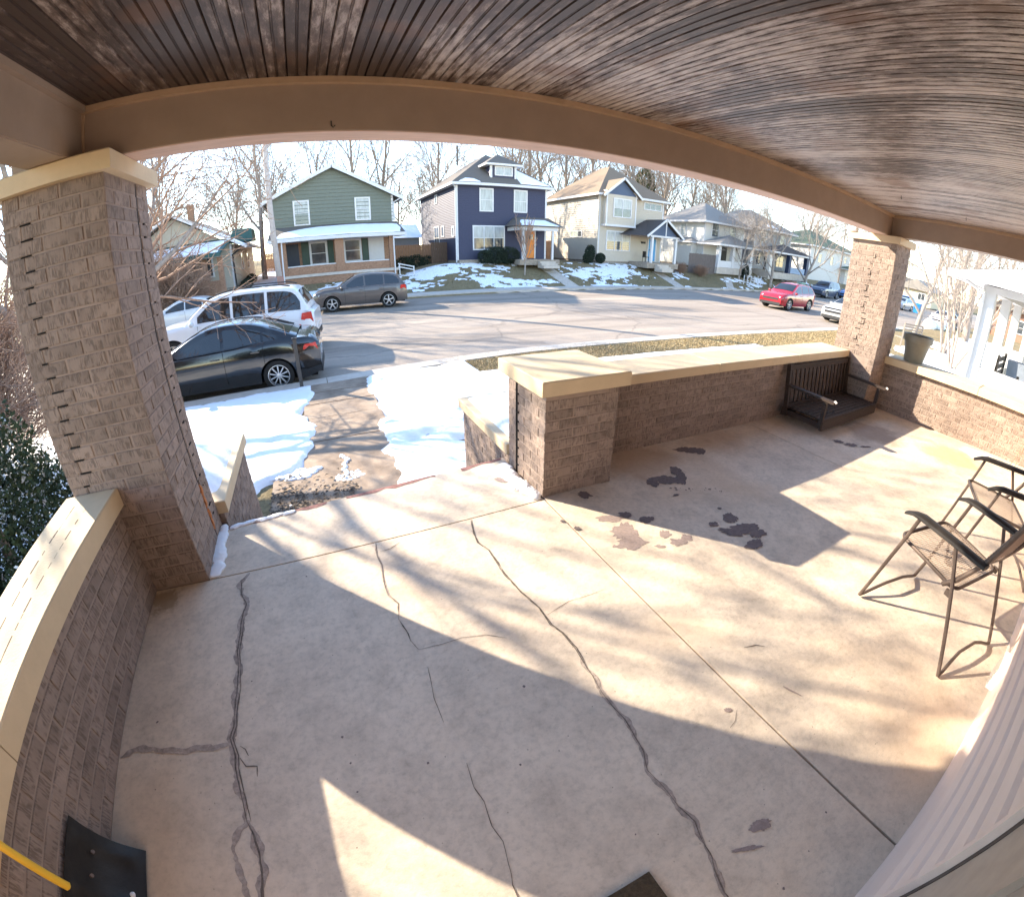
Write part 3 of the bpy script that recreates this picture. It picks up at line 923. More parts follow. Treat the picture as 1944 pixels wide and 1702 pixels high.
while x < BX1 - 0.01:
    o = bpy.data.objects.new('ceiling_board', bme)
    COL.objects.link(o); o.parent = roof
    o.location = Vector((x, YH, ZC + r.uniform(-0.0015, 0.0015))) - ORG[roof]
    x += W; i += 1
MB().box(-1.2, 5.9, YH, 2.38, ZC + 0.016, ZC + 0.05).build('roof_deck', 'dark', roof)
# sloping shingle roof with an overhang
mb = MB()
mb.prism([(YH, 3.35), (2.72, 2.46), (2.72, 2.40), (2.37, 2.32), (YH, 2.36)], 'x', -1.62, 6.45)
mb.build('shingle_roof', pm('brown_shingles', (0.12, 0.10, 0.09), 0.95, 0.3, 20), roof)
# small hooks in ceiling and beam
for (hx, hy, hz) in [(4.35, 1.62, ZC), (5.10, 1.20, ZC), (0.12, 2.165, 2.09)]:
    MB().tube([(hx, hy, hz), (hx, hy, hz - 0.02), (hx + 0.008, hy, hz - 0.03), (hx + 0.016, hy, hz - 0.02)], 0.0025, 6).build('hook', 'black_metal', roof)

# ---- the house wall behind the camera
house = thing('house', (2.4, YH, 0), 'beige lap-sided house that the porch belongs to', 'house')
MB().box(-1.5, 6.5, YH - 0.25, YH - 0.02, -1.3, 3.3).build('wall', 'siding', house)
MB().box(0.76, 6.02, YH - 0.02, YH, -0.12, 0.285).build('skirt_board', 'siding', house)
def board(x0, x1, z, h=0.098):
    mb = MB()
    mb.prism([(YH - 0.02, z), (YH + 0.026, z), (YH + 0.028, z + 0.004), (YH + 0.022, z + 0.052), (YH + 0.008, z + 0.066), (YH + 0.001, z + 0.080), (YH - 0.002, z + h), (YH - 0.02, z + h)], 'x', x0, x1)
    return mb.build('siding_board', 'siding', house)
z = 0.285
k = 0
while z < ZC:
    xs_ = [0.762, 3.4 if k % 2 else 2.6, 6.02]
    board(xs_[0], xs_[1] - 0.001, z); board(xs_[1] + 0.001, xs_[2], z)
    board(-1.14, -0.62, z)
    z += 0.1; k += 1
MB().box(0.742, 0.7605, YH, YH + 0.028, -0.0, ZC).build('corner_channel', 'siding', house)
MB().box(0.727, 0.7415, YH - 0.02, YH + 0.008, -0.0, ZC).build('gap_shade_strip', pm('brown_gap_shade', (0.085, 0.065, 0.055), 0.7, 0.2, 20), house)  # dark strip painted as the shadow in the gap beside the casing
MB().box(0.56, 0.7265, YH - 0.02, YH + 0.006, -0.0, ZC).build('door_casing', 'door_brown', house)
MB().box(0.50, 0.559, YH - 0.02, YH - 0.012, -0.0, ZC).build('door_jamb', 'door_brown', house)
MB().box(-0.615, -0.46, YH - 0.02, YH + 0.020, -0.0, ZC).build('door_casing', 'door_brown', house)
dr = MB().box(-0.455, 0.497, YH - 0.02, YH - 0.004, 0.01, 2.10).build('front_door', 'door_brown', house)
MB().tube([(0.43, YH + 0.03, 0.95), (0.43, YH + 0.05, 1.0), (0.43, YH + 0.03, 1.08)], 0.009).build('door_handle', 'black_metal', dr)

vent = thing('vent_cover', (2.16, YH + 0.03, 0.1), 'small white vent cover at the foot of the siding beside the folding chairs', 'vent cover')
MB().box(2.09, 2.25, YH, YH + 0.035, 0.05, 0.17).build('cover', 'white', vent)
for k in range(4): MB().box(2.10, 2.24, YH + 0.035, YH + 0.041, 0.06 + k * 0.027, 0.074 + k * 0.027).build('louvre', 'curb', vent)

# =================================================================== THINGS ON THE PORCH
# ---- porch swing lowered on the floor
sw = thing('porch_swing', (4.88, 2.1, 0), 'dark slatted wooden porch swing bench set down on the floor in the far corner', 'bench')
sx0, sx1, sy0, sy1 = 4.17, 5.56, 1.87, 2.29
zb_ = 0.01
MB().box(sx0, sx1, sy0, sy0 + 0.03, zb_, zb_ + 0.095).build('front_rail', 'swing_wood', sw)
MB().box(sx0, sx1, sy1 + 0.045, sy1 + 0.075, zb_, zb_ + 0.09).build('back_rail', 'swing_wood', sw)
for x in (sx0 + 0.002, (sx0 + sx1) / 2 - 0.02, sx1 - 0.042):
    MB().box(x, x + 0.04, sy0 + 0.031, sy1 + 0.044, zb_ + 0.02, zb_ + 0.075).build('seat_rail', 'swing_wood', sw)
for k in range(8):
    y = sy0 + 0.004 + k * 0.055
    MB().box(sx0 + 0.01, sx1 - 0.01, y, y + 0.042, zb_ + 0.097, zb_ + 0.115).build('seat_slat', 'swing_wood', sw)
def back(z, d=0): return sy1 + 0.03 + (z - 0.1) * 0.13 + d
for z in (0.115, 0.515):
    MB().bar((sx0 + 0.03, back(z), z + 0.0), (sx1 - 0.03, back(z), z), 0.028, 0.055).build('back_rail', 'swing_wood', sw)
for k in range(15):
    x = sx0 + 0.075 + k * (sx1 - sx0 - 0.15) / 14
    MB().bar((x, back(0.145, -0.002), 0.145), (x, back(0.49, -0.002), 0.49), 0.038, 0.014, up=(0, 1, 0)).build('back_slat', 'swing_wood', sw)
for x in (sx0 + 0.005, sx1 - 0.005):
    MB().bar((x, back(0.02), 0.02), (x, back(0.555), 0.555), 0.035, 0.045, up=(0, 1, 0)).build('back_post', 'swing_wood', sw)
    MB().bar((x, sy0 + 0.025, 0.03), (x, sy0 + 0.025, 0.315), 0.035, 0.04, up=(0, 1, 0)).build('arm_post', 'swing_wood', sw)
    a = MB().bar((x, sy0 - 0.07, 0.325), (x, back(0.33), 0.34), 0.065, 0.022).build('armrest', 'swing_wood', sw)
    MB().tube([(x, sy0 - 0.085, 0.33), (x, sy0 - 0.06, 0.345)], 0.013, 8).build('eye_bolt', 'white', a)
mb = MB()
for k in range(9):
    mb.tube([(4.42 + 0.01 * math.cos(a) + k * 0.022, 1.96 + 0.02 * math.sin(k) + 0.008 * math.sin(a), 0.131) for a in (0, 1.3, 2.6, 3.9, 5.2)], 0.003, 5, closed=True)
mb.build('chain', 'black_metal', sw)

# ---- folding sling chairs
def folding_chair(label, loc, rot):
    c = thing('folding_chair', (0, 0, 0), label, 'folding chair', 'steel folding chairs on the porch', local=True)
    w = 0.25; R = 0.010
    for s in (-1, 1):
        x = s * w
        MB().tube([(x, 0.285, 0.011), (x, 0.225, 0.30), (x, 0.165, 0.565)], R).build('front_leg', 'chair_metal', c, smooth=True)
        MB().tube([(x, -0.300, 0.011), (x, -0.165, 0.30), (x, -0.045, 0.565)], R).build('rear_leg', 'chair_metal', c, smooth=True)
        mb = MB(); n = 10; y0, y1 = 0.245, -0.215
        prof_ = [(-0.030, 0), (-0.028, 0.012), (-0.016, 0.019), (0.016, 0.019), (0.028, 0.012), (0.030, 0), (0.019, -0.008), (-0.019, -0.008)]
        for i in range(n + 1):
            t = i / n; y = y0 + (y1 - y0) * t
            zz = 0.574 - 0.028 * max(0, 1 - t * 5) ** 2 - 0.012 * t
            k = 0.55 + 0.45 * min(1, t * 5) if t < 0.2 else 1 - 0.25 * max(0, t - 0.6)
            for u, v in prof_: mb.v.append((x + u * k, y, zz + v * k))
        m_ = len(prof_)
        for i in range(n):
            for j in range(m_):
                mb.f.append((i * m_ + j, i * m_ + (j + 1) % m_, (i + 1) * m_ + (j + 1) % m_, (i + 1) * m_ + j)); mb.mi.append(0)
        mb.f.append(tuple(range(m_))); mb.mi.append(0); mb.f.append(tuple(range(n * m_, n * m_ + m_))[::-1]); mb.mi.append(0)
        mb.build('armrest', 'arm', c, smooth=True)
        MB().tube([(s * 0.235, -0.07, 0.37), (s * 0.235, -0.12, 0.43), (s * 0.235, -0.20, 0.575), (s * 0.235, -0.31, 0.90), (s * 0.235, -0.34, 0.97)], 0.012).build('back_post', 'chair_metal', c, smooth=True)
        MB().box(s * 0.238 - 0.006, s * 0.238 + 0.006, -0.13, -0.10, 0.34, 0.37).build('hinge', 'chair_metal', c)
    MB().tube([(-w, 0.285, 0.012), (-w * 0.85, 0.282, 0.018), (-w * 0.6, 0.275, 0.04), (-w * 0.3, 0.268, 0.06), (w * 0.3, 0.268, 0.06), (w * 0.6, 0.275, 0.04), (w * 0.85, 0.282, 0.018), (w, 0.285, 0.012)], 0.009).build('front_stretcher', 'chair_metal', c, smooth=True)
    MB().tube([(-w, -0.300, 0.012), (-w * 0.85, -0.295, 0.02), (-w * 0.6, -0.283, 0.045), (-w * 0.3, -0.272, 0.066), (w * 0.3, -0.272, 0.066), (w * 0.6, -0.283, 0.045), (w * 0.85, -0.295, 0.02), (w, -0.300, 0.012)], 0.009).build('rear_stretcher', 'chair_metal', c, smooth=True)
    # seat frame with rounded front corners
    P = []
    for cx_, cy_, a0, a1 in ((0.165, 0.20, 90, 0), (0.165, -0.08, 0, -90), (-0.165, -0.08, -90, -180), (-0.165, 0.20, 180, 90)):
        for t in range(5):
            a = rad(a0 + (a1 - a0) * t / 4)
            y = cy_ + 0.045 * math.sin(a)
            P.append((cx_ + 0.045 * math.cos(a), y, 0.365 + 0.13 * (y + 0.15)))
    MB().tube(P, 0.0095, 8, closed=True).build('seat_frame', 'chair_metal', c, smooth=True)
    mb = MB()
    for k in range(34):      # woven sling: separate strands with gaps
        y = -0.12 + k * 0.0107
        z = 0.365 + 0.13 * (y + 0.15)
        mb.bar((-0.206, y, z), (0.206, y, z - 0.0), 0.0052, 0.002)
    for k in range(9):
        x = -0.18 + k * 0.045
        mb.bar((x, -0.12, 0.3685), (x, 0.24, 0.4153), 0.004, 0.0015)
    s_ = mb.build('seat_sling', 'chair_mesh', c, fix=False); s_['kind'] = 'stuff'
    mb = MB()
    for k in range(34):
        t = k / 33
        y = -0.155 + (-0.325 + 0.155) * t; z = 0.50 + 0.46 * t
        mb.bar((-0.232, y, z), (0.232, y, z), 0.002, 0.0105)
    s_ = mb.build('back_sling', 'chair_mesh', c, fix=False); s_['kind'] = 'stuff'
    MB().tube([(-0.235, -0.33, 0.97), (-0.20, -0.34, 1.0), (0.20, -0.34, 1.0), (0.235, -0.33, 0.97)], 0.012).build('top_rail', 'chair_metal', c, smooth=True)
    c.location = loc; c.rotation_euler = (0, 0, rot)
    return c
folding_chair('nearer folding chair of bronze steel with dark armrests and a tan mesh seat', (2.325, 0.11, 0), rad(-17))
folding_chair('farther folding chair with dark armrests, turned toward the other one', (3.33, 0.045, 0), rad(23))

# ---- little wire plant stand by the right wall
ws = thing('wire_stand', (5.72, 0.12, 0), 'thin wire plant stand in front of the right parapet behind the chairs', 'plant stand')
for a in (0.3, 2.4, 4.5):
    MB().tube([(5.72 + 0.02 * math.cos(a), 0.12 + 0.02 * math.sin(a), 0.42), (5.72 + 0.14 * math.cos(a), 0.12 + 0.14 * math.sin(a), 0.0)], 0.0035, 6).build('leg', 'bark_red', ws)
MB().tube([(5.72 + 0.09 * math.cos(a), 0.12 + 0.09 * math.sin(a), 0.2) for a in np.linspace(0, 6.1, 12)], 0.003, 5, closed=True).build('ring', 'bark_red', ws)
MB().blob((5.72, 0.12, 0.43), (0.014, 0.014, 0.014)).build('finial', 'black_metal', ws)

# ---- snow shovel blade and a yellow handled broom at the left wall
sv = thing('snow_shovel', (-1.06, 0.45, 0), 'black ribbed plastic snow shovel blade leaning against the left parapet', 'snow shovel')
mb = MB(); nU, nV = 14, 24
def blade(u, v):
    # u 0..1 from the floor edge up to the wall, v 0..1 along the wall
    x = -0.985 - 0.135 * u
    z = 0.012 + 0.245 * u
    bow = math.sin(math.pi * u) * 0.035
    x -= bow * 0.85; z -= bow * 0.5
    rib = 0.012 * max(0, math.sin(v * math.pi * 6.0)) ** 2 if 0.1 < u < 0.92 else 0
    y = 0.665 - 0.50 * v + 0.02 * u
    return (x + rib * 0.8, y, z + rib * 0.5)
for j in range(nV + 1):
    for i in range(nU + 1): mb.v.append(blade(i / nU, j / nV))
k0 = len(mb.v)
for j in range(nV + 1):
    for i in range(nU + 1):
        p = blade(i / nU, j / nV); mb.v.append((p[0] - 0.004, p[1], p[2] - 0.003))
for j in range(nV):
    for i in range(nU):
        a = j * (nU + 1) + i
        mb.f.append((a, a + 1, a + nU + 2, a + nU + 1)); mb.mi.append(0)
        mb.f.append((k0 + a, k0 + a + nU + 1, k0 + a + nU + 2, k0 + a + 1)); mb.mi.append(0)
for i in range(nU):
    mb.f.append((i, k0 + i, k0 + i + 1, i + 1)); mb.mi.append(0)
mb.build('blade', 'plastic_black', sv, smooth=True)
for y in (0.60, 0.52, 0.44): MB().tube([(-1.088, y, 0.165), (-1.080, y, 0.172)], 0.007, 8).build('rivet', 'chair_metal', sv)
MB().blob((-1.02, 0.50, 0.045), (0.012, 0.012, 0.005), 4).build('snow', 'snow', sv, smooth='all')
br = thing('broom', (-1.2, 0.45, 0.6), 'yellow broom handle resting over the left parapet cap above the shovel', 'broom')
MB().tube([(-0.992, 0.405, 0.374), (-0.994, 0.4057, 0.378), (-1.095, 0.439, 0.575), (-1.62, 0.615, 1.60)], [0.006, 0.0125, 0.0125, 0.0125], 14).build('handle', 'yellow', br, smooth='all')
MB().box(-1.72, -1.6, 0.45, 0.80, 1.58, 1.64).build('bristle_block', 'plastic_black', br)

# ---- doormat
dm = thing('doormat', (0.08, -0.1, 0), 'dark brown coir doormat in front of the door', 'doormat')
MB().box(-0.30, 0.463, YH + 0.02, 0.122, 0.001, 0.016).build('mat', 'mat', dm)

# ---- tapered planter on the right parapet
pt = thing('planter', (6.16, 1.76, 0.64), 'empty grey-green tapered planter standing on the cap of the right parapet', 'planter')
MB().lathe([(0.0, 0.643), (0.118, 0.643), (0.124, 0.66), (0.162, 0.885), (0.164, 0.89), (0.186, 0.893), (0.19, 0.97), (0.186, 0.976), (0.176, 0.972), (0.168, 0.90), (0.12, 0.67), (0.0, 0.67)], 36, (6.16, 1.76, 0)).build('pot', 'pot', pt, smooth=True)
MB().lathe([(0.0, 0.93), (0.165, 0.93)], 24, (6.16, 1.76, 0)).build('soil', 'soil', pt)

# snow that lies on the porch
sn = thing('snow_drift', (-0.75, 2.5, 0), 'thin strip of snow along the foot of the left column on the landing', 'snow')
mb = MB()
for i in range(30):
    mb.blob((-0.815 + 0.022 * vnoise(i * .33, 3), 2.10 + i * 0.0155, 0.003), (0.026 + 0.026 * vnoise(i * .4, 1), 0.045, 0.005 + 0.005 * vnoise(i * .3, 6)), i, 0.35, 9, 5)
for i in range(24):
    mb.blob((-0.74 + i * 0.0155, 2.535 + 0.014 * vnoise(i * .5, 8) + i * 0.0012, 0.002), (0.035, 0.012 + 0.018 * vnoise(i * .5, 5), 0.007), i + 20, 0.35, 9, 5)
s_ = mb.build('snow', 'snow', sn, smooth='all', fix=False)
sn = thing('snow_drift', (1.12, 2.3, 0), 'small grey-white lump of snow against the left foot of the short pier', 'snow')
mb = MB()
for i in range(26):
    t = i / 25
    mb.blob((1.125 - 0.045 * math.sin(t * 2.5), 2.12 + 0.42 * t, 0.006), (0.035 + 0.03 * vnoise(i * .5, 2), 0.06, 0.018 + 0.020 * vnoise(i * .5, 6)), i + 40, 0.3, 10, 6)
mb.build('snow', 'snow', sn, smooth='all', fix=False)
sn = thing('snow_cover', (-1.05, 3.2, 0.145), 'smooth layer of snow lying on the cap of the left cheek wall', 'snow')
xs = np.linspace(-1.26, -0.82, 14); ys = np.linspace(2.75, 3.72, 26)
X, Y = np.meshgrid(xs, ys)
Z = 0.139 + 0.05 * np.clip(1 - np.abs((X + 1.06) / 0.24) ** 4, 0, 1) * np.clip(1 - np.abs((Y - 3.25) / 0.5) ** 6, 0, 1) * (0.7 + 0.5 * fbm(X * 5, Y * 5))
grid_mesh('snow', xs, ys, Z, 'snow', sn)

sn = thing('snow_cover', (1.42, 3.2, 0.145), 'smooth layer of snow lying on the cap of the right cheek wall', 'snow')
xs = np.linspace(1.215, 1.655, 14); ys = np.linspace(2.68, 3.74, 28)
X, Y = np.meshgrid(xs, ys)
Z = 0.138 + 0.05 * np.clip(1 - np.abs((X - 1.445) / 0.235) ** 5, 0, 1) * np.clip(1 - np.abs((Y - 3.2) / 0.55) ** 6, 0, 1) * (0.7 + 0.5 * fbm(X * 5, Y * 5))
grid_mesh('snow', xs, ys, Z, 'snow', sn)

# =================================================================== GROUND, STREET
def curb_y(x):
    return 9.42 + 0.62 * sstep(-1.5, 5.5, x) + 0.012 * np.clip(np.asarray(x, float) - 5, 0, 60)
def far_y(x):
    return 24.5 + 0.06 * np.clip(np.asarray(x, float) - 10, 0, 40) - 0.3 * sstep(4, -4, x)
def ground_z(X, Y):
    X = np.asarray(X, float); Y = np.asarray(Y, float)
    near = -0.95 - 0.08 * sstep(3.5, 9.0, Y)
    hill = -0.12 + 0.53 * sstep(5.6, 9.4, X) - 0.1 * sstep(50, 60, X)
    far = -1.03 + (hill + 1.03) * np.clip((Y - 26.0) / 4.4, 0, 1) + 0.03 * np.clip(Y - 30.4, 0, 60) * (1 - sstep(5.6, 9.4, X) * 0.8)
    yc = curb_y(X); yf = far_y(X)
    z = np.where(Y < yc, near, np.where(Y > yf, far, -1.19))
    return z
xs = np.concatenate([np.linspace(-400, -60, 12), np.arange(-55, -14, 2.5), np.arange(-14, 60, 0.5), np.arange(60, 110, 2.5), np.linspace(112, 500, 14)])
ys = np.concatenate([np.linspace(-60, 0, 14), np.arange(0.5, 9, 0.5), np.arange(9, 11.4, 0.1), np.arange(11.5, 23.6, 1.5), np.arange(23.6, 27.6, 0.1), np.arange(27.7, 34, 0.3), np.arange(34, 60, 2), np.linspace(62, 600, 16)])
X, Y = np.meshgrid(xs, ys)

def turf_material(name, a, b_, c_):
    m = bpy.data.materials.new(name); m.use_nodes = True
    nt = m.node_tree; L = nt.links.new
    b = nt.nodes['Principled BSDF']; b.inputs['Roughness'].default_value = 0.95; b.inputs['Specular IOR Level'].default_value = 0.1
    tc = N(nt, 'ShaderNodeTexCoord')
    n1 = N(nt, 'ShaderNodeTexNoise', Scale=0.35, Detail=7.0, Roughness=0.7)
    n2 = N(nt, 'ShaderNodeTexNoise', Scale=14.0, Detail=6.0, Roughness=0.8)
    L(tc.outputs['Object'], n1.inputs['Vector']); L(tc.outputs['Object'], n2.inputs['Vector'])
    r = ramp(nt, n1.outputs['Fac'], [(0.35, a), (0.5, b_), (0.65, c_)])
    r2 = ramp(nt, n2.outputs['Fac'], [(0.3, 0.55), (0.7, 1.35)])
    L(mix(nt, 1.0, r.outputs[0], r2.outputs[0], 'MULTIPLY'), b.inputs['Base Color'])
    bp = N(nt, 'ShaderNodeBump', Distance=0.03, Strength=1.0)
    L(n2.outputs['Fac'], bp.inputs['Height']); L(bp.outputs[0], b.inputs['Normal'])
    return m
M['turf'] = turf_material('winter_turf', (0.24, 0.18, 0.105), (0.27, 0.21, 0.12), (0.18, 0.15, 0.09))
g_ = grid_mesh('ground', xs, ys, ground_z(X, Y), 'turf', smooth=False)
tag(g_, kind='structure')

# asphalt street
m = bpy.data.materials.new('worn_asphalt'); m.use_nodes = True
nt = m.node_tree; L = nt.links.new
b = nt.nodes['Principled BSDF']; b.inputs['Roughness'].default_value = 0.8; b.inputs['Specular IOR Level'].default_value = 0.3
tc = N(nt, 'ShaderNodeTexCoord')
mp = N(nt, 'ShaderNodeMapping'); mp.inputs['Scale'].default_value = (0.10, 1.0, 1)
L(tc.outputs['Object'], mp.inputs[0])
n1 = N(nt, 'ShaderNodeTexNoise', Scale=0.9, Detail=8.0, Roughness=0.65); L(mp.outputs[0], n1.inputs['Vector'])
n2 = N(nt, 'ShaderNodeTexNoise', Scale=30.0, Detail=5.0, Roughness=0.8); L(tc.outputs['Object'], n2.inputs['Vector'])
n3 = N(nt, 'ShaderNodeTexVoronoi', Scale=0.13); n3.feature = 'DISTANCE_TO_EDGE'
n4 = N(nt, 'ShaderNodeTexNoise', Scale=0.7, Detail=5.0); L(tc.outputs['Object'], n4.inputs['Vector'])
wv = N(nt, 'ShaderNodeVectorMath', operation='MULTIPLY_ADD'); wv.inputs[1].default_value = (1.6, 1.6, 0)
L(n4.outputs['Color'], wv.inputs[0]); L(tc.outputs['Object'], wv.inputs[2]); L(wv.outputs[0], n3.inputs['Vector'])
r = ramp(nt, n1.outputs['Fac'], [(0.3, (0.20, 0.162, 0.132)), (0.5, (0.29, 0.242, 0.20)), (0.68, (0.37, 0.305, 0.25))])
r2 = ramp(nt, n2.outputs['Fac'], [(0.3, 0.75), (0.7, 1.15)])
c = mix(nt, 1.0, r.outputs[0], r2.outputs[0], 'MULTIPLY')
rc = ramp(nt, n3.outputs['Distance'], [(0.003, 0.35), (0.007, 0.0)])
c = mix(nt, rc.outputs[0], c, (0.07, 0.06, 0.055))
L(c, b.inputs['Base Color'])
bp = N(nt, 'ShaderNodeBump', Distance=0.004, Strength=1.0); L(n2.outputs['Fac'], bp.inputs['Height']); L(bp.outputs[0], b.inputs['Normal'])
M['asphalt'] = m
mb = MB()
xx = np.concatenate([np.linspace(-200, -10, 20), np.arange(-8, 40, 1.0), np.linspace(42, 300, 40)])
for i in range(len(xx) - 1):
    a, b_ = float(xx[i]), float(xx[i + 1])
    mb.face([(a, float(curb_y(a)), -1.15), (b_, float(curb_y(b_)), -1.15), (b_, float(far_y(b_)), -1.15), (a, float(far_y(a)), -1.15)])
tag(mb.build('street', 'asphalt', fix=False), kind='structure')
def strip(name, f0, f1, z, mat, x0=-120, x1=120, th=0.2, gap=None):
    o = tag(thing(name, (0, 0, 0), None, None), kind='structure')
    x = x0
    step = gap or 3.0
    while x < x1:
        n = 3
        mb = MB()
        e = 0.008 if gap else 0
        for k in range(n):
            a = x + e + (step - 2 * e) * k / n; b_ = x + e + (step - 2 * e) * (k + 1) / n
            P = [(a, float(f0(a)), z - th), (b_, float(f0(b_)), z - th), (b_, float(f1(b_)), z - th), (a, float(f1(a)), z - th),
                 (a, float(f0(a)), z), (b_, float(f0(b_)), z), (b_, float(f1(b_)), z), (a, float(f1(a)), z)]
            mb.hexa(P)
        mb.build('curb_stone' if 'kerb' in name else 'paving_slab', 'curb', o, fix=False)
        x += step
    return o
strip('kerb', lambda x: curb_y(x) - 0.42, lambda x: curb_y(x) + 0.02, -1.005, 'curb', -24, 45, gap=3.0)
strip('kerb', lambda x: far_y(x) - 0.02, lambda x: far_y(x) + 0.18, -1.0, 'curb', -30, 60, gap=3.0)
strip('sidewalk', lambda x: far_y(x) + 0.19, lambda x: far_y(x) + 1.55, -0.995, 'curb', -30, 60, gap=1.5)

# front walk: separate slabs
walk = tag(thing('walkway', (0.15, 6, GZ), None, None), kind='structure')
for k, (a, b_) in enumerate([(3.76, 4.95), (4.96, 5.93), (5.96, 6.93), (6.95, 7.68), (7.71, 8.40), (8.43, 9.02)]):
    z = -0.925 - 0.012 * (a - 4)
    wl_ = -0.83 if k == 0 else -0.46
    MB().hexa([(wl_, a, z - .2), (0.78, a, z - .2), (0.78, b_, z - .2), (wl_, b_, z - .2), (wl_, a, z), (0.78, a, z - 0.004 * (k % 2)), (0.78, b_, z - 0.012), (wl_, b_, z - 0.010)]).build('walk_slab', 'walk', walk)
r = random.Random(4)
mb = MB()
for i in range(520):     # leaf litter and dark debris at the foot of the steps
    x = r.uniform(-0.84, 0.15) if i % 3 else r.uniform(-0.84, -0.42); y = r.gauss(4.22, 0.30)
    s = r.uniform(0.012, 0.04); a = r.uniform(0, 6.28)
    z = -0.915 + r.uniform(0, 0.015)
    mb.face([(x + s * math.cos(a), y + s * math.sin(a), z), (x - s * .5 * math.sin(a), y + s * .5 * math.cos(a), z + r.uniform(0, .015)), (x - s * math.cos(a), y - s * math.sin(a), z), (x + s * .5 * math.sin(a), y - s * .5 * math.cos(a), z + r.uniform(0, .01))])
tag(mb.build('leaf_litter', 'soil', fix=False), 'scatter of dark dead leaves at the foot of the steps', 'leaves', kind='stuff')

# ---- snow over the near yard
def near_snow():
    xs = np.arange(-14, 15, 0.055); ys = np.arange(2.9, 10.1, 0.055)
    X, Y = np.meshgrid(xs, ys)
    g = ground_z(X, np.minimum(Y, 9.0))
    jit = (fbm(X * 2.3, Y * 2.3, 5) - 0.5)
    jl = (fbm(X * 0.9 + 5, Y * 0.9, 3) - 0.5)
    # distance outside the walk (walk between wl and wr), positive where the snow lies
    wl = np.interp(Y, [3, 4.2, 4.6, 5.2, 5.9, 6.6, 7.3, 8.6, 10], [-1.5, -1.45, -1.1, -0.50, -0.26, -0.18, -0.36, -0.27, -0.42])
    wr = np.interp(Y, [3, 3.9, 4.3, 4.9, 5.5, 6.0, 6.5, 7.2, 7.8, 9.0, 10], [0.42, 0.45, 0.56, 0.61, 0.63, 0.59, 0.68, 0.66, 0.62, 0.74, 1.1])
    dl = wl - X; dr = X - wr
    d = np.maximum(dl, dr) + jit * 0.50 + 0.10 * (fbm(X * 9, Y * 9, 3) - 0.5)
    dc = (curb_y(X) - 0.46) - Y + jit * 0.35 + np.where(X > 0.5, 0.3 * jl, 0)
    # patchy towards the right where the grass comes through
    patch_ = (0.62 - fbm(X * 0.55 + 3, Y * 1.3, 5)) * 3.2 - sstep(3.0, 6.5, X + (Y - 7) * 1.0) * 1.5 + 0.2
    patch_ = np.where(X < 3.0, 1.0, patch_)
    patch_ = np.where((Y < 8.2) & (X < 12), 1.0, patch_)
    h = np.minimum(np.minimum(d, dc), patch_)
    H = 0.095 * sstep(0.0, 0.13, h) + 0.02 * (fbm(X * 6, Y * 6, 3) - 0.5) * (h > 0)
    H = H + 0.035 * (fbm(X * 1.1, Y * 1.1, 3) - 0.5)
    # footprints and hollows
    for (fx, fy, rx, ry, dp) in [(1.0, 5.4, .16, .09, .11), (1.25, 5.55, .14, .08, .11), (1.75, 5.0, .13, .10, .11), (1.6, 5.15, .14, .07, .1), (1.95, 5.05, .12, .08, .1), (2.0, 6.2, .1, .07, .09), (1.9, 5.7, .1, .06, .09), (0.95, 6.5, .12, .08, .08),
                            (-1.2, 5.9, .09, .06, .05), (-1.6, 6.6, .1, .06, .05), (-0.9, 6.2, .1, .05, .05), (-2.2, 5.6, .1, .07, .06), (-1.7, 5.3, .14, .08, .07), (1.1, 8.6, .08, .05, .08), (1.9, 8.9, .1, .05, .08), (2.6, 9.1, .1, .05, .09), (2.3, 7.6, .18, .05, .08), (-1.0, 7.6, .08, .05, .05), (-0.8, 8.0, .1, .05, .05)]:
        H = H - dp * np.exp(-(((X - fx) / rx) ** 2 + ((Y - fy) / ry) ** 2)) * (0.6 + 0.8 * fbm(X * 9, Y * 9, 2))
    Z = g + np.where(h > -0.05, H, -0.08) - 0.012
    inside = (X > -0.83) & (X < 1.17) & (Y < 3.9)
    Z = np.where(inside, g - 0.2, Z)
    keep = (Z > g - 0.03) & ~inside
    return grid_mesh('snow', xs, ys, Z, 'snow', keep=keep)
tag(near_snow(), 'bright snow covering the front yard on both sides of the walk', 'snow', kind='stuff')

# melting snow remnants on the walk
mb = MB()
r = random.Random(8)
for i in range(34):
    x = 0.06 + r.gauss(0, .09); y = 4.66 + r.gauss(0, .05) + abs(x - .06) * .3
    mb.blob((x, y, -0.938), (r.uniform(.02, .05), r.uniform(.02, .05), 0.012), i, 0.6, 8, 5)
for i in range(12):
    mb.blob((0.04 + r.gauss(0, .02), 4.75 + i * 0.05, -0.935), (.03, .04, .02), i + 70, 0.5, 8, 5)
for i in range(8):
    mb.blob((-0.62 + r.gauss(0, .07), 4.15 + r.gauss(0, .1), -0.922), (.035, .03, .012), i + 90, 0.5, 8, 5)
for i in range(16):
    mb.blob((-0.6 + r.uniform(-.3, .3), 5.02 + r.gauss(0, .05), -0.935), (.10, .06, .022), i + 120, 0.5, 8, 5)
tag(mb.build('snow_remnant', 'snow', smooth='all', fix=False), 'melting scraps of snow left on the front walk', 'snow', kind='stuff')

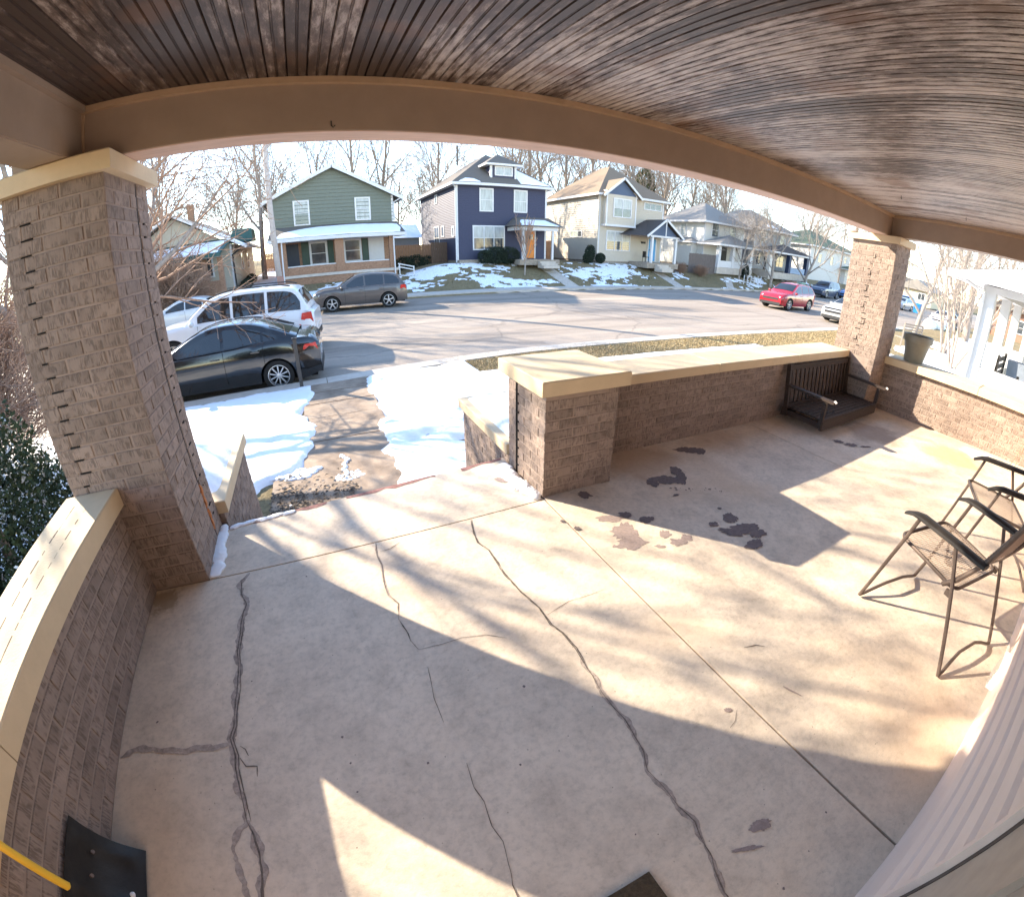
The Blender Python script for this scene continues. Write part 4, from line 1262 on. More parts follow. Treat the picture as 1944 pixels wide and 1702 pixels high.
def side_snow():
    xs = np.arange(6.5, 40, 0.14); ys = np.arange(-3, 8.4, 0.14)
    X, Y = np.meshgrid(xs, ys)
    g = ground_z(X, Y)
    h = (5.6 + 0.06 * (X - 10) - Y) * 0.6 + (fbm(X * 0.7, Y * 0.7, 4) - 0.5) * 2.2
    Z = g + 0.10 * sstep(0, 0.3, h) + 0.04 * (fbm(X, Y, 3) - 0.5) - 0.012
    return grid_mesh('snow', xs, ys, Z, 'snow', keep=(h > -0.02))
tag(side_snow(), 'snow lying between the porch and the white neighbour porch', 'snow', kind='stuff')

# dry grass by the kerb, right
def blades(name, label, n, xr, yr, hmax, cols, seed, mask=None, w=0.006):
    rs = np.random.RandomState(seed)
    x = rs.uniform(xr[0], xr[1], n); y = rs.uniform(yr[0], yr[1], n)
    if mask is not None:
        k = mask(x, y); x, y = x[k], y[k]
    n = len(x)
    z = ground_z(x, y)
    h = hmax * rs.uniform(0.4, 1, n); a = rs.uniform(0, 6.28, n); ln = rs.uniform(0.2, 1.0, n) * h
    V = np.empty((n, 3, 3))
    V[:, 0] = np.stack([x - w * np.sin(a), y + w * np.cos(a), z], 1)
    V[:, 1] = np.stack([x + w * np.sin(a), y - w * np.cos(a), z], 1)
    V[:, 2] = np.stack([x + ln * np.cos(a), y + ln * np.sin(a), z + h], 1)
    me = bpy.data.meshes.new(name)
    me.vertices.add(n * 3); me.vertices.foreach_set('co', V.ravel())
    me.loops.add(n * 3); me.loops.foreach_set('vertex_index', np.arange(n * 3))
    me.polygons.add(n); me.polygons.foreach_set('loop_start', np.arange(n) * 3); me.polygons.foreach_set('loop_total', np.full(n, 3))
    for c in cols: me.materials.append(c)
    me.polygons.foreach_set('material_index', rs.randint(0, len(cols), n))
    me.update()
    o = link_mesh(name, me)
    return tag(o, label, 'grass', kind='stuff')
straw = [pm('straw_%d' % i, c, 0.9, 0.2, 3) for i, c in enumerate([(0.46, 0.34, 0.18), (0.36, 0.27, 0.15), (0.24, 0.21, 0.11), (0.52, 0.40, 0.24)])]
green = [pm('winter_grass_%d' % i, c, 0.9, 0.2, 3) for i, c in enumerate([(0.17, 0.155, 0.085), (0.24, 0.195, 0.12), (0.14, 0.13, 0.07), (0.30, 0.235, 0.15)])]
blades('grass', 'dry straw-coloured grass between the snow patches near the kerb', 70000, (2.5, 22), (7.6, 9.95), 0.05, straw, 1, w=0.008)
blades('grass', 'short green-brown lawn in front of the houses across the street', 60000, (-1, 46), (26.1, 31), 0.07, green, 2, w=0.012)

# patchy snow on the lawns across the street
def far_snow():
    xs = np.arange(-12, 52, 0.12); ys = np.arange(26.05, 31.2, 0.10)
    X, Y = np.meshgrid(xs, ys)
    g = ground_z(X, Y)
    f = fbm(X * 0.55, Y * 1.0, 5) + 0.75 * (fbm(X * 2.6, Y * 3.1, 4) - 0.5)
    amt = np.interp(X, [-12, -4, 2, 5.5, 9, 13, 17.5, 19, 24, 25, 27, 34, 38, 52], [0.60, 0.66, 0.5, 0.56, 0.55, 0.50, 0.46, 0.57, 0.55, 0.34, 0.30, 0.34, 0.40, 0.36])
    upper = sstep(28.2, 30.5, Y) * 0.10 * ((X > 6) & (X < 12)) - sstep(27.4, 26.1, Y) * 0.10
    h = amt + upper - f
    bare = ((X - 13.5) / 2.2) ** 2 + ((Y - 28.2) / 1.0) ** 2
    h = np.where(bare < 1, h - 0.2 * (1 - bare), h)
    Z = g + 0.045 * sstep(0, 0.06, h) - 0.012
    keep = h > -0.01
    # a shovelled path from each porch down to the sidewalk
    keep &= ~((np.abs(X - (16.0 + (30 - Y) * 0.10)) < 0.6)) & ~((np.abs(X - 26.6) < 0.6))
    return grid_mesh('snow', xs, ys, Z, 'snow', keep=keep)
tag(far_snow(), 'patchy melting snow on the lawns across the street', 'snow', kind='stuff')
for (a, b_) in (((16.0, 30.2), (16.4, 26.0)), ((26.6, 29.0), (26.6, 26.0)), ((35.5, 28.6), (33.0, 26.0))):
    w_ = tag(thing('path', (a[0], a[1], 0), None, None), kind='structure')
    n = 5
    for k in range(n):
        p = Vector(a).lerp(Vector(b_), k / n); q = Vector(a).lerp(Vector(b_), (k + 0.96) / n)
        z0, z1 = float(ground_z(p.x, p.y)) + 0.03, float(ground_z(q.x, q.y)) + 0.03
        MB().hexa([(q.x - .5, q.y, z1 - .2), (q.x + .5, q.y, z1 - .2), (p.x + .5, p.y, z0 - .2), (p.x - .5, p.y, z0 - .2), (q.x - .5, q.y, z1), (q.x + .5, q.y, z1), (p.x + .5, p.y, z0), (p.x - .5, p.y, z0)]).build('paving_slab', 'curb', w_)
# snowy driveway between the bungalow and the green house
dv = tag(MB().face([(-4.6, 25.9, -1.0), (-2.3, 25.9, -1.0), (-2.3, 30.4, -0.06), (-4.6, 30.4, -0.06)]).face([(-4.6, 30.4, -0.06), (-2.3, 30.4, -0.06), (-2.3, 52, 0.62), (-4.6, 52, 0.62)]).build('driveway', 'snow', fix=False), kind='structure')
# low snow bank far right
mb = MB()
for i in range(7): mb.blob((38.5 + i * 0.45, 10.4 + 0.2 * math.sin(i), -0.85), (0.7, 0.5, 0.5 - 0.04 * i), i + 5, 0.4)
tag(mb.build('snow_bank', 'snow', smooth='all'), 'ploughed heap of white snow at the kerb beyond the right column', 'snow bank')

# =================================================================== TREES
def tree_segments(seed, h, r0, first=0.3, levels=4, kids=(6, 5, 5, 4), spread=(0.9, 0.8, 0.8, 0.9), ratio=(0.62, 0.55, 0.5, 0.5), up=0.25, wob=0.16, lean=(0, 0), nseg=5, multi=1, rk=0.62, minr=0.004):
    r = random.Random(seed)
    out = [[] for _ in range(levels + 1)]
    def grow(p, d, ln, rad_, lv):
        pts = [p.copy()]; rs = [rad_]
        n = nseg if lv < 2 else 3
        d = d.normalized()
        seg = ln / n
        for i in range(n):
            d = (d + Vector((r.uniform(-1, 1), r.uniform(-1, 1), r.uniform(-1, 1))) * wob + Vector((0, 0, up * (0.35 if lv else 0.12)))).normalized()
            p = p + d * seg
            pts.append(p.copy()); rs.append(max(minr, rad_ * (1 - 0.72 * (i + 1) / n) if lv else rad_ * (1 - 0.62 * (i + 1) / n)))
        out[lv].append((pts, rs))
        if lv >= levels: return
        k = kids[lv]
        st = first if lv == 0 else 0.2
        for j in range(k):
            t = st + (1 - st) * (j + r.uniform(0.2, 0.9)) / k
            x = t * n; i = min(n - 1, int(x)); f = x - i
            q = pts[i].lerp(pts[i + 1], f); rr = rs[i] * (1 - f) + rs[i + 1] * f
            base = (pts[i + 1] - pts[i]).normalized()
            az = j * 2.4 + r.uniform(-0.6, 0.6)
            o1 = base.orthogonal().normalized(); o2 = base.cross(o1)
            side = o1 * math.cos(az) + o2 * math.sin(az)
            sp = spread[lv] * r.uniform(0.75, 1.25)
            nd = (base * math.cos(sp) + side * math.sin(sp))
            grow(q, nd, ln * ratio[lv] * r.uniform(0.7, 1.2) * (1.15 - 0.5 * t), max(minr, rr * rk), lv + 1)
    for m_ in range(multi):
        a = m_ * 6.28 / max(1, multi) + r.uniform(-.3, .3)
        d = Vector((lean[0] + (0.35 * math.cos(a) if multi > 1 else 0), lean[1] + (0.35 * math.sin(a) if multi > 1 else 0), 1))
        grow(Vector((0.06 * math.cos(a) * (multi > 1), 0.06 * math.sin(a) * (multi > 1), 0)), d, h * (1 if m_ == 0 else r.uniform(.75, 1)), r0, 0)
    return out
def seg_mesh(name, segs, mat, sides):
    V = []; F = []
    for pts, rs in segs:
        b = len(V); n = sides
        ref = None
        m_ = len(pts)
        for i, p in enumerate(pts):
            d = (pts[min(i + 1, m_ - 1)] - pts[max(i - 1, 0)]).normalized()
            ref = d.orthogonal().normalized() if ref is None else (ref - d * ref.dot(d)).normalized()
            w = d.cross(ref)
            for k in range(n):
                a = 2 * math.pi * k / n
                q = p + (ref * math.cos(a) + w * math.sin(a)) * rs[i]
                V.append((q.x, q.y, q.z))
        for i in range(m_ - 1):
            for k in range(n):
                F.append((b + i * n + k, b + i * n + (k + 1) % n, b + (i + 1) * n + (k + 1) % n, b + (i + 1) * n + k))
    me = bpy.data.meshes.new(name)
    me.from_pydata(V, [], F)
    me.materials.append(M[mat] if isinstance(mat, str) else mat)
    me.polygons.foreach_set('use_smooth', [True] * len(me.polygons))
    me.update()
    return me
def tree_meshes(seed, mats=('bark', 'bark'), split=2, **kw):
    s = tree_segments(seed, **kw)
    lo = [x for l in s[:split] for x in l]; hi = [x for l in s[split:] for x in l]
    return seg_mesh('trunk', lo, mats[0], 6), seg_mesh('crown', hi, mats[1], 3)
def plant(kind, meshes, loc, rot, sc, label, cat='tree', group=None):
    t = thing(kind, (0, 0, 0), label, cat, group, local=True)
    for nm, me in zip(('trunk', 'crown'), meshes): link_mesh(nm, me, t)
    t.location = loc; t.rotation_euler = (0, 0, rot); t.scale = (sc, sc, sc)
    return t

TA = [tree_meshes(11 + i, split=2, h=11.0, r0=0.21, first=0.22, levels=4, kids=(9, 7, 6, 4), spread=(0.62, 0.7, 0.75, 0.8), ratio=(0.55, 0.6, 0.55, 0.55), up=0.30, wob=0.15, minr=0.011) for i in range(4)]
TB = [tree_meshes(31 + i, mats=('bark_grey', 'bark_grey'), split=2, h=6.5, r0=0.13, first=0.12, levels=4, kids=(10, 8, 6, 4), spread=(0.8, 0.8, 0.8, 0.8), ratio=(0.75, 0.6, 0.55, 0.5), up=0.25, wob=0.18, minr=0.008) for i in range(2)]

# the spreading tree in the near yard whose branches dapple the porch
nt_ = tree_meshes(5, mats=('bark', 'bark_red'), split=2, h=6.2, r0=0.16, first=0.14, levels=4, kids=(14, 9, 7, 5), spread=(0.95, 0.8, 0.8, 0.85), ratio=(0.74, 0.62, 0.55, 0.5), up=0.16, wob=0.17, minr=0.0045)
plant('bare_tree', nt_, (-4.7, 8.3, -1.0), 0.6, 1.0, 'spreading bare tree with reddish twigs in the front yard behind the left column')
nt2 = tree_meshes(17, mats=('bark', 'bark'), split=2, h=9.5, r0=0.22, first=0.3, levels=4, kids=(8, 6, 5, 4), spread=(0.8, 0.75, 0.8, 0.85), ratio=(0.62, 0.6, 0.55, 0.5), up=0.2, wob=0.15, minr=0.005)
plant('bare_tree', nt2, (-9.6, 14.0 - 5.2, -1.0), 2.2, 1.15, 'taller bare tree at the far left edge of the front yard')
# trees beyond the houses
spots = [(-3.6, 36.5, 0, 1.05, 'dark bare tree rising beside the utility pole left of the green house'),
         (-13.5, 47, 1, 1.1, 'bare tree behind the left part of the bungalow'),
         (-8.5, 58, 2, 1.0, 'far bare tree above the chimney of the bungalow'),
         (-17.5, 40, 3, 1.0, 'bare tree behind the bungalow, nearest the left column'),
         (5.2, 50, 1, 1.22, 'bushy bare tree above the middle of the green gable'),
         (8.3, 54, 2, 1.30, 'bare tree filling the gap between the green and the navy house'),
         (1.5, 60, 3, 1.2, 'bare tree behind the left slope of the green house roof'),
         (20.6, 46, 0, 1.25, 'dark forked bare tree behind the right end of the navy house'),
         (23.6, 47, 2, 1.30, 'bare tree between the navy house and the cream house'),
         (28.5, 48, 1, 1.25, 'bare tree directly above the peak of the cream house'),
         (34.0, 50, 3, 1.3, 'bare tree above the right slope of the cream house'),
         (37.5, 45, 0, 1.25, 'thick bare tree behind the cream house next to the white house'),
         (43.5, 47, 2, 1.35, 'thick bare tree above the roof of the white house'),
         (49.5, 48, 1, 1.2, 'bare tree above the grey house'),
         (56.0, 47, 3, 1.2, 'bare tree behind the grey house, on its right'),
         (64.0, 52, 0, 1.2, 'bare tree behind the green-roofed white house'),
         (-24, 52, 2, 1.2, 'bare tree far left beyond the bungalow'),
         (12.5, 68, 1, 1.0, 'faint far tree behind the navy house'),
         (-30, 60, 1, 1.3, 'bare tree at the far left horizon beyond the near yard tree'),
         (-4.5, 66, 2, 1.25, 'faint bare tree above the driveway between bungalow and green house'),
         (16.8, 60, 3, 1.35, 'bare tree behind the peak of the navy house roof'),
         (26.2, 60, 0, 1.45, 'taller bare tree in the second row behind the gap right of the navy house'),
         (31.3, 58, 2, 1.45, 'second row bare tree behind the ridge of the cream house'),
         (40.5, 60, 3, 1.5, 'second row bare tree left above the white house'),
         (47.0, 62, 0, 1.5, 'second row bare tree right above the white house'),
         (53.0, 60, 2, 1.45, 'second row bare tree over the grey house ridge'),
         (60.5, 64, 1, 1.5, 'second row bare tree above the left part of the corner house'),
         (71.0, 62, 3, 1.5, 'second row bare tree over the right end of the corner house'),
         (84, 50, 0, 1.4, 'bare tree beyond the street corner near the right column'),
         (96, 44, 1, 1.4, 'bare tree over the distant orange building'),
         (70, 13.5 - 4, 2, 1.1, 'bare tree over the brown house far down the street'),
         (58, 9.0, 3, 1.0, 'bare tree left of the brown house far down the street'),
         (90, 34, 2, 1.2, 'bare tree at the far end of the street'),
         (78, 22.5 + 6, 0, 1.1, 'bare tree on the street corner right of the column'),
         (100, 22, 1, 1.2, 'far bare tree above the neighbour porch roof')]
for i, (x, y, k, s, lab) in enumerate(spots):
    plant('bare_tree', TA[k], (x, y, float(ground_z(x, y)) - 0.1), i * 1.7, s, lab)
# trees and shrubs nearer on the right
ST_ = tree_meshes(41, mats=('bark_grey', 'bark_grey'), split=1, h=4.6, r0=0.07, first=0.35, levels=3, kids=(6, 5, 4, 4), spread=(0.55, 0.6, 0.7, 0.8), ratio=(0.55, 0.55, 0.5, 0.5), up=0.2, wob=0.10, multi=6, minr=0.006)
plant('crape_myrtle', ST_, (22.6, 5.2, -1.0), 0.3, 1.0, 'multi-stemmed bare shrub tree seen just right of the planter', 'tree')
plant('crape_myrtle', ST_, (18.6, 3.85, -1.0), 2.0, 0.85, 'smaller multi-stemmed bare shrub in front of the neighbour porch', 'tree')
plant('bare_tree', TA[3], (34, 6.6, -1.0), 1.0, 1.25, 'big tree trunk rising behind the neighbour porch eave', 'tree')
plant('bare_tree', TA[2], (31.5, 7.2, -1.0), 2.0, 0.85, 'slimmer bare tree left of the big trunk on the right', 'tree')
plant('bare_tree', TB[0], (30.0, 8.9, -1.0), 2.0, 1.2, 'pale low-branched tree directly right of the right column', 'tree')
plant('bare_tree', TB[1], (40.5, 27.0, -0.9), 0.4, 1.15, 'low spreading bare tree in front of the grey house porch', 'tree')
plant('bare_tree', TB[0], (47.5, 27.3, -0.9), 1.4, 1.25, 'multi-branched bare tree above the red car', 'tree')
plant('bare_tree', TB[1], (36.8, 28.2, -0.8), 3.0, 0.9, 'pinkish bare tree in front of the white house', 'tree')
bt = tree_meshes(53, mats=('bark_grey', 'bark_red'), split=1, h=2.0, r0=0.06, first=0.3, levels=3, kids=(14, 6, 4, 4), spread=(0.5, 0.4, 0.4, 0.5), ratio=(0.95, 0.45, 0.4, 0.5), up=0.45, wob=0.06, minr=0.008)
plant('young_tree', bt, (13.75, 28.1, float(ground_z(13.75, 28.1))), 0.3, 1.15, 'small upright bare tree on the lawn before the navy house', 'tree')
# brushy thicket in front of the bungalow
br_ = tree_meshes(61, mats=('bark_red', 'bark_red'), split=1, h=2.9, r0=0.03, first=0.1, levels=3, kids=(9, 6, 6, 4), spread=(0.7, 0.7, 0.7, 0.8), ratio=(0.6, 0.6, 0.55, 0.5), up=0.1, wob=0.2, multi=18, minr=0.009)
for i, (x, y, s, lab) in enumerate([(-9.4, 26.3, 1.15, 'orange-brown thicket of twigs in front of the bungalow porch, left'), (-7.6, 26.2, 1.0, 'orange-brown bush by the bungalow window'), (-11.6, 26.8, 1.3, 'tall brown thicket next to the left column'),
                                    (31.4, 28.4, 0.32, 'low brown shrub at the foot of the grey wooden fence'), (29.3, 28.9, 0.3, 'dry brown plant at the corner of the cream house porch')]):
    plant('shrub', br_, (x, y, float(ground_z(x, y)) - 0.1), i * 1.3, s, lab, 'shrub')
tb2 = tree_meshes(71, mats=('bark_red', 'bark_red'), split=2, h=7.5, r0=0.12, first=0.2, levels=4, kids=(11, 8, 6, 5), spread=(0.75, 0.75, 0.8, 0.8), ratio=(0.68, 0.6, 0.55, 0.5), up=0.22, wob=0.16, minr=0.006)
for _i, (_x, _y, _s, _l) in enumerate([(-5.6, 6.4, 0.85, 'bare twiggy thicket at the far left of the yard behind the evergreen bush'), (-7.6, 7.6, 1.1, 'larger bare thicket beyond the evergreen bush at the far left')]):
    plant('shrub', br_, (_x, _y, -1.0), _i * 2.0, _s, _l, 'shrub')
plant('bare_tree', tb2, (-10.5, 26.8, -0.9), 0.9, 1.35, 'bare tree with orange-brown twigs rising before the bungalow')

# far woods that read as one grey-brown mass
woods = tree_segments(91, h=9.0, r0=0.12, first=0.2, levels=3, kids=(9, 7, 6, 4), spread=(0.6, 0.7, 0.8, 0.8), ratio=(0.6, 0.55, 0.5, 0.5), up=0.25, wob=0.15, minr=0.025)
wseg = [x for l in woods for x in l]
wme = seg_mesh('far_woods', wseg, 'bark', 3)
vb = np.empty(len(wme.vertices) * 3); wme.vertices.foreach_get('co', vb); vb = vb.reshape(-1, 3)
fb = np.array([p.vertices[:] for p in wme.polygons])
rs = np.random.RandomState(2)
VV = []; FF = []; o_ = 0
for i in range(100):
    if i < 40: x = -110 + i * 9.5 + rs.uniform(-3, 3); y = rs.uniform(70, 100); s = rs.uniform(1.1, 1.7)
    else: x = -60 + (i - 40) * 2.9 + rs.uniform(-1.5, 1.5); y = rs.uniform(50, 68); s = rs.uniform(0.5, 0.95)
    a = rs.uniform(0, 6.28)
    c_, s_ = math.cos(a), math.sin(a)
    v = vb.copy() * s
    v = np.stack([v[:, 0] * c_ - v[:, 1] * s_ + x, v[:, 0] * s_ + v[:, 1] * c_ + y, v[:, 2] + 0.6], 1)
    VV.append(v); FF.append(fb + o_); o_ += len(v)
VV = np.concatenate(VV); FF = np.concatenate(FF)
me = bpy.data.meshes.new('far_woods')
me.vertices.add(len(VV)); me.vertices.foreach_set('co', VV.ravel())
me.loops.add(len(FF) * 4); me.loops.foreach_set('vertex_index', FF.ravel())
me.polygons.add(len(FF)); me.polygons.foreach_set('loop_start', np.arange(len(FF)) * 4); me.polygons.foreach_set('loop_total', np.full(len(FF), 4))
me.materials.append(M['bark']); me.update()
tag(link_mesh('far_woods', me), 'far band of leafless trees behind all the houses', 'woods', kind='stuff')
bpy.data.meshes.remove(wme)

# leafy shrubs
def leaf_cloud(name, blobs, n, size, mat, parent, seed, flat=0.5):
    rs = np.random.RandomState(seed)
    bl = np.array(blobs, float)
    vol = bl[:, 3] * bl[:, 4] * bl[:, 5]
    k = rs.choice(len(bl), n, p=vol / vol.sum())
    d = rs.normal(size=(n, 3)); d /= np.linalg.norm(d, axis=1)[:, None]
    rr = rs.uniform(0.62, 1.04, n) ** 0.7
    P = bl[k, :3] + d * bl[k, 3:6] * rr[:, None]
    a = rs.normal(size=(n, 3)); a += d * flat; a /= np.linalg.norm(a, axis=1)[:, None]
    b_ = np.cross(a, rs.normal(size=(n, 3))); b_ /= np.linalg.norm(b_, axis=1)[:, None]
    s = size * rs.uniform(0.5, 1.2, n)[:, None]
    V = np.stack([P + a * s, P + b_ * s * 0.45, P - a * s * 0.8, P - b_ * s * 0.45], 1)
    V = V - np.array(ORG[parent])
    me = bpy.data.meshes.new(name)
    me.vertices.add(n * 4); me.vertices.foreach_set('co', V.ravel())
    me.loops.add(n * 4); me.loops.foreach_set('vertex_index', np.arange(n * 4))
    me.polygons.add(n); me.polygons.foreach_set('loop_start', np.arange(n) * 4); me.polygons.foreach_set('loop_total', np.full(n, 4))
    me.materials.append(M[mat]); me.update()
    o = link_mesh(name, me, parent)
    return o
ev = thing('evergreen_shrub', (-2.6, 2.9, GZ), 'dark evergreen bush dusted with snow left of the left column', 'shrub')
bl = [(-2.75, 3.0, 0.35, .6, .6, .75), (-3.3, 2.9, 0.5, .6, .6, .7), (-2.9, 3.1, -0.1, .85, .8, .75), (-2.3, 2.4, -0.45, .55, .6, .5), (-3.1, 2.3, -0.3, .7, .6, .6), (-3.4, 3.4, 0.15, .6, .6, .6), (-2.55, 3.6, -0.2, .5, .5, .6), (-2.1, 1.7, -0.6, .5, .5, .4), (-2.8, 1.5, -0.4, .6, .6, .5)]
leaf_cloud('leaves', bl, 42000, 0.030, 'evergreen', ev, 1)
leaf_cloud('snow', [(a, b_, c_ + f * 0.35, d * .7, e * .7, f * .65) for a, b_, c_, d, e, f in bl], 1600, 0.04, 'snow', ev, 2, 0.1)['kind'] = 'stuff'
mb = MB()
for a, b_, c_, d, e, f in bl: mb.tube([(a, b_, -0.98), (a, b_, c_ + f * .3)], [0.04, 0.015], 6)
mb.build('stem', 'bark', ev)['kind'] = 'stuff'
def shrub(label, blobs, mat, n, size, seed, name='evergreen_shrub'):
    b0 = blobs[0]
    t = thing(name, (b0[0], b0[1], b0[2] - b0[5]), label, 'shrub')
    leaf_cloud('leaves', blobs, n, size, mat, t, seed)
    return t
gz = lambda x, y: float(ground_z(x, y))
shrub('dark rounded hedge bush under the front window of the navy house', [(12.4, 30.1, 0.95, .95, .6, .62), (13.4, 30.1, 0.95, .9, .6, .62), (11.6, 30.2, 0.85, .5, .5, .5)], 'hedge', 9000, 0.06, 4)
shrub('taller dark evergreen at the left corner of the cream house', [(20.75, 30.6, 1.1, .42, .42, .8), (20.5, 30.5, 0.8, .4, .4, .5), (21.0, 30.7, 1.4, .28, .3, .5)], 'hedge', 5000, 0.06, 5)
shrub('smaller round evergreen beside the taller one at the cream house', [(21.6, 30.3, 0.85, .42, .4, .42)], 'hedge', 3000, 0.06, 6)
shrub('row of dark shrubs along the side yard fence of the green house', [(6.6, 33.5, 0.35, .8, .5, .7), (7.5, 33.8, 0.4, .8, .5, .7), (8.4, 34.0, 0.4, .7, .5, .6)], 'hedge', 6000, 0.07, 7)
shrub('dark narrow evergreen before the grey house', [(38.3, 28.6, 0.35, .35, .35, .95)], 'hedge', 3500, 0.06, 8)
shrub('low dark hedge in front of the bungalow side wall', [(-4.3, 31.5, 0.15, .35, 1.6, .35), (-4.4, 35, 0.3, .35, 1.6, .4)], 'hedge', 4000, 0.07, 9)
cn = thing('pine_tree', (44.0, 52, 0.5), 'tall olive-green conifer behind the white house', 'tree')
leaf_cloud('crown', [(44, 52, 7.5, 2.2, 2.2, 4.0), (44.3, 52, 11, 1.5, 1.5, 2.6), (43.8, 52, 4.5, 2.4, 2.4, 2)], 16000, 0.22, 'pine', cn, 10)
MB().tube([(44, 52, 0.3), (44, 52, 11)], [0.3, 0.08], 8).build('trunk', 'bark', cn)

# =================================================================== HOUSES
HM = {}
def hm(name, c, **k):
    if name not in HM: HM[name] = pm(name, c, **k)
    return HM[name]
NAVY = hm('navy_lap_siding', (0.048, 0.050, 0.088), rough=0.55, var=0.06)
CREAM = hm('cream_lap_siding', (0.50, 0.44, 0.36), rough=0.6, var=0.05)
GREEN = hm('sage_green_siding', (0.15, 0.165, 0.135), rough=0.6, var=0.06)
OFFW = hm('off_white_siding', (0.62, 0.60, 0.56), rough=0.6, var=0.05)
GREYW = hm('grey_blue_siding', (0.34, 0.34, 0.35), rough=0.6, var=0.06)
TRIM = hm('white_trim', (0.62, 0.61, 0.61), rough=0.5, var=0.03)
BRICKF = hm('orange_brown_far_brick', (0.31, 0.18, 0.115), rough=0.9, var=0.35, scale=9, stretch=(1, 1, 3))
STONE = hm('tan_foundation', (0.30, 0.25, 0.20), rough=0.9, var=0.25, scale=8)
SH_GREY = hm('grey_shingles', (0.14, 0.122, 0.108), rough=0.95, var=0.15, scale=30)
SH_TAN = hm('tan_shingles', (0.21, 0.155, 0.11), rough=0.95, var=0.15, scale=30)
SH_LIGHT = hm('light_grey_shingles', (0.25, 0.23, 0.21), rough=0.95, var=0.15, scale=30)
SH_GREEN = hm('green_shingles', (0.12, 0.15, 0.10), rough=0.95, var=0.15, scale=30)
FENCE = hm('weathered_fence_boards', (0.13, 0.085, 0.06), rough=0.9, var=0.3, scale=8, stretch=(4, 4, 0.5))
FENCE_O = hm('orange_brown_fence_boards', (0.42, 0.23, 0.13), rough=0.9, var=0.3, scale=8, stretch=(4, 4, 0.5))
FENCE_G = hm('grey_brown_fence_boards', (0.15, 0.125, 0.115), rough=0.9, var=0.3, scale=8, stretch=(4, 4, 0.5))
ORANGE = hm('orange_door_paint', (0.72, 0.24, 0.045), rough=0.45, var=0.05)
BLUE = hm('bright_blue_door_paint', (0.07, 0.30, 0.58), rough=0.45, var=0.05)
BLUEG = hm('blue_gable_siding', (0.075, 0.105, 0.17), rough=0.6, var=0.06)
DKGREEN = hm('dark_green_trim', (0.035, 0.09, 0.085), rough=0.6, var=0.1)

class FM(MB):
    """boxes on a house face; u along the face, v up, d outwards"""
    def __init__(s, face, pos):
        super().__init__(); s.face_ = face; s.pos = pos
    def P(s, u, v, d):
        p = s.pos
        return {'front': (u, p - d, v), 'left': (p - d, u, v), 'right': (p + d, u, v), 'back': (u, p + d, v)}[s.face_]
    def bx(s, u0, u1, v0, v1, d0, d1):
        a = s.P(u0, v0, d0); b_ = s.P(u1, v1, d1)
        return s.box(a[0], b_[0], a[1], b_[1], a[2], b_[2])

def walls(h, x0, x1, y0, y1, z0, z1, mat, lap=0.12, faces=('front', 'left', 'right')):
    MB().box(x0, x1, y0, y1, z0, z1).build('wall', mat, h)
    for f in faces:
        pos = {'front': y0, 'left': x0, 'right': x1}[f]
        a, b_ = (x0, x1) if f == 'front' else (y0, y1)
        mb = FM(f, pos)
        z = z0 + 0.01
        while z < z1 - 0.02:
            t = min(lap, z1 - z)
            q = [mb.P(a + .005, z, 0.0), mb.P(b_ - .005, z, 0.0), mb.P(b_ - .005, z, 0.022 + lap * 0.08), mb.P(a + .005, z, 0.022 + lap * 0.08),
                 mb.P(a + .005, z + t, 0.0), mb.P(b_ - .005, z + t, 0.0), mb.P(b_ - .005, z + t, 0.004), mb.P(a + .005, z + t, 0.004)]
            mb.hexa(q)
            z += lap
        o = mb.build('siding', mat, h); o['kind'] = 'stuff'
    for f in faces:
        if f == 'front':
            for xx in (x0, x1): MB().box(xx - 0.03 if xx == x0 else xx - 0.11, xx + 0.11 if xx == x0 else xx + 0.03, y0 - 0.035, y0 + 0.08, z0, z1).build('corner_board', TRIM, h)

def window(h, face, pos, u0, u1, z0, z1, cols=1, rows=2, mat='glass', frame=0.10, mull=0.06, name='window', trim=None):
    trim = trim or TRIM
    mb = FM(face, pos)
    d = 0.06
    mb.bx(u0, u0 + frame, z0, z1, 0.0, d); mb.bx(u1 - frame, u1, z0, z1, 0.0, d)
    mb.bx(u0 + frame, u1 - frame, z1 - frame, z1, 0.0, d); mb.bx(u0 + frame, u1 - frame, z0, z0 + frame * .8, 0.0, d + 0.01)
    a, b_ = u0 + frame, u1 - frame; c, e = z0 + frame * .8, z1 - frame
    for i in range(1, cols):
        x = a + (b_ - a) * i / cols; mb.bx(x - mull / 2, x + mull / 2, c, e, 0.0, d - 0.008)
    w = mb.build(name, trim, h)
    for i in range(cols):
        for j in range(rows):
            A = a + (b_ - a) * i / cols + (mull / 2 if i else 0); B = a + (b_ - a) * (i + 1) / cols - (mull / 2 if i < cols - 1 else 0)
            C = c + (e - c) * j / rows + (0.02 if j else 0); D = c + (e - c) * (j + 1) / rows - (0.02 if j < rows - 1 else 0)
            mt = mat if not isinstance(mat, (list, tuple)) else mat[j % len(mat)]
            FM(face, pos).bx(A, B, C, D, 0.024, 0.034).build('pane', mt, w)
    for j in range(1, rows):
        z = c + (e - c) * j / rows
        FM(face, pos).bx(a, b_, z - 0.02, z + 0.02, 0.025, d - 0.012).build('meeting_rail', trim, w)
    return w

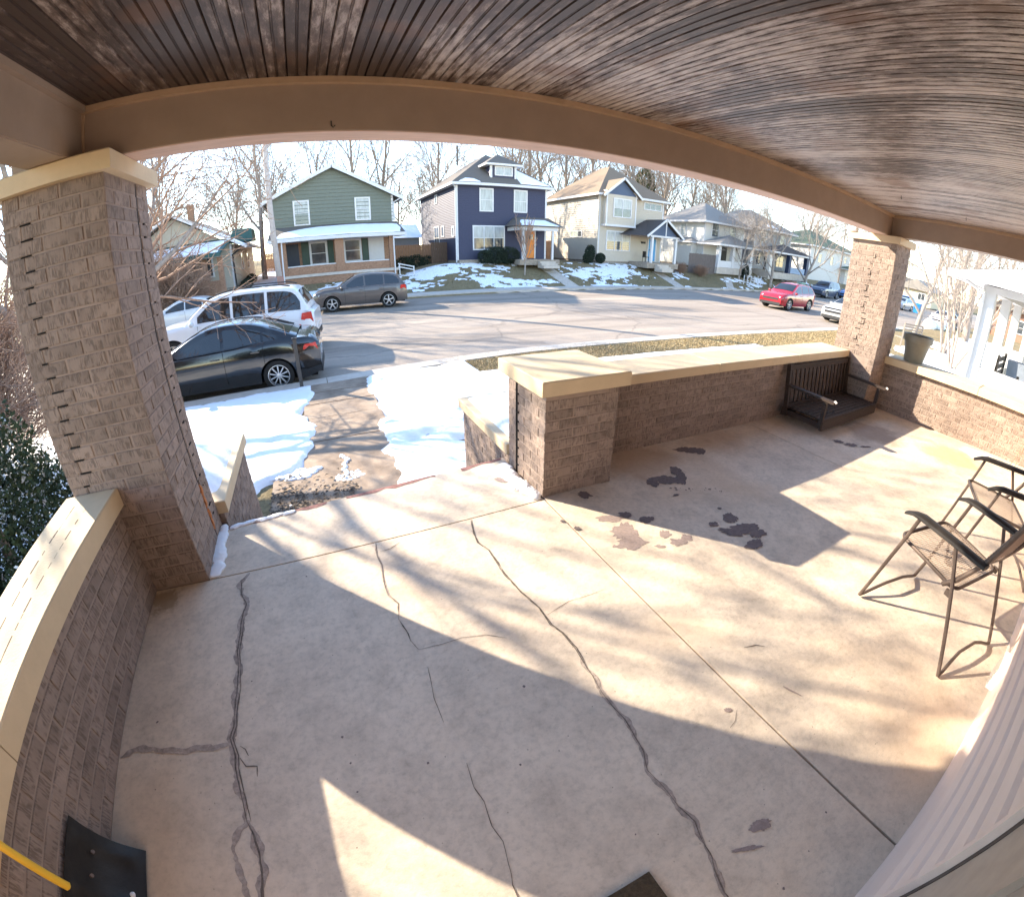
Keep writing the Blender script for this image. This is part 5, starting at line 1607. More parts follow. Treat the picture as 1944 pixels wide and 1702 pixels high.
def hip(h, x0, x1, y0, y1, ze, zt, over, mat, r0=None, r1=None, name='roof', th=0.16):
    X0_, X1_, Y0_, Y1_ = x0 - over, x1 + over, y0 - over, y1 + over
    cx_ = (X0_ + X1_) / 2
    half = (X1_ - X0_) / 2
    r0 = Y0_ + half if r0 is None else r0
    r1 = Y1_ - half if r1 is None else r1
    if r1 < r0: r0 = r1 = (Y0_ + Y1_) / 2
    A, B, C, D = (X0_, Y0_, ze), (X1_, Y0_, ze), (X1_, Y1_, ze), (X0_, Y1_, ze)
    R0, R1 = (cx_, r0, zt), (cx_, r1, zt)
    mb = MB()
    mb.face([A, B, R0]); mb.face([B, C, R1, R0]); mb.face([C, D, R1]); mb.face([D, A, R0, R1])
    mb.face([A, D, C, B])
    o = mb.build(name, mat, h)
    f = MB(); e = 0.02
    f.box(X0_ - e, X1_ + e, Y0_ - e, Y0_ + 0.03, ze - th, ze + 0.01); f.box(X0_ - e, X0_ + 0.03, Y0_ + 0.031, Y1_, ze - th, ze + 0.01); f.box(X1_ - 0.03, X1_ + e, Y0_ + 0.031, Y1_, ze - th, ze + 0.01)
    f.box(X0_ + 0.03, X1_ - 0.03, Y0_ + 0.03, Y1_, ze - th + 0.01, ze - th + 0.04)
    f.build('fascia', TRIM, h)
    return A, B, R0, R1

def snow_sheet(h, pts, th=0.05):
    """a slab of snow on a sloping roof: pts is a polygon lying on it"""
    mb = MB(); n = len(pts)
    c = Vector((0, 0, 0))
    for p in pts: c += Vector(p) / n
    P = []
    for i in range(n):
        a, b_ = Vector(pts[i]), Vector(pts[(i + 1) % n])
        k = max(1, int((b_ - a).length / 0.35))
        for j in range(k):
            q = a.lerp(b_, j / k)
            q = q + (c - q) * 0.10 * vnoise(q.x * 2.1 + 5, q.y * 2.3 + q.z)
            P.append(q)
    n = len(P)
    t = c + Vector((0, 0, th * 1.3))
    for i in range(n):
        a, b_ = P[i], P[(i + 1) % n]
        ai = a.lerp(c, 0.08) + Vector((0, 0, th)); bi = b_.lerp(c, 0.08) + Vector((0, 0, th))
        a2 = a + Vector((0, 0, 0.01)); b2 = b_ + Vector((0, 0, 0.01))
        mb.face([a2, b2, bi, ai]); mb.face([ai, bi, t])
    return mb.build('snow', 'snow', h, smooth='all')

def boards_fence(label, x0, x1, y, z0, z1, mat, w=0.14, posts=True, axis='x'):
    f = thing('wooden_fence', ((x0 + x1) / 2 if axis == 'x' else y, y if axis == 'x' else (x0 + x1) / 2, z0), label, 'fence')
    x = x0; r = random.Random(int(x0 * 10)); 
    while x < x1:
        e = r.uniform(-0.015, 0.015)
        if axis == 'x': MB().box(x, x + w - 0.012, y - 0.01 + e * .3, y + 0.01 + e * .3, z0, z1 + e).build('board', mat, f)
        else: MB().box(y - 0.01, y + 0.01, x, x + w - 0.012, z0, z1 + e).build('board', mat, f)
        x += w
    for z in (z0 + 0.35, z1 - 0.3):
        if axis == 'x': MB().box(x0, x1, y + 0.012, y + 0.05, z, z + 0.09).build('rail', mat, f)
        else: MB().box(y + 0.012, y + 0.05, x0, x1, z, z + 0.09).build('rail', mat, f)
    return f

# ---------------- navy house
h = thing('navy_house', (13.4, 31, 0.4), 'two-storey navy blue house with an orange front door and a hipped dormer', 'house')
nx0, nx1, ny0, ny1 = 9.85, 16.9, 31.0, 41.5
walls(h, nx0, nx1, ny0, ny1, 0.62, 5.95, NAVY)
MB().box(nx0 + .02, nx1 - .02, ny0 + .02, ny1, -0.3, 0.62).build('foundation', STONE, h)
MB().box(9.9, 12.3, 30.62, 30.98, 0.1, 0.66).build('planting_kerb', STONE, h)
A, B, R0, R1 = hip(h, nx0, nx1, ny0, ny1, 6.0, 8.75, 0.42, SH_GREY, r0=34.4, r1=38.0)
def on_front(x, z, Y0=30.58, ze=6.0, zr=8.75, yr=34.4):  # a point on the front slope
    return (x, Y0 + (z - ze) / (zr - ze) * (yr - Y0), z)
snow_sheet(h, [on_front(14.6, 6.08), on_front(17.1, 6.04), on_front(15.4, 7.1), on_front(14.5, 7.7)])
snow_sheet(h, [on_front(9.9, 6.04), on_front(11.6, 6.06), on_front(11.2, 6.3), on_front(10.5, 6.33)])
window(h, 'front', ny0, 11.55, 12.62, 4.05, 5.70, 1, 2, ['curtain', 'curtain']); window(h, 'front', ny0, 14.2, 15.3, 4.05, 5.70, 1, 2, ['curtain', 'curtain'])
window(h, 'front', ny0, 11.02, 13.5, 1.33, 3.08, 3, 2, ['glass', 'curtain'])
window(h, 'left', nx0, 35.4, 36.9, 1.42, 3.25, 2, 2); window(h, 'left', nx0, 34.0, 34.8, 2.35, 3.2, 1, 1); window(h, 'left', nx0, 31.4, 32.0, 2.3, 3.05, 1, 1); window(h, 'left', nx0, 35.8, 36.5, 5.0, 5.75, 1, 1)
d_ = MB().box(15.18, 15.92, 30.94, 30.985, 0.74, 2.72).build('front_door', ORANGE, h)
for k in range(3): MB().box(15.27 + k * .19, 15.41 + k * .19, 30.93, 30.942, 2.12, 2.5).build('pane', 'glass', d_)
MB().tube([(15.85, 30.9, 1.6), (15.85, 30.9, 1.75)], 0.02).build('door_handle', 'black_metal', d_)
MB().box(15.08, 15.18, 30.92, 30.99, 0.70, 2.82).box(15.92, 16.02, 30.92, 30.99, 0.70, 2.82).box(15.18, 15.92, 30.92, 30.99, 2.72, 2.82).build('door_frame', TRIM, h)
# dormer
MB().box(12.55, 14.5, 31.35, 34.2, 6.25, 7.55).build('dormer_wall', NAVY, h)
MB().box(12.5, 12.66, 31.30, 31.42, 6.2, 7.5).build('dormer_corner_board', TRIM, h); MB().box(14.4, 14.56, 31.30, 31.42, 6.2, 7.5).build('dormer_corner_board', TRIM, h)
window(h, 'front', 31.35, 12.86, 14.26, 6.68, 7.38, 2, 1, 'curtain')
hip(h, 12.55, 14.5, 31.5, 35.0, 7.52, 8.42, 0.45, SH_GREY, r0=32.4, r1=35.0, name='dormer_roof', th=0.13)
# porch
MB().box(13.75, 17.0, 28.95, 30.98, 0.30, 0.68).build('porch_deck', STONE, h)
for k in range(3): MB().box(15.2, 16.5, 28.95 - 0.3 * (k + 1), 28.95 - 0.3 * k, 0.1, 0.56 - 0.13 * k).build('porch_step', 'curb', h)
for px_ in (13.98, 16.35): MB().box(px_, px_ + 0.14, 28.98, 29.12, 0.68, 2.72).build('porch_post', TRIM, h)
MB().box(13.7, 16.75, 28.9, 29.1, 2.72, 3.0).box(13.7, 13.9, 29.1, 30.98, 2.72, 3.0).build('porch_beam', TRIM, h)
mb = MB(); mb.face([(13.45, 28.7, 3.02), (17.1, 28.7, 3.02), (17.1, 31, 3.75), (14.3, 31, 3.75)]); mb.face([(13.45, 28.7, 3.02), (14.3, 31, 3.75), (13.45, 31, 3.02)]); mb.face([(13.45, 28.7, 2.98), (17.1, 28.7, 2.98), (17.1, 31, 2.98), (13.45, 31, 2.98)])
mb.face([(13.45, 28.7, 2.98), (17.1, 28.7, 2.98), (17.1, 28.7, 3.02), (13.45, 28.7, 3.02)])
mb.build('porch_roof', SH_GREY, h, fix=False)
snow_sheet(h, [(13.7, 28.75, 3.04), (16.9, 28.75, 3.04), (16.5, 30.3, 3.53), (14.3, 30.2, 3.5)])
MB().tube([(9.6, 30.72, 5.85), (9.78, 30.93, 5.6), (9.78, 30.93, 0.5)], 0.05, 8).build('downspout', TRIM, h)
MB().tube([(11.9, 37, 8.3), (11.9, 37, 9.9)], 0.09, 8).build('vent_pipe', SH_GREY, h)

# ---------------- cream house
h = thing('cream_house', (25.2, 31, 0.4), 'two-storey cream house with blue gables and a bright blue door', 'house')
cx0, cx1, cy0, cy1 = 21.75, 28.7, 31.0, 39.8
walls(h, cx0, cx1, cy0, cy1, 0.62, 6.0, CREAM, lap=0.18)
MB().box(cx0 + .02, cx1 - .02, cy0 + .02, cy1, -0.3, 0.62).build('foundation', STONE, h)
hip(h, cx0, cx1, cy0, cy1, 6.05, 9.05, 0.42, SH_TAN, r0=34.6, r1=36.2)
MB().box(22.05, 25.1, 30.42, 30.998, 3.62, 6.35).build('bay_wall', CREAM, h)
for xx in (22.03, 25.0): MB().box(xx, xx + 0.12, 30.39, 30.46, 3.5, 6.1).build('bay_corner_board', TRIM, h)
MB().box(22.0, 25.15, 30.38, 30.998, 3.46, 3.62).build('bay_skirt', TRIM, h)
MB().prism([(22.02, 6.02), (25.12, 6.02), (23.57, 7.25)], 'y', 30.41, 30.6).build('gable_panel', BLUEG, h)
mb = MB(); mb.face([(21.6, 30.1, 5.85), (23.57, 30.1, 7.42), (23.57, 33.6, 7.42), (21.6, 31.8, 5.85)]); mb.face([(25.54, 30.1, 5.85), (23.57, 30.1, 7.42), (23.57, 33.6, 7.42), (25.54, 31.8, 5.85)])
mb.build('bay_roof', SH_TAN, h, fix=False)
MB().bar((21.58, 30.12, 5.80), (23.57, 30.12, 7.36), 0.06, 0.16).bar((25.56, 30.12, 5.80), (23.57, 30.12, 7.36), 0.06, 0.16).build('bargeboard', TRIM, h)
window(h, 'front', 30.42, 22.72, 24.6, 4.2, 5.75, 2, 2, ['glass', 'curtain']); window(h, 'front', cy0, 22.55, 25.12, 1.5, 3.15, 3, 2, ['glass', 'curtain']); window(h, 'front', cy0, 26.4, 28.45, 5.15, 5.83, 3, 1, 'glass')
window(h, 'left', cx0, 33.3, 35.25, 2.5, 3.12, 3, 1, 'glass')
d_ = MB().box(27.2, 28.02, 30.93, 30.98, 0.78, 2.7).build('front_door', BLUE, h)
MB().tube([(27.3, 30.9, 1.65), (27.3, 30.9, 1.8)], 0.02).build('door_handle', 'black_metal', d_)
MB().box(27.08, 27.2, 30.92, 30.99, 0.7, 2.82).box(28.02, 28.14, 30.92, 30.99, 0.7, 2.82).build('door_frame', TRIM, h)
MB().box(25.1, 28.7, 28.6, 30.98, 0.25, 0.70).build('porch_deck', STONE, h)
for k in range(3): MB().box(26.0, 27.3, 28.6 - 0.3 * (k + 1), 28.6 - 0.3 * k, 0.0, 0.58 - 0.15 * k).build('porch_step', 'curb', h)
for px_ in (25.5, 28.2): MB().box(px_, px_ + 0.2, 28.62, 28.82, 0.70, 2.8).build('porch_post', TRIM, h)
MB().box(25.3, 28.6, 28.58, 28.84, 2.8, 2.95).build('porch_beam', TRIM, h)
MB().prism([(25.1, 2.95), (28.4, 2.95), (26.75, 4.12)], 'y', 28.66, 28.8).build('gable_panel', BLUEG, h)
mb = MB(); mb.face([(24.75, 28.3, 2.85), (26.75, 28.3, 4.32), (26.75, 31, 4.32), (23.9, 31, 2.9)]); mb.face([(28.85, 28.3, 2.85), (26.75, 28.3, 4.32), (26.75, 31, 4.32), (28.85, 31, 2.85)])
mb.build('porch_roof', hm('dark_shingles', (0.09, 0.075, 0.07), rough=0.95), h, fix=False)
MB().bar((24.72, 28.32, 2.80), (26.75, 28.32, 4.28), 0.06, 0.16).bar((28.88, 28.32, 2.80), (26.75, 28.32, 4.28), 0.06, 0.16).bar((26.75, 28.36, 2.95), (26.75, 28.36, 4.2), 0.08, 0.05, up=(0, 1, 0)).build('bargeboard', TRIM, h)
MB().tube([(21.45, 30.7, 5.9), (21.66, 30.93, 5.6), (21.66, 30.93, 0.5)], 0.05, 8).build('downspout', CREAM, h)
MB().box(26.35, 26.8, 30.9, 30.98, 2.25, 2.42).build('house_number_plate', 'black_metal', h)
ch = thing('porch_chair', (26.4, 30.3, 0.7), 'small dark chair on the cream house porch left of the blue door', 'chair')
MB().box(26.2, 26.65, 30.1, 30.5, 1.08, 1.14).build('seat', 'black_metal', ch); MB().box(26.2, 26.26, 30.1, 30.5, 1.14, 1.6).build('backrest', 'black_metal', ch)
for xx in (26.21, 26.6):
    for yy_ in (30.12, 30.46): MB().box(xx, xx + .03, yy_, yy_ + .03, 0.7, 1.08).build('leg', 'black_metal', ch)

# ---------------- green house
h = thing('green_house', (1.6, 32, -0.1), 'green gabled house with a brick ground floor and a long snow-covered porch roof', 'house')
gx0, gx1, gy0, gy1 = -2.3, 5.65, 32.0, 43.0
walls(h, gx0, gx1, gy0, gy1, 3.1, 5.25, GREEN, lap=0.24)
MB().box(gx0 + .02, gx1 - .02, gy0 + .03, gy1, -0.4, 3.1).build('brick_wall', BRICKF, h)
# gable triangle with lapped boards
mb = MB(); zt = 7.16; ze = 5.25; cxg = (gx0 + gx1) / 2
mb.prism([(gx0, ze), (gx1, ze), (cxg, zt)], 'y', gy0 + 0.005, gy0 + 0.3)
z = ze
while z < zt - 0.22:
    t = (z - ze) / (zt - ze); w = (gx1 - gx0) / 2 * (1 - t) - 0.05
    t2 = (z + .24 - ze) / (zt - ze); w2 = max(0.02, (gx1 - gx0) / 2 * (1 - t2) - 0.05)
    mb.hexa([(cxg - w, gy0 - .042, z), (cxg + w, gy0 - .042, z), (cxg + w, gy0 + .02, z), (cxg - w, gy0 + .02, z), (cxg - w2, gy0 - .004, z + .24), (cxg + w2, gy0 - .004, z + .24), (cxg + w2, gy0 + .02, z + .24), (cxg - w2, gy0 + .02, z + .24)])
    z += 0.24
mb.build('gable_wall', GREEN, h)['kind'] = 'stuff'
mb = MB(); o_ = 0.6; sl = (zt - ze) / ((gx1 - gx0) / 2)
for sgn in (-1, 1):
    ex = cxg + sgn * ((gx1 - gx0) / 2 + o_); ez = ze - sl * o_
    mb.hexa([(cxg, gy0 - .4, zt + .02), (ex, gy0 - .4, ez + .02), (ex, gy1 + .4, ez + .02), (cxg, gy1 + .4, zt + .02), (cxg, gy0 - .4, zt + .14), (ex, gy0 - .4, ez + .14), (ex, gy1 + .4, ez + .14), (cxg, gy1 + .4, zt + .14)])
mb.build('roof', SH_LIGHT, h)
mb = MB()
for sgn in (-1, 1):
    ex = cxg + sgn * ((gx1 - gx0) / 2 + o_); ez = ze - sl * o_
    mb.bar((cxg, gy0 - .43, zt + .06), (ex, gy0 - .43, ez + .06), 0.05, 0.22)
    mb.box(ex - .06, ex + .06, gy0 - .4, gy1, ez - .06, ez + .08)
mb.build('bargeboard', TRIM, h)
window(h, 'front', gy0, -0.92, 0.13, 3.5, 5.12, 1, 2, ['glass', 'curtain']); window(h, 'front', gy0, 3.09, 4.13, 3.6, 5.14, 1, 2, ['curtain', 'curtain'])
# ground floor openings on the porch
MB().box(-1.57, -0.78, gy0 - .03, gy0 + .02, 0.45, 2.35).build('front_door', hm('charcoal_door', (0.03, 0.035, 0.05), rough=0.4), h)
for (a, b_, nm, mt) in ((-0.6, -0.12, 'shutter', GREEN), (1.12, 1.5, 'shutter', GREEN), (3.42, 3.82, 'shutter', GREEN)): MB().box(a, b_, gy0 - .05, gy0 + .02, 0.92, 2.4).build(nm, hm('dark_green_shutter', (0.05, 0.08, 0.06), rough=0.5), h)
window(h, 'front', gy0, -0.1, 1.1, 0.85, 2.42, 1, 2, ['glass', 'glass'], frame=0.14); window(h, 'front', gy0, 2.15, 3.38, 0.88, 2.44, 1, 2, ['glass', 'glass'], frame=0.14)
MB().box(3.85, 4.9, gy0 - .04, gy0 + .02, 0.90, 2.45).build('white_panel_door', TRIM, h)
# porch front: brick rail walls and piers
MB().box(-1.85, 5.2, 30.05, 30.3, 0.38, 0.88).build('porch_rail_wall', BRICKF, h)
MB().box(-1.5, 1.5, 30.02, 30.33, 0.88, 0.94).box(2.1, 4.9, 30.02, 30.33, 0.88, 0.94).build('rail_sill', TRIM, h)
for a, b_ in ((-1.98, -1.5), (1.5, 2.05), (4.95, 5.3)): MB().box(a, b_, 30.0, 30.35, -0.2, 2.45).build('brick_pier', BRICKF, h)
MB().box(-2.2, 5.45, 29.75, 31.98, 0.22, 0.38).build('porch_deck', 'curb', h)
MB().box(-2.1, 5.35, 29.85, 31.95, -0.5, 0.22).build('porch_base', BRICKF, h)
mb = MB(); mb.hexa([(-2.55, 29.6, 2.5), (6.0, 29.6, 2.5), (5.9, 32, 3.35), (-2.4, 32, 3.35), (-2.55, 29.6, 2.62), (6.0, 29.6, 2.62), (5.9, 32, 3.47), (-2.4, 32, 3.47)])
mb.build('porch_roof', SH_GREY, h)
MB().box(-2.58, 6.02, 29.55, 29.6, 2.44, 2.64).build('gutter', TRIM, h)
MB().box(-2.5, 5.95, 29.62, 31.95, 2.43, 2.49).build('porch_ceiling', TRIM, h)
snow_sheet(h, [(-2.5, 29.62, 2.64), (5.98, 29.62, 2.64), (5.9, 31.3, 3.24), (3.5, 31.5, 3.31), (0.5, 31.4, 3.27), (-0.8, 31.1, 3.16), (-2.0, 30.6, 2.99)], 0.07)
MB().tube([(-1.72, 29.7, 2.5), (-1.78, 29.7, 0.0)], 0.045, 8).build('downspout', TRIM, h)
MB().tube([(5.2, 29.7, 2.5), (5.2, 29.7, -0.1)], 0.045, 8).build('downspout', TRIM, h)
MB().tube([(6.15, 31.65, 5.0), (5.72, 31.9, 4.75), (5.72, 31.9, 3.5)], 0.05, 8).build('downspout', TRIM, h)
rl = thing('porch_railing', (5.9, 30.6, -0.1), 'short white railing beside the green house porch steps', 'railing')
for z in (0.42, 0.62): MB().bar((5.45, 30.0, z), (6.5, 30.0, z - 0.25), 0.05, 0.07).build('rail', TRIM, rl)
for x in (5.5, 6.45): MB().box(x, x + .07, 29.96, 30.04, -0.15, 0.62 if x < 6 else 0.42).build('post', TRIM, rl)

boards_fence('orange-brown board fence between the green and the navy house', 5.9, 9.7, 37.0, 0.2, 1.85, FENCE_O)
boards_fence('dark brown board fence gate at the left corner of the navy house', 8.6, 9.75, 33.4, 0.15, 1.95, FENCE)
boards_fence('orange board fence in the sunny gap between navy and cream house', 17.3, 21.6, 38.5, 0.35, 2.2, FENCE_O)
boards_fence('dark gate leaf beside the navy house porch', 17.2, 18.0, 33.5, 0.35, 2.2, FENCE)
boards_fence('grey-brown board fence in front of the white house', 30.6, 34.2, 29.2, 0.0, 1.78, FENCE_G)
boards_fence('brown board fence at the end of the snowy driveway', -4.6, -2.6, 46.0, 0.4, 2.1, FENCE_O)
sh = thing('garage', (7.6, 46, 0.5), 'low garage with a snow-covered roof behind the orange-brown fence', 'garage')
MB().box(5.2, 10.2, 44, 49, 0.2, 2.6).build('wall', GREYW, sh)
MB().prism([(43.6, 2.6), (46.5, 4.0), (49.4, 2.6)], 'x', 4.9, 10.5).build('roof', 'snow', sh)

# ---------------- bungalow
h = thing('bungalow', (-8.2, 30, -0.1), 'low tan bungalow with dark green eaves and a snow-covered porch roof', 'house')
walls(h, -11.6, -4.8, 30.2, 41.0, 0.15, 2.75, hm('tan_siding', (0.42, 0.38, 0.31), rough=0.6, var=0.06), lap=0.16)
MB().box(-11.58, -4.82, 30.22, 41.0, -0.5, 0.15).build('foundation', STONE, h)
mb = MB(); mb.prism([(-11.6, 2.75), (-4.8, 2.75), (-8.2, 4.72)], 'y', 30.25, 30.5); mb.build('gable_wall', hm('tan_siding', (0.42, 0.38, 0.31)), h)
mb = MB()
for sgn in (-1, 1):
    ex = -8.2 + sgn * 4.4; ez = 2.75 - 0.58
    mb.hexa([(-8.2, 29.7, 4.85), (ex, 29.7, 2.42), (ex, 41.4, 2.42), (-8.2, 41.4, 4.85), (-8.2, 29.7, 4.95), (ex, 29.7, 2.52), (ex, 41.4, 2.52), (-8.2, 41.4, 4.95)])
mb.build('roof', SH_LIGHT, h)
MB().bar((-8.2, 29.68, 4.88), (-3.8, 29.68, 2.46), 0.05, 0.14).bar((-8.2, 29.68, 4.88), (-12.6, 29.68, 2.46), 0.05, 0.14).build('bargeboard', TRIM, h)
snow_sheet(h, [(-4.0, 29.8, 2.62), (-4.0, 33, 2.62), (-5.6, 33, 3.5), (-6.6, 29.8, 4.06)], 0.03)
MB().prism([(-5.3, 2.9), (-3.7, 2.9), (-3.75, 3.7), (-4.9, 3.75)], 'y', 32.4, 34.5).build('side_dormer', DKGREEN, h)
MB().box(-8.15, -7.75, 34, 34.5, 4.4, 5.9).build('chimney', BRICKF, h)
mb = MB(); mb.hexa([(-9.4, 27.2, 2.15), (-5.0, 27.2, 2.15), (-4.7, 30.2, 3.0), (-9.4, 30.2, 3.0), (-9.4, 27.2, 2.25), (-5.0, 27.2, 2.25), (-4.7, 30.2, 3.1), (-9.4, 30.2, 3.1)]); mb.build('porch_roof', DKGREEN, h)
snow_sheet(h, [(-9.35, 27.25, 2.27), (-5.1, 27.25, 2.27), (-4.85, 29.8, 2.98), (-9.3, 29.6, 2.95)], 0.05)
MB().box(-9.45, -4.95, 27.1, 27.2, 2.0, 2.22).build('gutter', DKGREEN, h)
for x in (-9.3, -6.15, -5.25): MB().box(x, x + 0.28, 27.5, 27.8, -0.5, 2.1).build('porch_pier', BRICKF, h)
MB().box(-9.3, -5.0, 27.55, 27.75, -0.5, 0.75).build('porch_rail_wall', BRICKF, h)
MB().box(-9.3, -6.15, 27.5, 27.8, 0.75, 0.83).build('rail_sill', 'snow', h)
window(h, 'right', -4.8, 33.6, 34.6, 1.1, 2.3, 1, 2); window(h, 'right', -4.8, 36.6, 37.6, 1.1, 2.3, 1, 2); window(h, 'front', 30.2, -7.4, -6.0, 0.9, 2.2, 2, 1)
MB().tube([(-4.2, 29.9, 2.4), (-4.74, 30.1, 2.1), (-4.74, 30.12, 0.0)], 0.05, 8).build('downspout', 'black_metal', h)

# ---------------- white house
h = thing('white_house', (37.3, 31, 0.3), 'two-storey white house with a light grey hipped roof behind the grey fence', 'house')
walls(h, 34.3, 40.4, 31, 37.3, 0.7, 4.95, OFFW)
MB().box(34.32, 40.38, 31.02, 37.3, -0.3, 0.7).build('foundation', STONE, h)
hip(h, 34.3, 40.4, 31, 37.3, 5.0, 7.15, 0.6, SH_LIGHT, r0=34.0, r1=34.4)
window(h, 'front', 31, 35.25, 36.35, 3.55, 4.95, 1, 2); window(h, 'front', 31, 38.0, 39.1, 3.55, 4.85, 1, 2); window(h, 'left', 34.3, 33.4, 34.3, 3.5, 4.8, 1, 2, 'curtain'); window(h, 'left', 34.3, 32.2, 33.8, 2.0, 2.7, 2, 1, 'curtain')
MB().box(33.5, 34.29, 31.8, 34.2, 0.6, 2.85).build('side_bay', OFFW, h)
hip(h, 33.5, 34.3, 31.8, 34.2, 2.9, 3.35, 0.25, SH_LIGHT, name='bay_roof', th=0.1)
hip(h, 34.2, 39.6, 28.9, 31.0, 2.9, 3.9, 0.4, SH_LIGHT, name='porch_roof')
for x in (34.3, 36.4, 39.3): MB().box(x, x + .35, 28.95, 29.3, 0.7, 2.85).build('porch_column', TRIM, h)
MB().box(34.2, 39.7, 28.9, 31, 0.1, 0.7).build('porch_deck', 'curb', h)
MB().box(34.5, 39.4, 29.0, 29.08, 0.72, 1.35).build('porch_rail', TRIM, h)
MB().box(37.0, 37.9, 30.95, 30.98, 0.75, 2.7).build('front_door', 'black_metal', h)
for k in range(6): MB().box(36.0 + k * 0.55, 36.06 + k * .55, 26.95, 27.0, -0.6, 0.25).build('fence_post', TRIM, h)

# ---------------- grey house
h = thing('grey_house', (46.0, 31, 0.3), 'grey-blue house with a deep shaded porch behind the red car', 'house')
walls(h, 42.4, 49.6, 31, 40, 0.9, 5.2, GREYW)
MB().box(42.42, 49.58, 31.02, 40, -0.3, 0.9).build('foundation', STONE, h)
hip(h, 42.4, 49.6, 31, 40, 5.3, 7.6, 0.6, SH_LIGHT)
snow_sheet(h, [(44.2, 30.7, 5.5), (46.2, 30.7, 5.5), (46.0, 31.6, 6.0), (44.9, 31.6, 6.0)])
hip(h, 42.0, 50.2, 28.4, 31, 2.95, 3.9, 0.3, hm('dark_shingles', (0.09, 0.075, 0.07)), name='porch_roof')
for x in (42.1, 45.9, 49.7): MB().box(x, x + .45, 28.5, 28.95, 0.0, 2.9).build('porch_column', OFFW if x < 44 else hm('dark_blue_paint', (0.03, 0.05, 0.11), rough=0.5), h)
MB().box(42.0, 50.2, 28.4, 31, 0.1, 0.8).build('porch_deck', 'curb', h)
MB().box(46.4, 49.6, 28.6, 28.66, 0.85, 1.5).build('porch_rail', hm('pale_blue_rail', (0.33, 0.42, 0.55)), h)
window(h, 'front', 31, 42.9, 43.9, 1.3, 2.7, 1, 2); window(h, 'front', 31, 46.8, 48.6, 1.3, 2.7, 2, 2); window(h, 'front', 31, 43.4, 44.5, 3.8, 5.0, 1, 2); window(h, 'front', 31, 47.2, 48.3, 3.8, 5.0, 1, 2)
MB().box(44.6, 45.6, 30.95, 30.98, 0.9, 2.8).build('front_door', 'dark', h)

# ---------------- white corner house with green roof
h = thing('corner_house', (61, 31, 0.2), 'large white house with a green roof at the street corner, left of the right column', 'house')
walls(h, 55.5, 69.0, 31.5, 41, 0.2, 4.7, OFFW, lap=0.2)
hip(h, 55.5, 69.0, 31.5, 41, 4.75, 7.2, 0.5, SH_GREEN, r0=36, r1=36.5)
window(h, 'front', 31.5, 57.5, 58.6, 2.6, 3.9, 1, 2); window(h, 'front', 31.5, 65.2, 66.2, 3.2, 4.2, 1, 2); window(h, 'front', 31.5, 61, 62, 2.6, 3.9, 1, 2)
hip(h, 64.2, 67.4, 30.0, 31.5, 2.5, 3.0, 0.3, SH_GREEN, name='porch_roof', th=0.1)
MB().box(65.0, 66.2, 31.42, 31.46, 0.3, 2.3).build('front_door', GREYW, h)
h = thing('brick_garage', (112, 36, -0.5), 'distant low orange-brick building seen right of the column', 'building')
MB().box(100, 126, 34, 42, -1.0, 1.9).build('wall', hm('orange_far_brick', (0.50, 0.19, 0.09)), h); MB().prism([(33.5, 1.9), (38, 3.9), (42.5, 1.9)], 'x', 99.5, 126.5).build('roof', SH_TAN, h)
window(h, 'front', 34, 104, 106, 0.0, 1.4, 2, 1)
h = thing('pale_house', (96, 26, -0.5), 'distant pale yellow house beyond the bare shrubs on the right', 'house')
MB().box(86, 94, 23.8, 30, -1.0, 1.6).build('wall', hm('pale_yellow_siding', (0.62, 0.52, 0.36)), h); MB().prism([(23.2, 1.6), (27, 3.4), (30.8, 1.6)], 'x', 85.5, 94.5).build('roof', SH_LIGHT, h)
window(h, 'left', 86, 25, 26.4, 0, 1.2, 2, 1)
h = thing('brown_house', (70, 8, -1), 'brown house far down the street behind the neighbour porch', 'house')
MB().box(58, 68, 4.5, 9.0, -1.05, 1.9).build('wall', hm('brown_siding', (0.30, 0.16, 0.11)), h); MB().prism([(4, 1.9), (6.7, 3.9), (9.5, 1.9)], 'x', 57.5, 68.5).build('roof', SH_GREY, h)
window(h, 'left', 58, 5.2, 6.2, -0.2, 1.2, 1, 2); window(h, 'left', 58, 7.2, 8.2, -0.2, 1.2, 1, 2)

# ---------------- neighbour porch
h = thing('neighbour_porch', (12.0, 1.2, -1), 'white porch of the next house with a half wall, columns and an overhanging eave', 'porch')
NW = hm('neighbour_white_siding', (0.56, 0.55, 0.535), rough=0.6, var=0.03)
nxw = 10.75
MB().box(nxw, 16.9, -6.0, 1.85, -1.25, -0.42).build('porch_base', NW, h)
mb = FM('left', nxw); z = -1.0
while z < 0.2:
    mb.hexa([mb.P(-4, z, 0), mb.P(1.85, z, 0), mb.P(1.85, z, .022), mb.P(-4, z, .022), mb.P(-4, z + .13, 0), mb.P(1.85, z + .13, 0), mb.P(1.85, z + .13, .003), mb.P(-4, z + .13, .003)]); z += .13
mb.build('siding', NW, h)['kind'] = 'stuff'
MB().box(nxw + .003, nxw + .14, -4.0, 1.85, -0.42, 0.28).box(nxw + .14, 16.9, 1.7, 1.85, -0.42, 0.0).build('half_wall', NW, h)
MB().box(nxw - .04, nxw + .2, -4.0, 1.72, 0.28, 0.335).build('wall_cap', NW, h)
for (x, y) in ((10.72, 1.66), (13.4, 1.66), (16.2, 1.66)):
    MB().box(x, x + .24, y, y + .24, -0.42, 1.80).build('porch_column', NW, h)
MB().box(10.72, 10.96, -1.2, -0.96, 0.335, 1.80).build('porch_column', NW, h)
MB().box(10.70, 16.9, 1.62, 1.93, 1.80, 1.93).box(10.70, 10.98, -4.0, 1.62, 1.80, 1.93).build('porch_beam', NW, h)
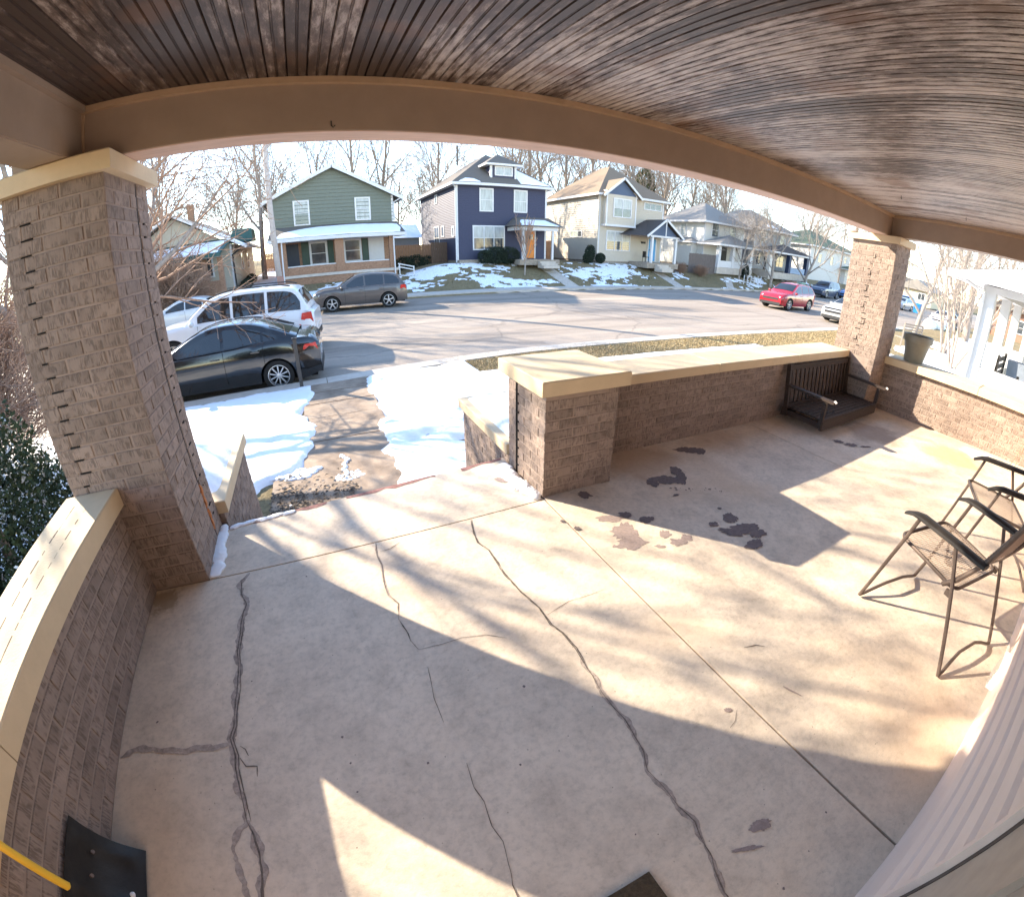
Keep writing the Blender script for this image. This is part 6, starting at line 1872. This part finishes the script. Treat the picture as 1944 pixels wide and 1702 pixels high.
mb = MB(); mb.hexa([(10.3, -4.0, 1.95), (17.5, -4.0, 1.95), (17.5, 2.5, 1.95), (10.3, 2.5, 1.95), (10.3, -4.0, 2.02), (17.5, -4.0, 2.02), (17.5, 2.5, 2.02), (10.3, 2.5, 2.02)]); mb.build('soffit', NW, h)
mb = MB(); mb.face([(10.25, 2.55, 2.04), (10.25, -4, 2.04), (12.6, -4, 2.75), (12.6, 0.4, 2.75)]); mb.face([(10.25, 2.55, 2.04), (12.6, 0.4, 2.75), (17.6, 0.4, 2.75), (17.6, 2.55, 2.04)])
mb.build('roof', 'snow', h, fix=False)
MB().box(10.18, 10.28, -4, 2.6, 1.93, 2.07).box(10.28, 17.5, 2.5, 2.6, 1.93, 2.07).build('gutter', TRIM, h)
MB().tube([(10.3, 2.3, 1.95), (10.66, 1.9, 1.75), (10.66, 1.9, -0.95)], 0.035, 8).build('downspout', TRIM, h)
MB().box(16.9, 22, -8, 1.5, -1.25, 4.5).build('house_wall', NW, h)
bn = thing('porch_bench', (12.3, 1.15, -0.42), 'dark slatted bench on the white neighbour porch', 'bench')
for k in range(4): MB().box(11.6, 12.9, 1.42, 1.45, -0.02 + k * 0.16, 0.08 + k * 0.16).build('back_slat', 'black_metal', bn)
MB().box(11.6, 12.9, 0.95, 1.40, -0.03, 0.02).build('seat', 'black_metal', bn)
for x in (11.6, 12.84):
    for y in (0.97, 1.39): MB().box(x, x + .06, y, y + .06, -0.42, 0.62 if y > 1 else 0.2).build('leg', 'black_metal', bn)
pb = thing('planter_box', (14.1, 1.2, -0.42), 'square blue-grey planter on the neighbour porch', 'planter')
MB().hexa([(13.9, 0.95, -.42), (14.3, .95, -.42), (14.3, 1.35, -.42), (13.9, 1.35, -.42), (13.8, 0.85, .42), (14.4, .85, .42), (14.4, 1.45, .42), (13.8, 1.45, .42)]).build('box', hm('slate_planter', (0.20, 0.23, 0.28)), pb)

# garden bench far right, timber edging, stones
bn = thing('garden_bench', (21.5, 7.0, -1.03), 'grey slatted garden bench seen just beyond the planter', 'bench')
for k in range(6): MB().bar((21.1, 6.75, -0.53 + k * 0.11), (22.0, 6.2, -0.53 + k * 0.11), 0.02, 0.065).build('back_slat', GREYW if False else hm('weathered_bench', (0.22, 0.19, 0.16)), bn)
MB().bar((21.3, 7.0, -0.6), (22.2, 6.45, -0.6), 0.45, 0.04).build('seat', hm('weathered_bench', (0.22, 0.19, 0.16)), bn)
for (x, y) in ((21.1, 6.75), (22.0, 6.2)): MB().box(x - .03, x + .03, y - .03, y + .03, -1.03, 0.08).build('post', hm('weathered_bench', (0.22, 0.19, 0.16)), bn)
tb = thing('timber_edging', (9.3, 2.6, -0.95), 'grey timber border lying in the snow in front of the neighbour porch', 'timber')
MB().box(8.2, 10.0, 2.3, 2.42, -0.95, -0.75).build('timber', GREYW, tb)
st_ = thing('garden_stone', (9.0, 2.9, -0.9), 'round tan stone half covered by snow beside the timber border', 'stone')
MB().blob((9.0, 2.85, -0.78), (.22, .2, .2), 3).build('stone', hm('tan_stone', (0.42, 0.30, 0.18)), st_, smooth='all')

# ---------------- poles
up = thing('utility_pole', (-1.7, 25.6, -1), 'tall pale utility pole in front of the left corner of the green house', 'pole')
MB().tube([(-1.72, 25.7, -1.2), (-1.90, 25.7, 4.0), (-2.05, 25.7, 11.5)], [0.17, 0.15, 0.11], 14).build('pole', hm('pale_pole', (0.46, 0.40, 0.37), rough=0.8, var=0.1), up, smooth='all')
MB().box(-1.90, -1.55, 25.5, 25.55, -0.3, 0.6).build('guard', hm('rust_band', (0.35, 0.2, 0.16)), up)
MB().bar((-3.2, 25.7, 10.6), (-0.9, 25.7, 10.6), 0.1, 0.12).build('crossarm', 'bark', up)
up = thing('utility_pole', (58, 29.0, -0.9), 'thin grey street pole in front of the white corner house', 'pole')
MB().tube([(57.0, 27.8, -1.0), (57.0, 27.8, 7.5)], [0.11, 0.08], 10).build('pole', 'bark', up)
pp = thing('lawn_post', (-0.5, 8.95, -1.03), 'black metal post standing at the left edge of the walk near the kerb', 'post')
MB().box(-0.545, -0.475, 8.93, 9.0, -1.1, -0.02).build('post', hm('grey_black_post', (0.07, 0.062, 0.055), rough=0.5), pp)
MB().box(-0.56, -0.46, 8.915, 9.015, -0.02, 0.01).build('post_cap', 'black_metal', pp)
MB().bar((-0.51, 8.965, -0.12), (-0.51, 8.965, 0.02), 0.03, 0.03, up=(0, 1, 0)).build('hook_arm', 'black_metal', pp)
# recycling bins
for (x, y, mt, lab) in ((57.5, 17.4, hm('blue_bin', (0.03, 0.22, 0.55), rough=0.4), 'bright blue wheeled bin at the kerb right of the column'), (45.5, 26.5, hm('pale_green_bin', (0.35, 0.55, 0.45), rough=0.5), 'pale green wheeled bin behind the red car'), (44.0, 26.7, BRICKF, 'brown bin behind the red car')):
    bi = thing('wheeled_bin', (x, y, -1.0), lab, 'bin')
    MB().hexa([(x - .3, y - .3, -1.0), (x + .3, y - .3, -1.0), (x + .3, y + .3, -1.0), (x - .3, y + .3, -1.0), (x - .4, y - .4, 0.0), (x + .4, y - .4, 0.0), (x + .4, y + .4, 0.0), (x - .4, y + .4, 0.0)]).build('body', mt, bi)
    MB().box(x - .42, x + .42, y - .45, y + .42, 0.0, 0.1).build('lid', mt, bi)

# =================================================================== CARS
def paint(name, c, rough=0.28, metal=0.0):
    return pm(name, c, rough, 0.03, 2, metallic=metal, spec=0.5, coat=0.7)
TYRE = pm('tyre_rubber', (0.018, 0.017, 0.016), 0.85, 0.2, 20)
RIM = pm('alloy_rim', (0.55, 0.55, 0.56), 0.3, 0.05, 5, metallic=0.6)
CG = pm('car_glass', (0.012, 0.014, 0.016), 0.04, 0.3, 1, spec=0.9)
CGC = pm('clear_car_glass', (0.07, 0.10, 0.09), 0.05, 0.5, 2.5, spec=0.9)
REDL = pm('tail_light_red', (0.55, 0.02, 0.015), 0.25, 0.1, 8, coat=0.5)
HEADL = pm('head_light_clear', (0.75, 0.77, 0.80), 0.12, 0.1, 8, coat=0.8)
PLAST = pm('grey_black_trim', (0.03, 0.03, 0.032), 0.6, 0.1, 8)
UNDER = pm('car_underside', (0.01, 0.01, 0.01), 0.9, 0.1, 8)

def car(name, label, loc, rot, kind, mat, glass=None, cladding=False, spokes=5, rack=False, sc=1.0):
    """forward is +x, origin on the road under the middle"""
    S = {'sedan': dict(L=4.58, W=1.82, H=1.46, wb=2.72, fo=0.95, wr=0.325, belt=[(-2.29, .86), (-2.1, .98), (-1.5, 1.02), (-0.5, .97), (0.6, .93), (1.05, .92), (1.9, .80), (2.2, .68), (2.29, .60)],
                       deck=[(-2.29, .90), (-2.15, 1.06), (-1.55, 1.10), (-0.5, 1.0), (0.9, .96), (1.15, .96), (1.9, .86), (2.2, .72), (2.29, .62)],
                       gh=[(1.12, .95), (0.25, 1.36), (-0.05, 1.43), (-0.45, 1.455), (-0.9, 1.42), (-1.25, 1.32), (-1.85, 1.08)], side=(0.62, -1.45), base=.20),
         'suv': dict(L=4.85, W=1.90, H=1.80, wb=2.80, fo=0.95, wr=0.38, belt=[(-2.42, 1.0), (-2.3, 1.10), (-1.5, 1.12), (0.6, 1.08), (1.05, 1.06), (1.9, 1.0), (2.28, .92), (2.42, .75)],
                     deck=[(-2.42, 1.05), (-2.3, 1.14), (-1.5, 1.15), (0.6, 1.10), (1.10, 1.12), (1.9, 1.08), (2.28, .98), (2.42, .78)],
                     gh=[(1.12, 1.10), (0.42, 1.66), (0.1, 1.74), (-0.6, 1.78), (-1.7, 1.75), (-2.05, 1.68), (-2.32, 1.12)], side=(0.70, -2.1), base=.27),
         'cross': dict(L=4.45, W=1.84, H=1.66, wb=2.64, fo=0.90, wr=0.36, belt=[(-2.22, .95), (-2.1, 1.08), (-1.5, 1.08), (0.5, 1.02), (0.95, 1.0), (1.7, .95), (2.08, .88), (2.22, .70)],
                       deck=[(-2.22, 1.0), (-2.1, 1.10), (-1.5, 1.10), (0.5, 1.04), (1.0, 1.06), (1.7, 1.02), (2.08, .92), (2.22, .72)],
                       gh=[(1.05, 1.04), (0.25, 1.55), (-0.05, 1.62), (-0.6, 1.66), (-1.5, 1.60), (-1.8, 1.52), (-2.12, 1.08)], side=(0.60, -1.85), base=.26)}[kind]
    L, W, H = S['L'], S['W'], S['H']; wr = S['wr']; wf = L / 2 - S['fo']; wrr = wf - S['wb']; base = S['base']
    glass = glass or CG
    t = thing(name, (0, 0, 0), label, 'car', None, local=True)
    bt_ = lambda x: float(np.interp(x, [a for a, _ in S['belt']], [b for _, b in S['belt']]))
    dk = lambda x: float(np.interp(x, [a for a, _ in S['deck']], [b for _, b in S['deck']]))
    hw = lambda x: W / 2 * (1 - 0.16 * max(0, (abs(x) - (L / 2 - 0.55)) / 0.55) ** 2.2)
    ar = wr + 0.045
    def low(x):
        z = base + 0.10 * max(0, (abs(x) - (L / 2 - 0.35)) / 0.35)
        for c_ in (wf, wrr):
            d = abs(x - c_)
            if d < ar: z = max(z, wr + math.sqrt(ar * ar - d * d))
        return z
    def sy(x, z):   # half width of the side at height z
        zb, zt = low(x), bt_(x)
        k = (z - 0.62) / 0.5
        return hw(x) * (1 - 0.055 * k * k) if z > 0.3 else hw(x) * 0.955
    xs = sorted(set([round(-L / 2 + L * i / 44, 3) for i in range(45)] + [round(c_ + s * ar * math.cos(a), 3) for c_ in (wf, wrr) for s in (1,) for a in np.linspace(0, math.pi, 15)]))
    rows = []
    for x in xs:
        zl, zb, zd = low(x), bt_(x), dk(x); zd = max(zd, zb + 0.01)
        ring = [(x, sy(x, zl + (zb - zl) * q), zl + (zb - zl) * q) for q in (0, .12, .3, .5, .7, .86)]
        ring.append((x, sy(x, zb) * 0.985, zb)); ring.append((x, sy(x, zb) * 0.93, zb + (zd - zb) * 0.75)); ring.append((x, sy(x, zb) * 0.55, zd)); ring.append((x, 0, zd + 0.01))
        rows.append(ring)
    mb = MB(); n = len(rows[0])
    for sgn in (1, -1):
        b0 = len(mb.v)
        for r_ in rows: mb.v += [(p[0], p[1] * sgn, p[2]) for p in r_]
        for i in range(len(rows) - 1):
            for j in range(n - 1):
                a = b0 + i * n + j
                mb.f.append((a, a + 1, a + n + 1, a + n) if sgn > 0 else (a, a + n, a + n + 1, a + 1)); mb.mi.append(0)
    for e in (0, len(rows) - 1):      # nose and tail
        r_ = rows[e]
        mb.face([(p[0], p[1], p[2]) for p in r_] + [(p[0], -p[1], p[2]) for p in r_[-2::-1]])
    body = mb.build('body', mat, t, smooth=True)
    MB().box(-L / 2 + .12, L / 2 - .12, -W / 2 + .25, W / 2 - .25, base - .02, 0.8).build('underbody', UNDER, t)
    MB().box(wrr + ar + .02, wf - ar - .02, -W / 2 + .08, W / 2 - .08, base + .0, base + .12).build('sill', UNDER if not cladding else PLAST, t)
    # greenhouse
    G = S['gh']; wbse = W / 2 * 0.90; wtop = W / 2 * 0.70
    def gy(z): 
        z0 = 0.98; k = (z - z0) / (H - z0)
        return wbse + (wtop - wbse) * max(0, k) ** 1.15
    pts = []
    NP = 26
    gx = [g[0] for g in G]; gzz = [g[1] for g in G]
    # resample profile smoothly
    tt = np.linspace(0, len(G) - 1, NP)
    PX = np.interp(tt, range(len(G)), gx); PZ = np.interp(tt, range(len(G)), gzz)
    for _ in range(2):
        PX[1:-1] = (PX[:-2] + 2 * PX[1:-1] + PX[2:]) / 4; PZ[1:-1] = (PZ[:-2] + 2 * PZ[1:-1] + PZ[2:]) / 4
    mb = MB(); cols = [-1, -.93, -.6, 0, .6, .93, 1]
    for x, z in zip(PX, PZ):
        for c_ in cols:
            yv = gy(z) * c_
            mb.v.append((x, yv, z + 0.035 * (1 - c_ * c_) - (0.02 if abs(c_) == 1 else 0)))
    m_ = len(cols)
    for i in range(NP - 1):
        for j in range(m_ - 1):
            a = i * m_ + j; mb.f.append((a, a + m_, a + m_ + 1, a + 1)); mb.mi.append(0)
    # sides from the profile edge down to the belt
    for sgn, c_ in ((-1, 0), (1, m_ - 1)):
        b0 = len(mb.v)
        for x, z in zip(PX, PZ):
            zb = bt_(x) + 0.0
            mb.v.append((x, sgn * (wbse + 0.015), min(zb, z)))
        for i in range(NP - 1):
            a = i * m_ + c_; q = b0 + i
            mb.f.append((a, a + m_, q + 1, q) if sgn < 0 else (a, q, q + 1, a + m_)); mb.mi.append(0)
    mb.build('roof', mat, t, smooth=True)
    prof_z = lambda x: float(np.interp(-x, [-v for v in PX], PZ))
    # glass: windscreen and rear window follow the profile surface
    def pane_over(i0, i1, name, k=0.90):
        mb = MB()
        cl = np.linspace(-k, k, 9)
        nrm = Vector((-(PZ[i1] - PZ[i0]), 0, PX[i1] - PX[i0])).normalized()
        if nrm.z < 0: nrm = -nrm
        st_ = list(range(i0, i1 + 1))
        for i in st_:
            for c_ in cl:
                p = Vector((PX[i], gy(PZ[i]) * c_, PZ[i] + 0.035 * (1 - c_ * c_))) + nrm * 0.012
                mb.v.append(tuple(p))
        for i in range(len(st_) - 1):
            for j in range(8):
                a = i * 9 + j; mb.f.append((a, a + 9, a + 10, a + 1)); mb.mi.append(0)
        mb.build(name, glass, t, smooth='all', fix=False)
    ifr = int(np.argmin(np.abs(PX - G[1][0]))); irr = int(np.argmin(np.abs(PX - G[-2][0])))
    pane_over(1, ifr - 0, 'windscreen'); pane_over(irr, NP - 2, 'rear_window', 0.86)
    # side windows
    f0, f1 = S['side']; 
    cuts = {'sedan': [(f0, -0.28), (-0.34, -1.12), (-1.17, f1)], 'suv': [(f0, -0.22), (-0.30, -1.16), (-1.24, f1)], 'cross': [(f0, -0.20), (-0.28, -1.12), (-1.18, f1)]}[kind]
    for (a, b_) in cuts:
        for sgn in (-1, 1):
            mb = MB(); m2 = 9; xsv = np.linspace(a, b_, m2)
            row = []
            for x in xsv:
                zb = bt_(x) + 0.045; zt_ = min(prof_z(x + 0.10), prof_z(x - 0.07)) - 0.075
                zt_ = max(zt_, zb + 0.01)
                for q in (0, 0.5, 1):
                    z = zb + (zt_ - zb) * q
                    # the side runs from the belt line out to the roof edge
                    P0 = Vector((x, wbse + 0.015, bt_(x))); P1 = Vector((x, gy(prof_z(x)), prof_z(x) - 0.02))
                    k = (z - P0.z) / max(1e-3, P1.z - P0.z)
                    row.append((x, sgn * (P0.y + (P1.y - P0.y) * k + 0.008), z))
            mb.v = row
            for i in range(m2 - 1):
                for j in range(2):
                    c_ = i * 3 + j; mb.f.append((c_, c_ + 3, c_ + 4, c_ + 1)); mb.mi.append(0)
            mb.build('side_window', glass, t, fix=False)
    # wheels
    for c_ in (wf, wrr):
        for sgn in (-1, 1):
            yo = sgn * (W / 2 - 0.015)
            mb = MB(); mb.lathe([(wr * .62, 0), (wr * .66, -sgn * -0.0), (wr * .97, 0.0), (wr, -sgn * 0.03), (wr, -sgn * 0.19), (wr * .95, -sgn * 0.22), (wr * .6, -sgn * 0.22)], 28, (c_, yo, wr), 'y')
            w_ = mb.build('wheel', TYRE, t, smooth=True)
            mb = MB(); mb.lathe([(wr * .70, 0.002 * sgn), (wr * .66, sgn * 0.004), (wr * .62, -sgn * 0.02), (wr * .60, -sgn * 0.08)], 28, (c_, yo, wr), 'y')
            for k in range(spokes):
                a = 2 * math.pi * k / spokes + 0.3
                w2 = (0.5 if spokes < 8 else 0.24)
                ri, ro = 0.04, wr * .67
                P = []
                for (rr_2, ww) in ((ri, w2 * 0.9), (ro, w2 * 0.5)):
                    for s2 in (-1, 1):
                        aa = a + s2 * ww * (0.5 if rr_2 > 0.1 else 1.2)
                        P.append((c_ + rr_2 * math.cos(aa), yo - sgn * 0.012, wr + rr_2 * math.sin(aa)))
                Q = [(p[0], yo - sgn * 0.05, p[2]) for p in P]
                mb.hexa([P[0], P[1], P[3], P[2], Q[0], Q[1], Q[3], Q[2]])
            mb.lathe([(0.0, sgn * 0.0), (0.05, -sgn * 0.005), (0.06, -sgn * 0.03)], 14, (c_, yo, wr), 'y')
            mb.build('rim', RIM, w_)
            MB().lathe([(0.0, -sgn * 0.10), (wr * .68, -sgn * 0.10)], 20, (c_, yo, wr), 'y').build('brake_disc', UNDER, w_)
    # doors, handles, lamps, mirrors
    for sgn in (-1, 1):
        mb = MB()
        for x in (0.70 if kind != 'sedan' else 0.72, cuts[0][1] - 0.03, cuts[1][1] - (0.02 if kind == 'sedan' else 0.0)):
            zz = np.linspace(base + .1 if low(x) < .5 else low(x), bt_(x) - .01, 7)
            P = [(x, sgn * (sy(x, z) + 0.001), z) for z in zz]
            for a, b_ in zip(P[:-1], P[1:]): mb.bar(a, b_, 0.008, 0.004, up=(0, 1, 0))
        o_ = mb.build('door_seam', UNDER, t, fix=False); o_['kind'] = 'stuff'
        for x in (cuts[0][1] + 0.14, cuts[1][1] + 0.14):
            MB().bar((x - .09, sgn * (sy(x, .86) + 0.018), bt_(x) - .12), (x + .09, sgn * (sy(x, .86) + 0.018), bt_(x) - .12), 0.03, 0.025).build('door_handle', mat, t)
        mx = 0.78 if kind == 'sedan' else 0.82
        MB().blob((mx, sgn * (W / 2 + 0.07), bt_(mx) + 0.07), (0.07, 0.11, 0.075), 1, 0.15, 12, 8).build('wing_mirror', mat, t, smooth='all')
        x = L / 2 - 0.10; zf = bt_(x) - 0.03
        MB().hexa([(x - .22, sgn * (hw(x - .22) + .006), zf - .02), (x + .10, sgn * (hw(x + .10) - .12), zf - .10), (x + .06, sgn * (hw(x) - .30), zf - .10), (x - .2, sgn * (hw(x) - .2), zf - .05),
                   (x - .26, sgn * (hw(x - .26) + .004), zf + .05), (x + .06, sgn * (hw(x + .08) - .12), zf + .03), (x + .0, sgn * (hw(x) - .32), zf + .04), (x - .22, sgn * (hw(x) - .2), zf + .06)]).build('headlight', HEADL, t)
        x = -L / 2 + 0.10; zr = bt_(x) - 0.04
        hgt = 0.13 if kind == 'sedan' else 0.24
        MB().hexa([(x + .24, sgn * (hw(x + .2) + .008), zr - hgt * .6), (x + .24, sgn * (hw(x) - .2), zr - hgt), (x - .10, sgn * (hw(x) - .30), zr - hgt), (x - .07, sgn * (hw(x - .08) + .0), zr - hgt),
                   (x + .20, sgn * (hw(x + .2) + .0), zr + .02), (x + .2, sgn * (hw(x) - .2), zr + .02), (x - .06, sgn * (hw(x) - .30), zr + .03), (x - .03, sgn * (hw(x) - .01), zr + .03)]).build('tail_light', REDL, t)
        if cladding:
            for c_ in (wf, wrr):
                mb = MB()
                P = [(c_ + (ar + .02) * math.cos(a), sgn * (hw(c_ + ar * math.cos(a)) * 0.985 + 0.008), wr + (ar + .02) * math.sin(a)) for a in np.linspace(0.1, math.pi - 0.1, 12)]
                for a, b_ in zip(P[:-1], P[1:]): mb.bar(a, b_, 0.05, 0.02, up=(0, 1, 0))
                mb.build('arch_cladding', PLAST, t, fix=False)
        if rack:
            MB().tube([(0.15, sgn * 0.60, prof_z(.15) + .06), (-0.3, sgn * .60, H + .055), (-1.6, sgn * .60, H + .03), (-1.85, sgn * .60, prof_z(-1.85) + .05)], 0.018, 8).build('roof_rail', PLAST if rack == 'dark' else mat, t)
    xf = L / 2
    MB().box(xf - .10, xf + .012, -0.55, 0.55, base + .34, base + .46).build('grille', PLAST, t)
    MB().box(xf - .12, xf + .008, -0.72, 0.72, base + .04, base + .20).build('lower_intake', PLAST, t)
    MB().box(-xf - .012, -xf + .08, -0.26, 0.26, 0.56, 0.68).build('number_plate', HEADL, t)
    MB().box(-xf - .008, -xf + .10, -0.70, 0.70, base + .06, base + .22).build('rear_bumper_insert', PLAST, t)
    t.location = loc; t.rotation_euler = (0, 0, rot); t.scale = (sc, sc, sc)
    return t

ZR = -1.146
car('parked_car', 'black sedan parked at the near kerb left of the walk', (-2.30, 10.50, ZR), rad(177), 'sedan', paint('black_car_paint', (0.008, 0.008, 0.009), 0.12), glass=CG, spokes=10)
car('parked_car', 'white sport utility vehicle with roof rails behind the black sedan', (-2.55, 14.35, ZR), rad(173), 'suv', paint('white_car_paint', (0.70, 0.70, 0.72), 0.3), rack='dark', sc=1.06)
car('parked_car', 'dark grey sport utility vehicle parked in front of the green house', (2.10, 22.45, ZR), rad(176), 'cross', paint('dark_grey_car_paint', (0.095, 0.08, 0.075), 0.3, 0.3), glass=CG, cladding=False)
car('parked_car', 'silver-white car parked by the bungalow, half hidden by the white vehicle', (-6.15, 22.6, ZR), rad(175), 'sedan', paint('silver_white_car_paint', (0.55, 0.55, 0.56), 0.3))
car('moving_car', 'red crossover car driving up the middle of the street', (27.1, 16.5, ZR), rad(182), 'cross', paint('red_car_paint', (0.30, 0.008, 0.018), 0.2), cladding=True, rack='dark')
car('parked_car', 'light silver sedan at the near kerb, cut off by the right column', (27.0, 12.0, ZR), rad(180), 'sedan', paint('silver_car_paint', (0.46, 0.45, 0.44), 0.3, 0.3))
car('parked_car', 'dark blue sport utility vehicle parked behind the red car', (48.4, 25.0, ZR), rad(184), 'suv', paint('dark_blue_car_paint', (0.04, 0.06, 0.11), 0.3))
car('parked_car', 'mid blue car parked farther along, next to the right column', (53.6, 24.0, ZR), rad(180), 'cross', paint('mid_blue_car_paint', (0.10, 0.20, 0.42), 0.3))
car('parked_car', 'silver-blue sedan seen just right of the right column', (60.0, 20.2, ZR), rad(178), 'sedan', paint('silver_blue_car_paint', (0.38, 0.42, 0.48), 0.3, 0.2))
car('parked_car', 'blue car farther right along the street, behind the silver-blue sedan', (66.0, 21.8, ZR), rad(180), 'cross', paint('blue_car_paint', (0.08, 0.25, 0.60), 0.3))
car('parked_car', 'pale grey car behind the bare shrub trunks on the right', (46.0, 11.2, ZR), rad(180), 'sedan', paint('pale_grey_car_paint', (0.50, 0.47, 0.50), 0.3))
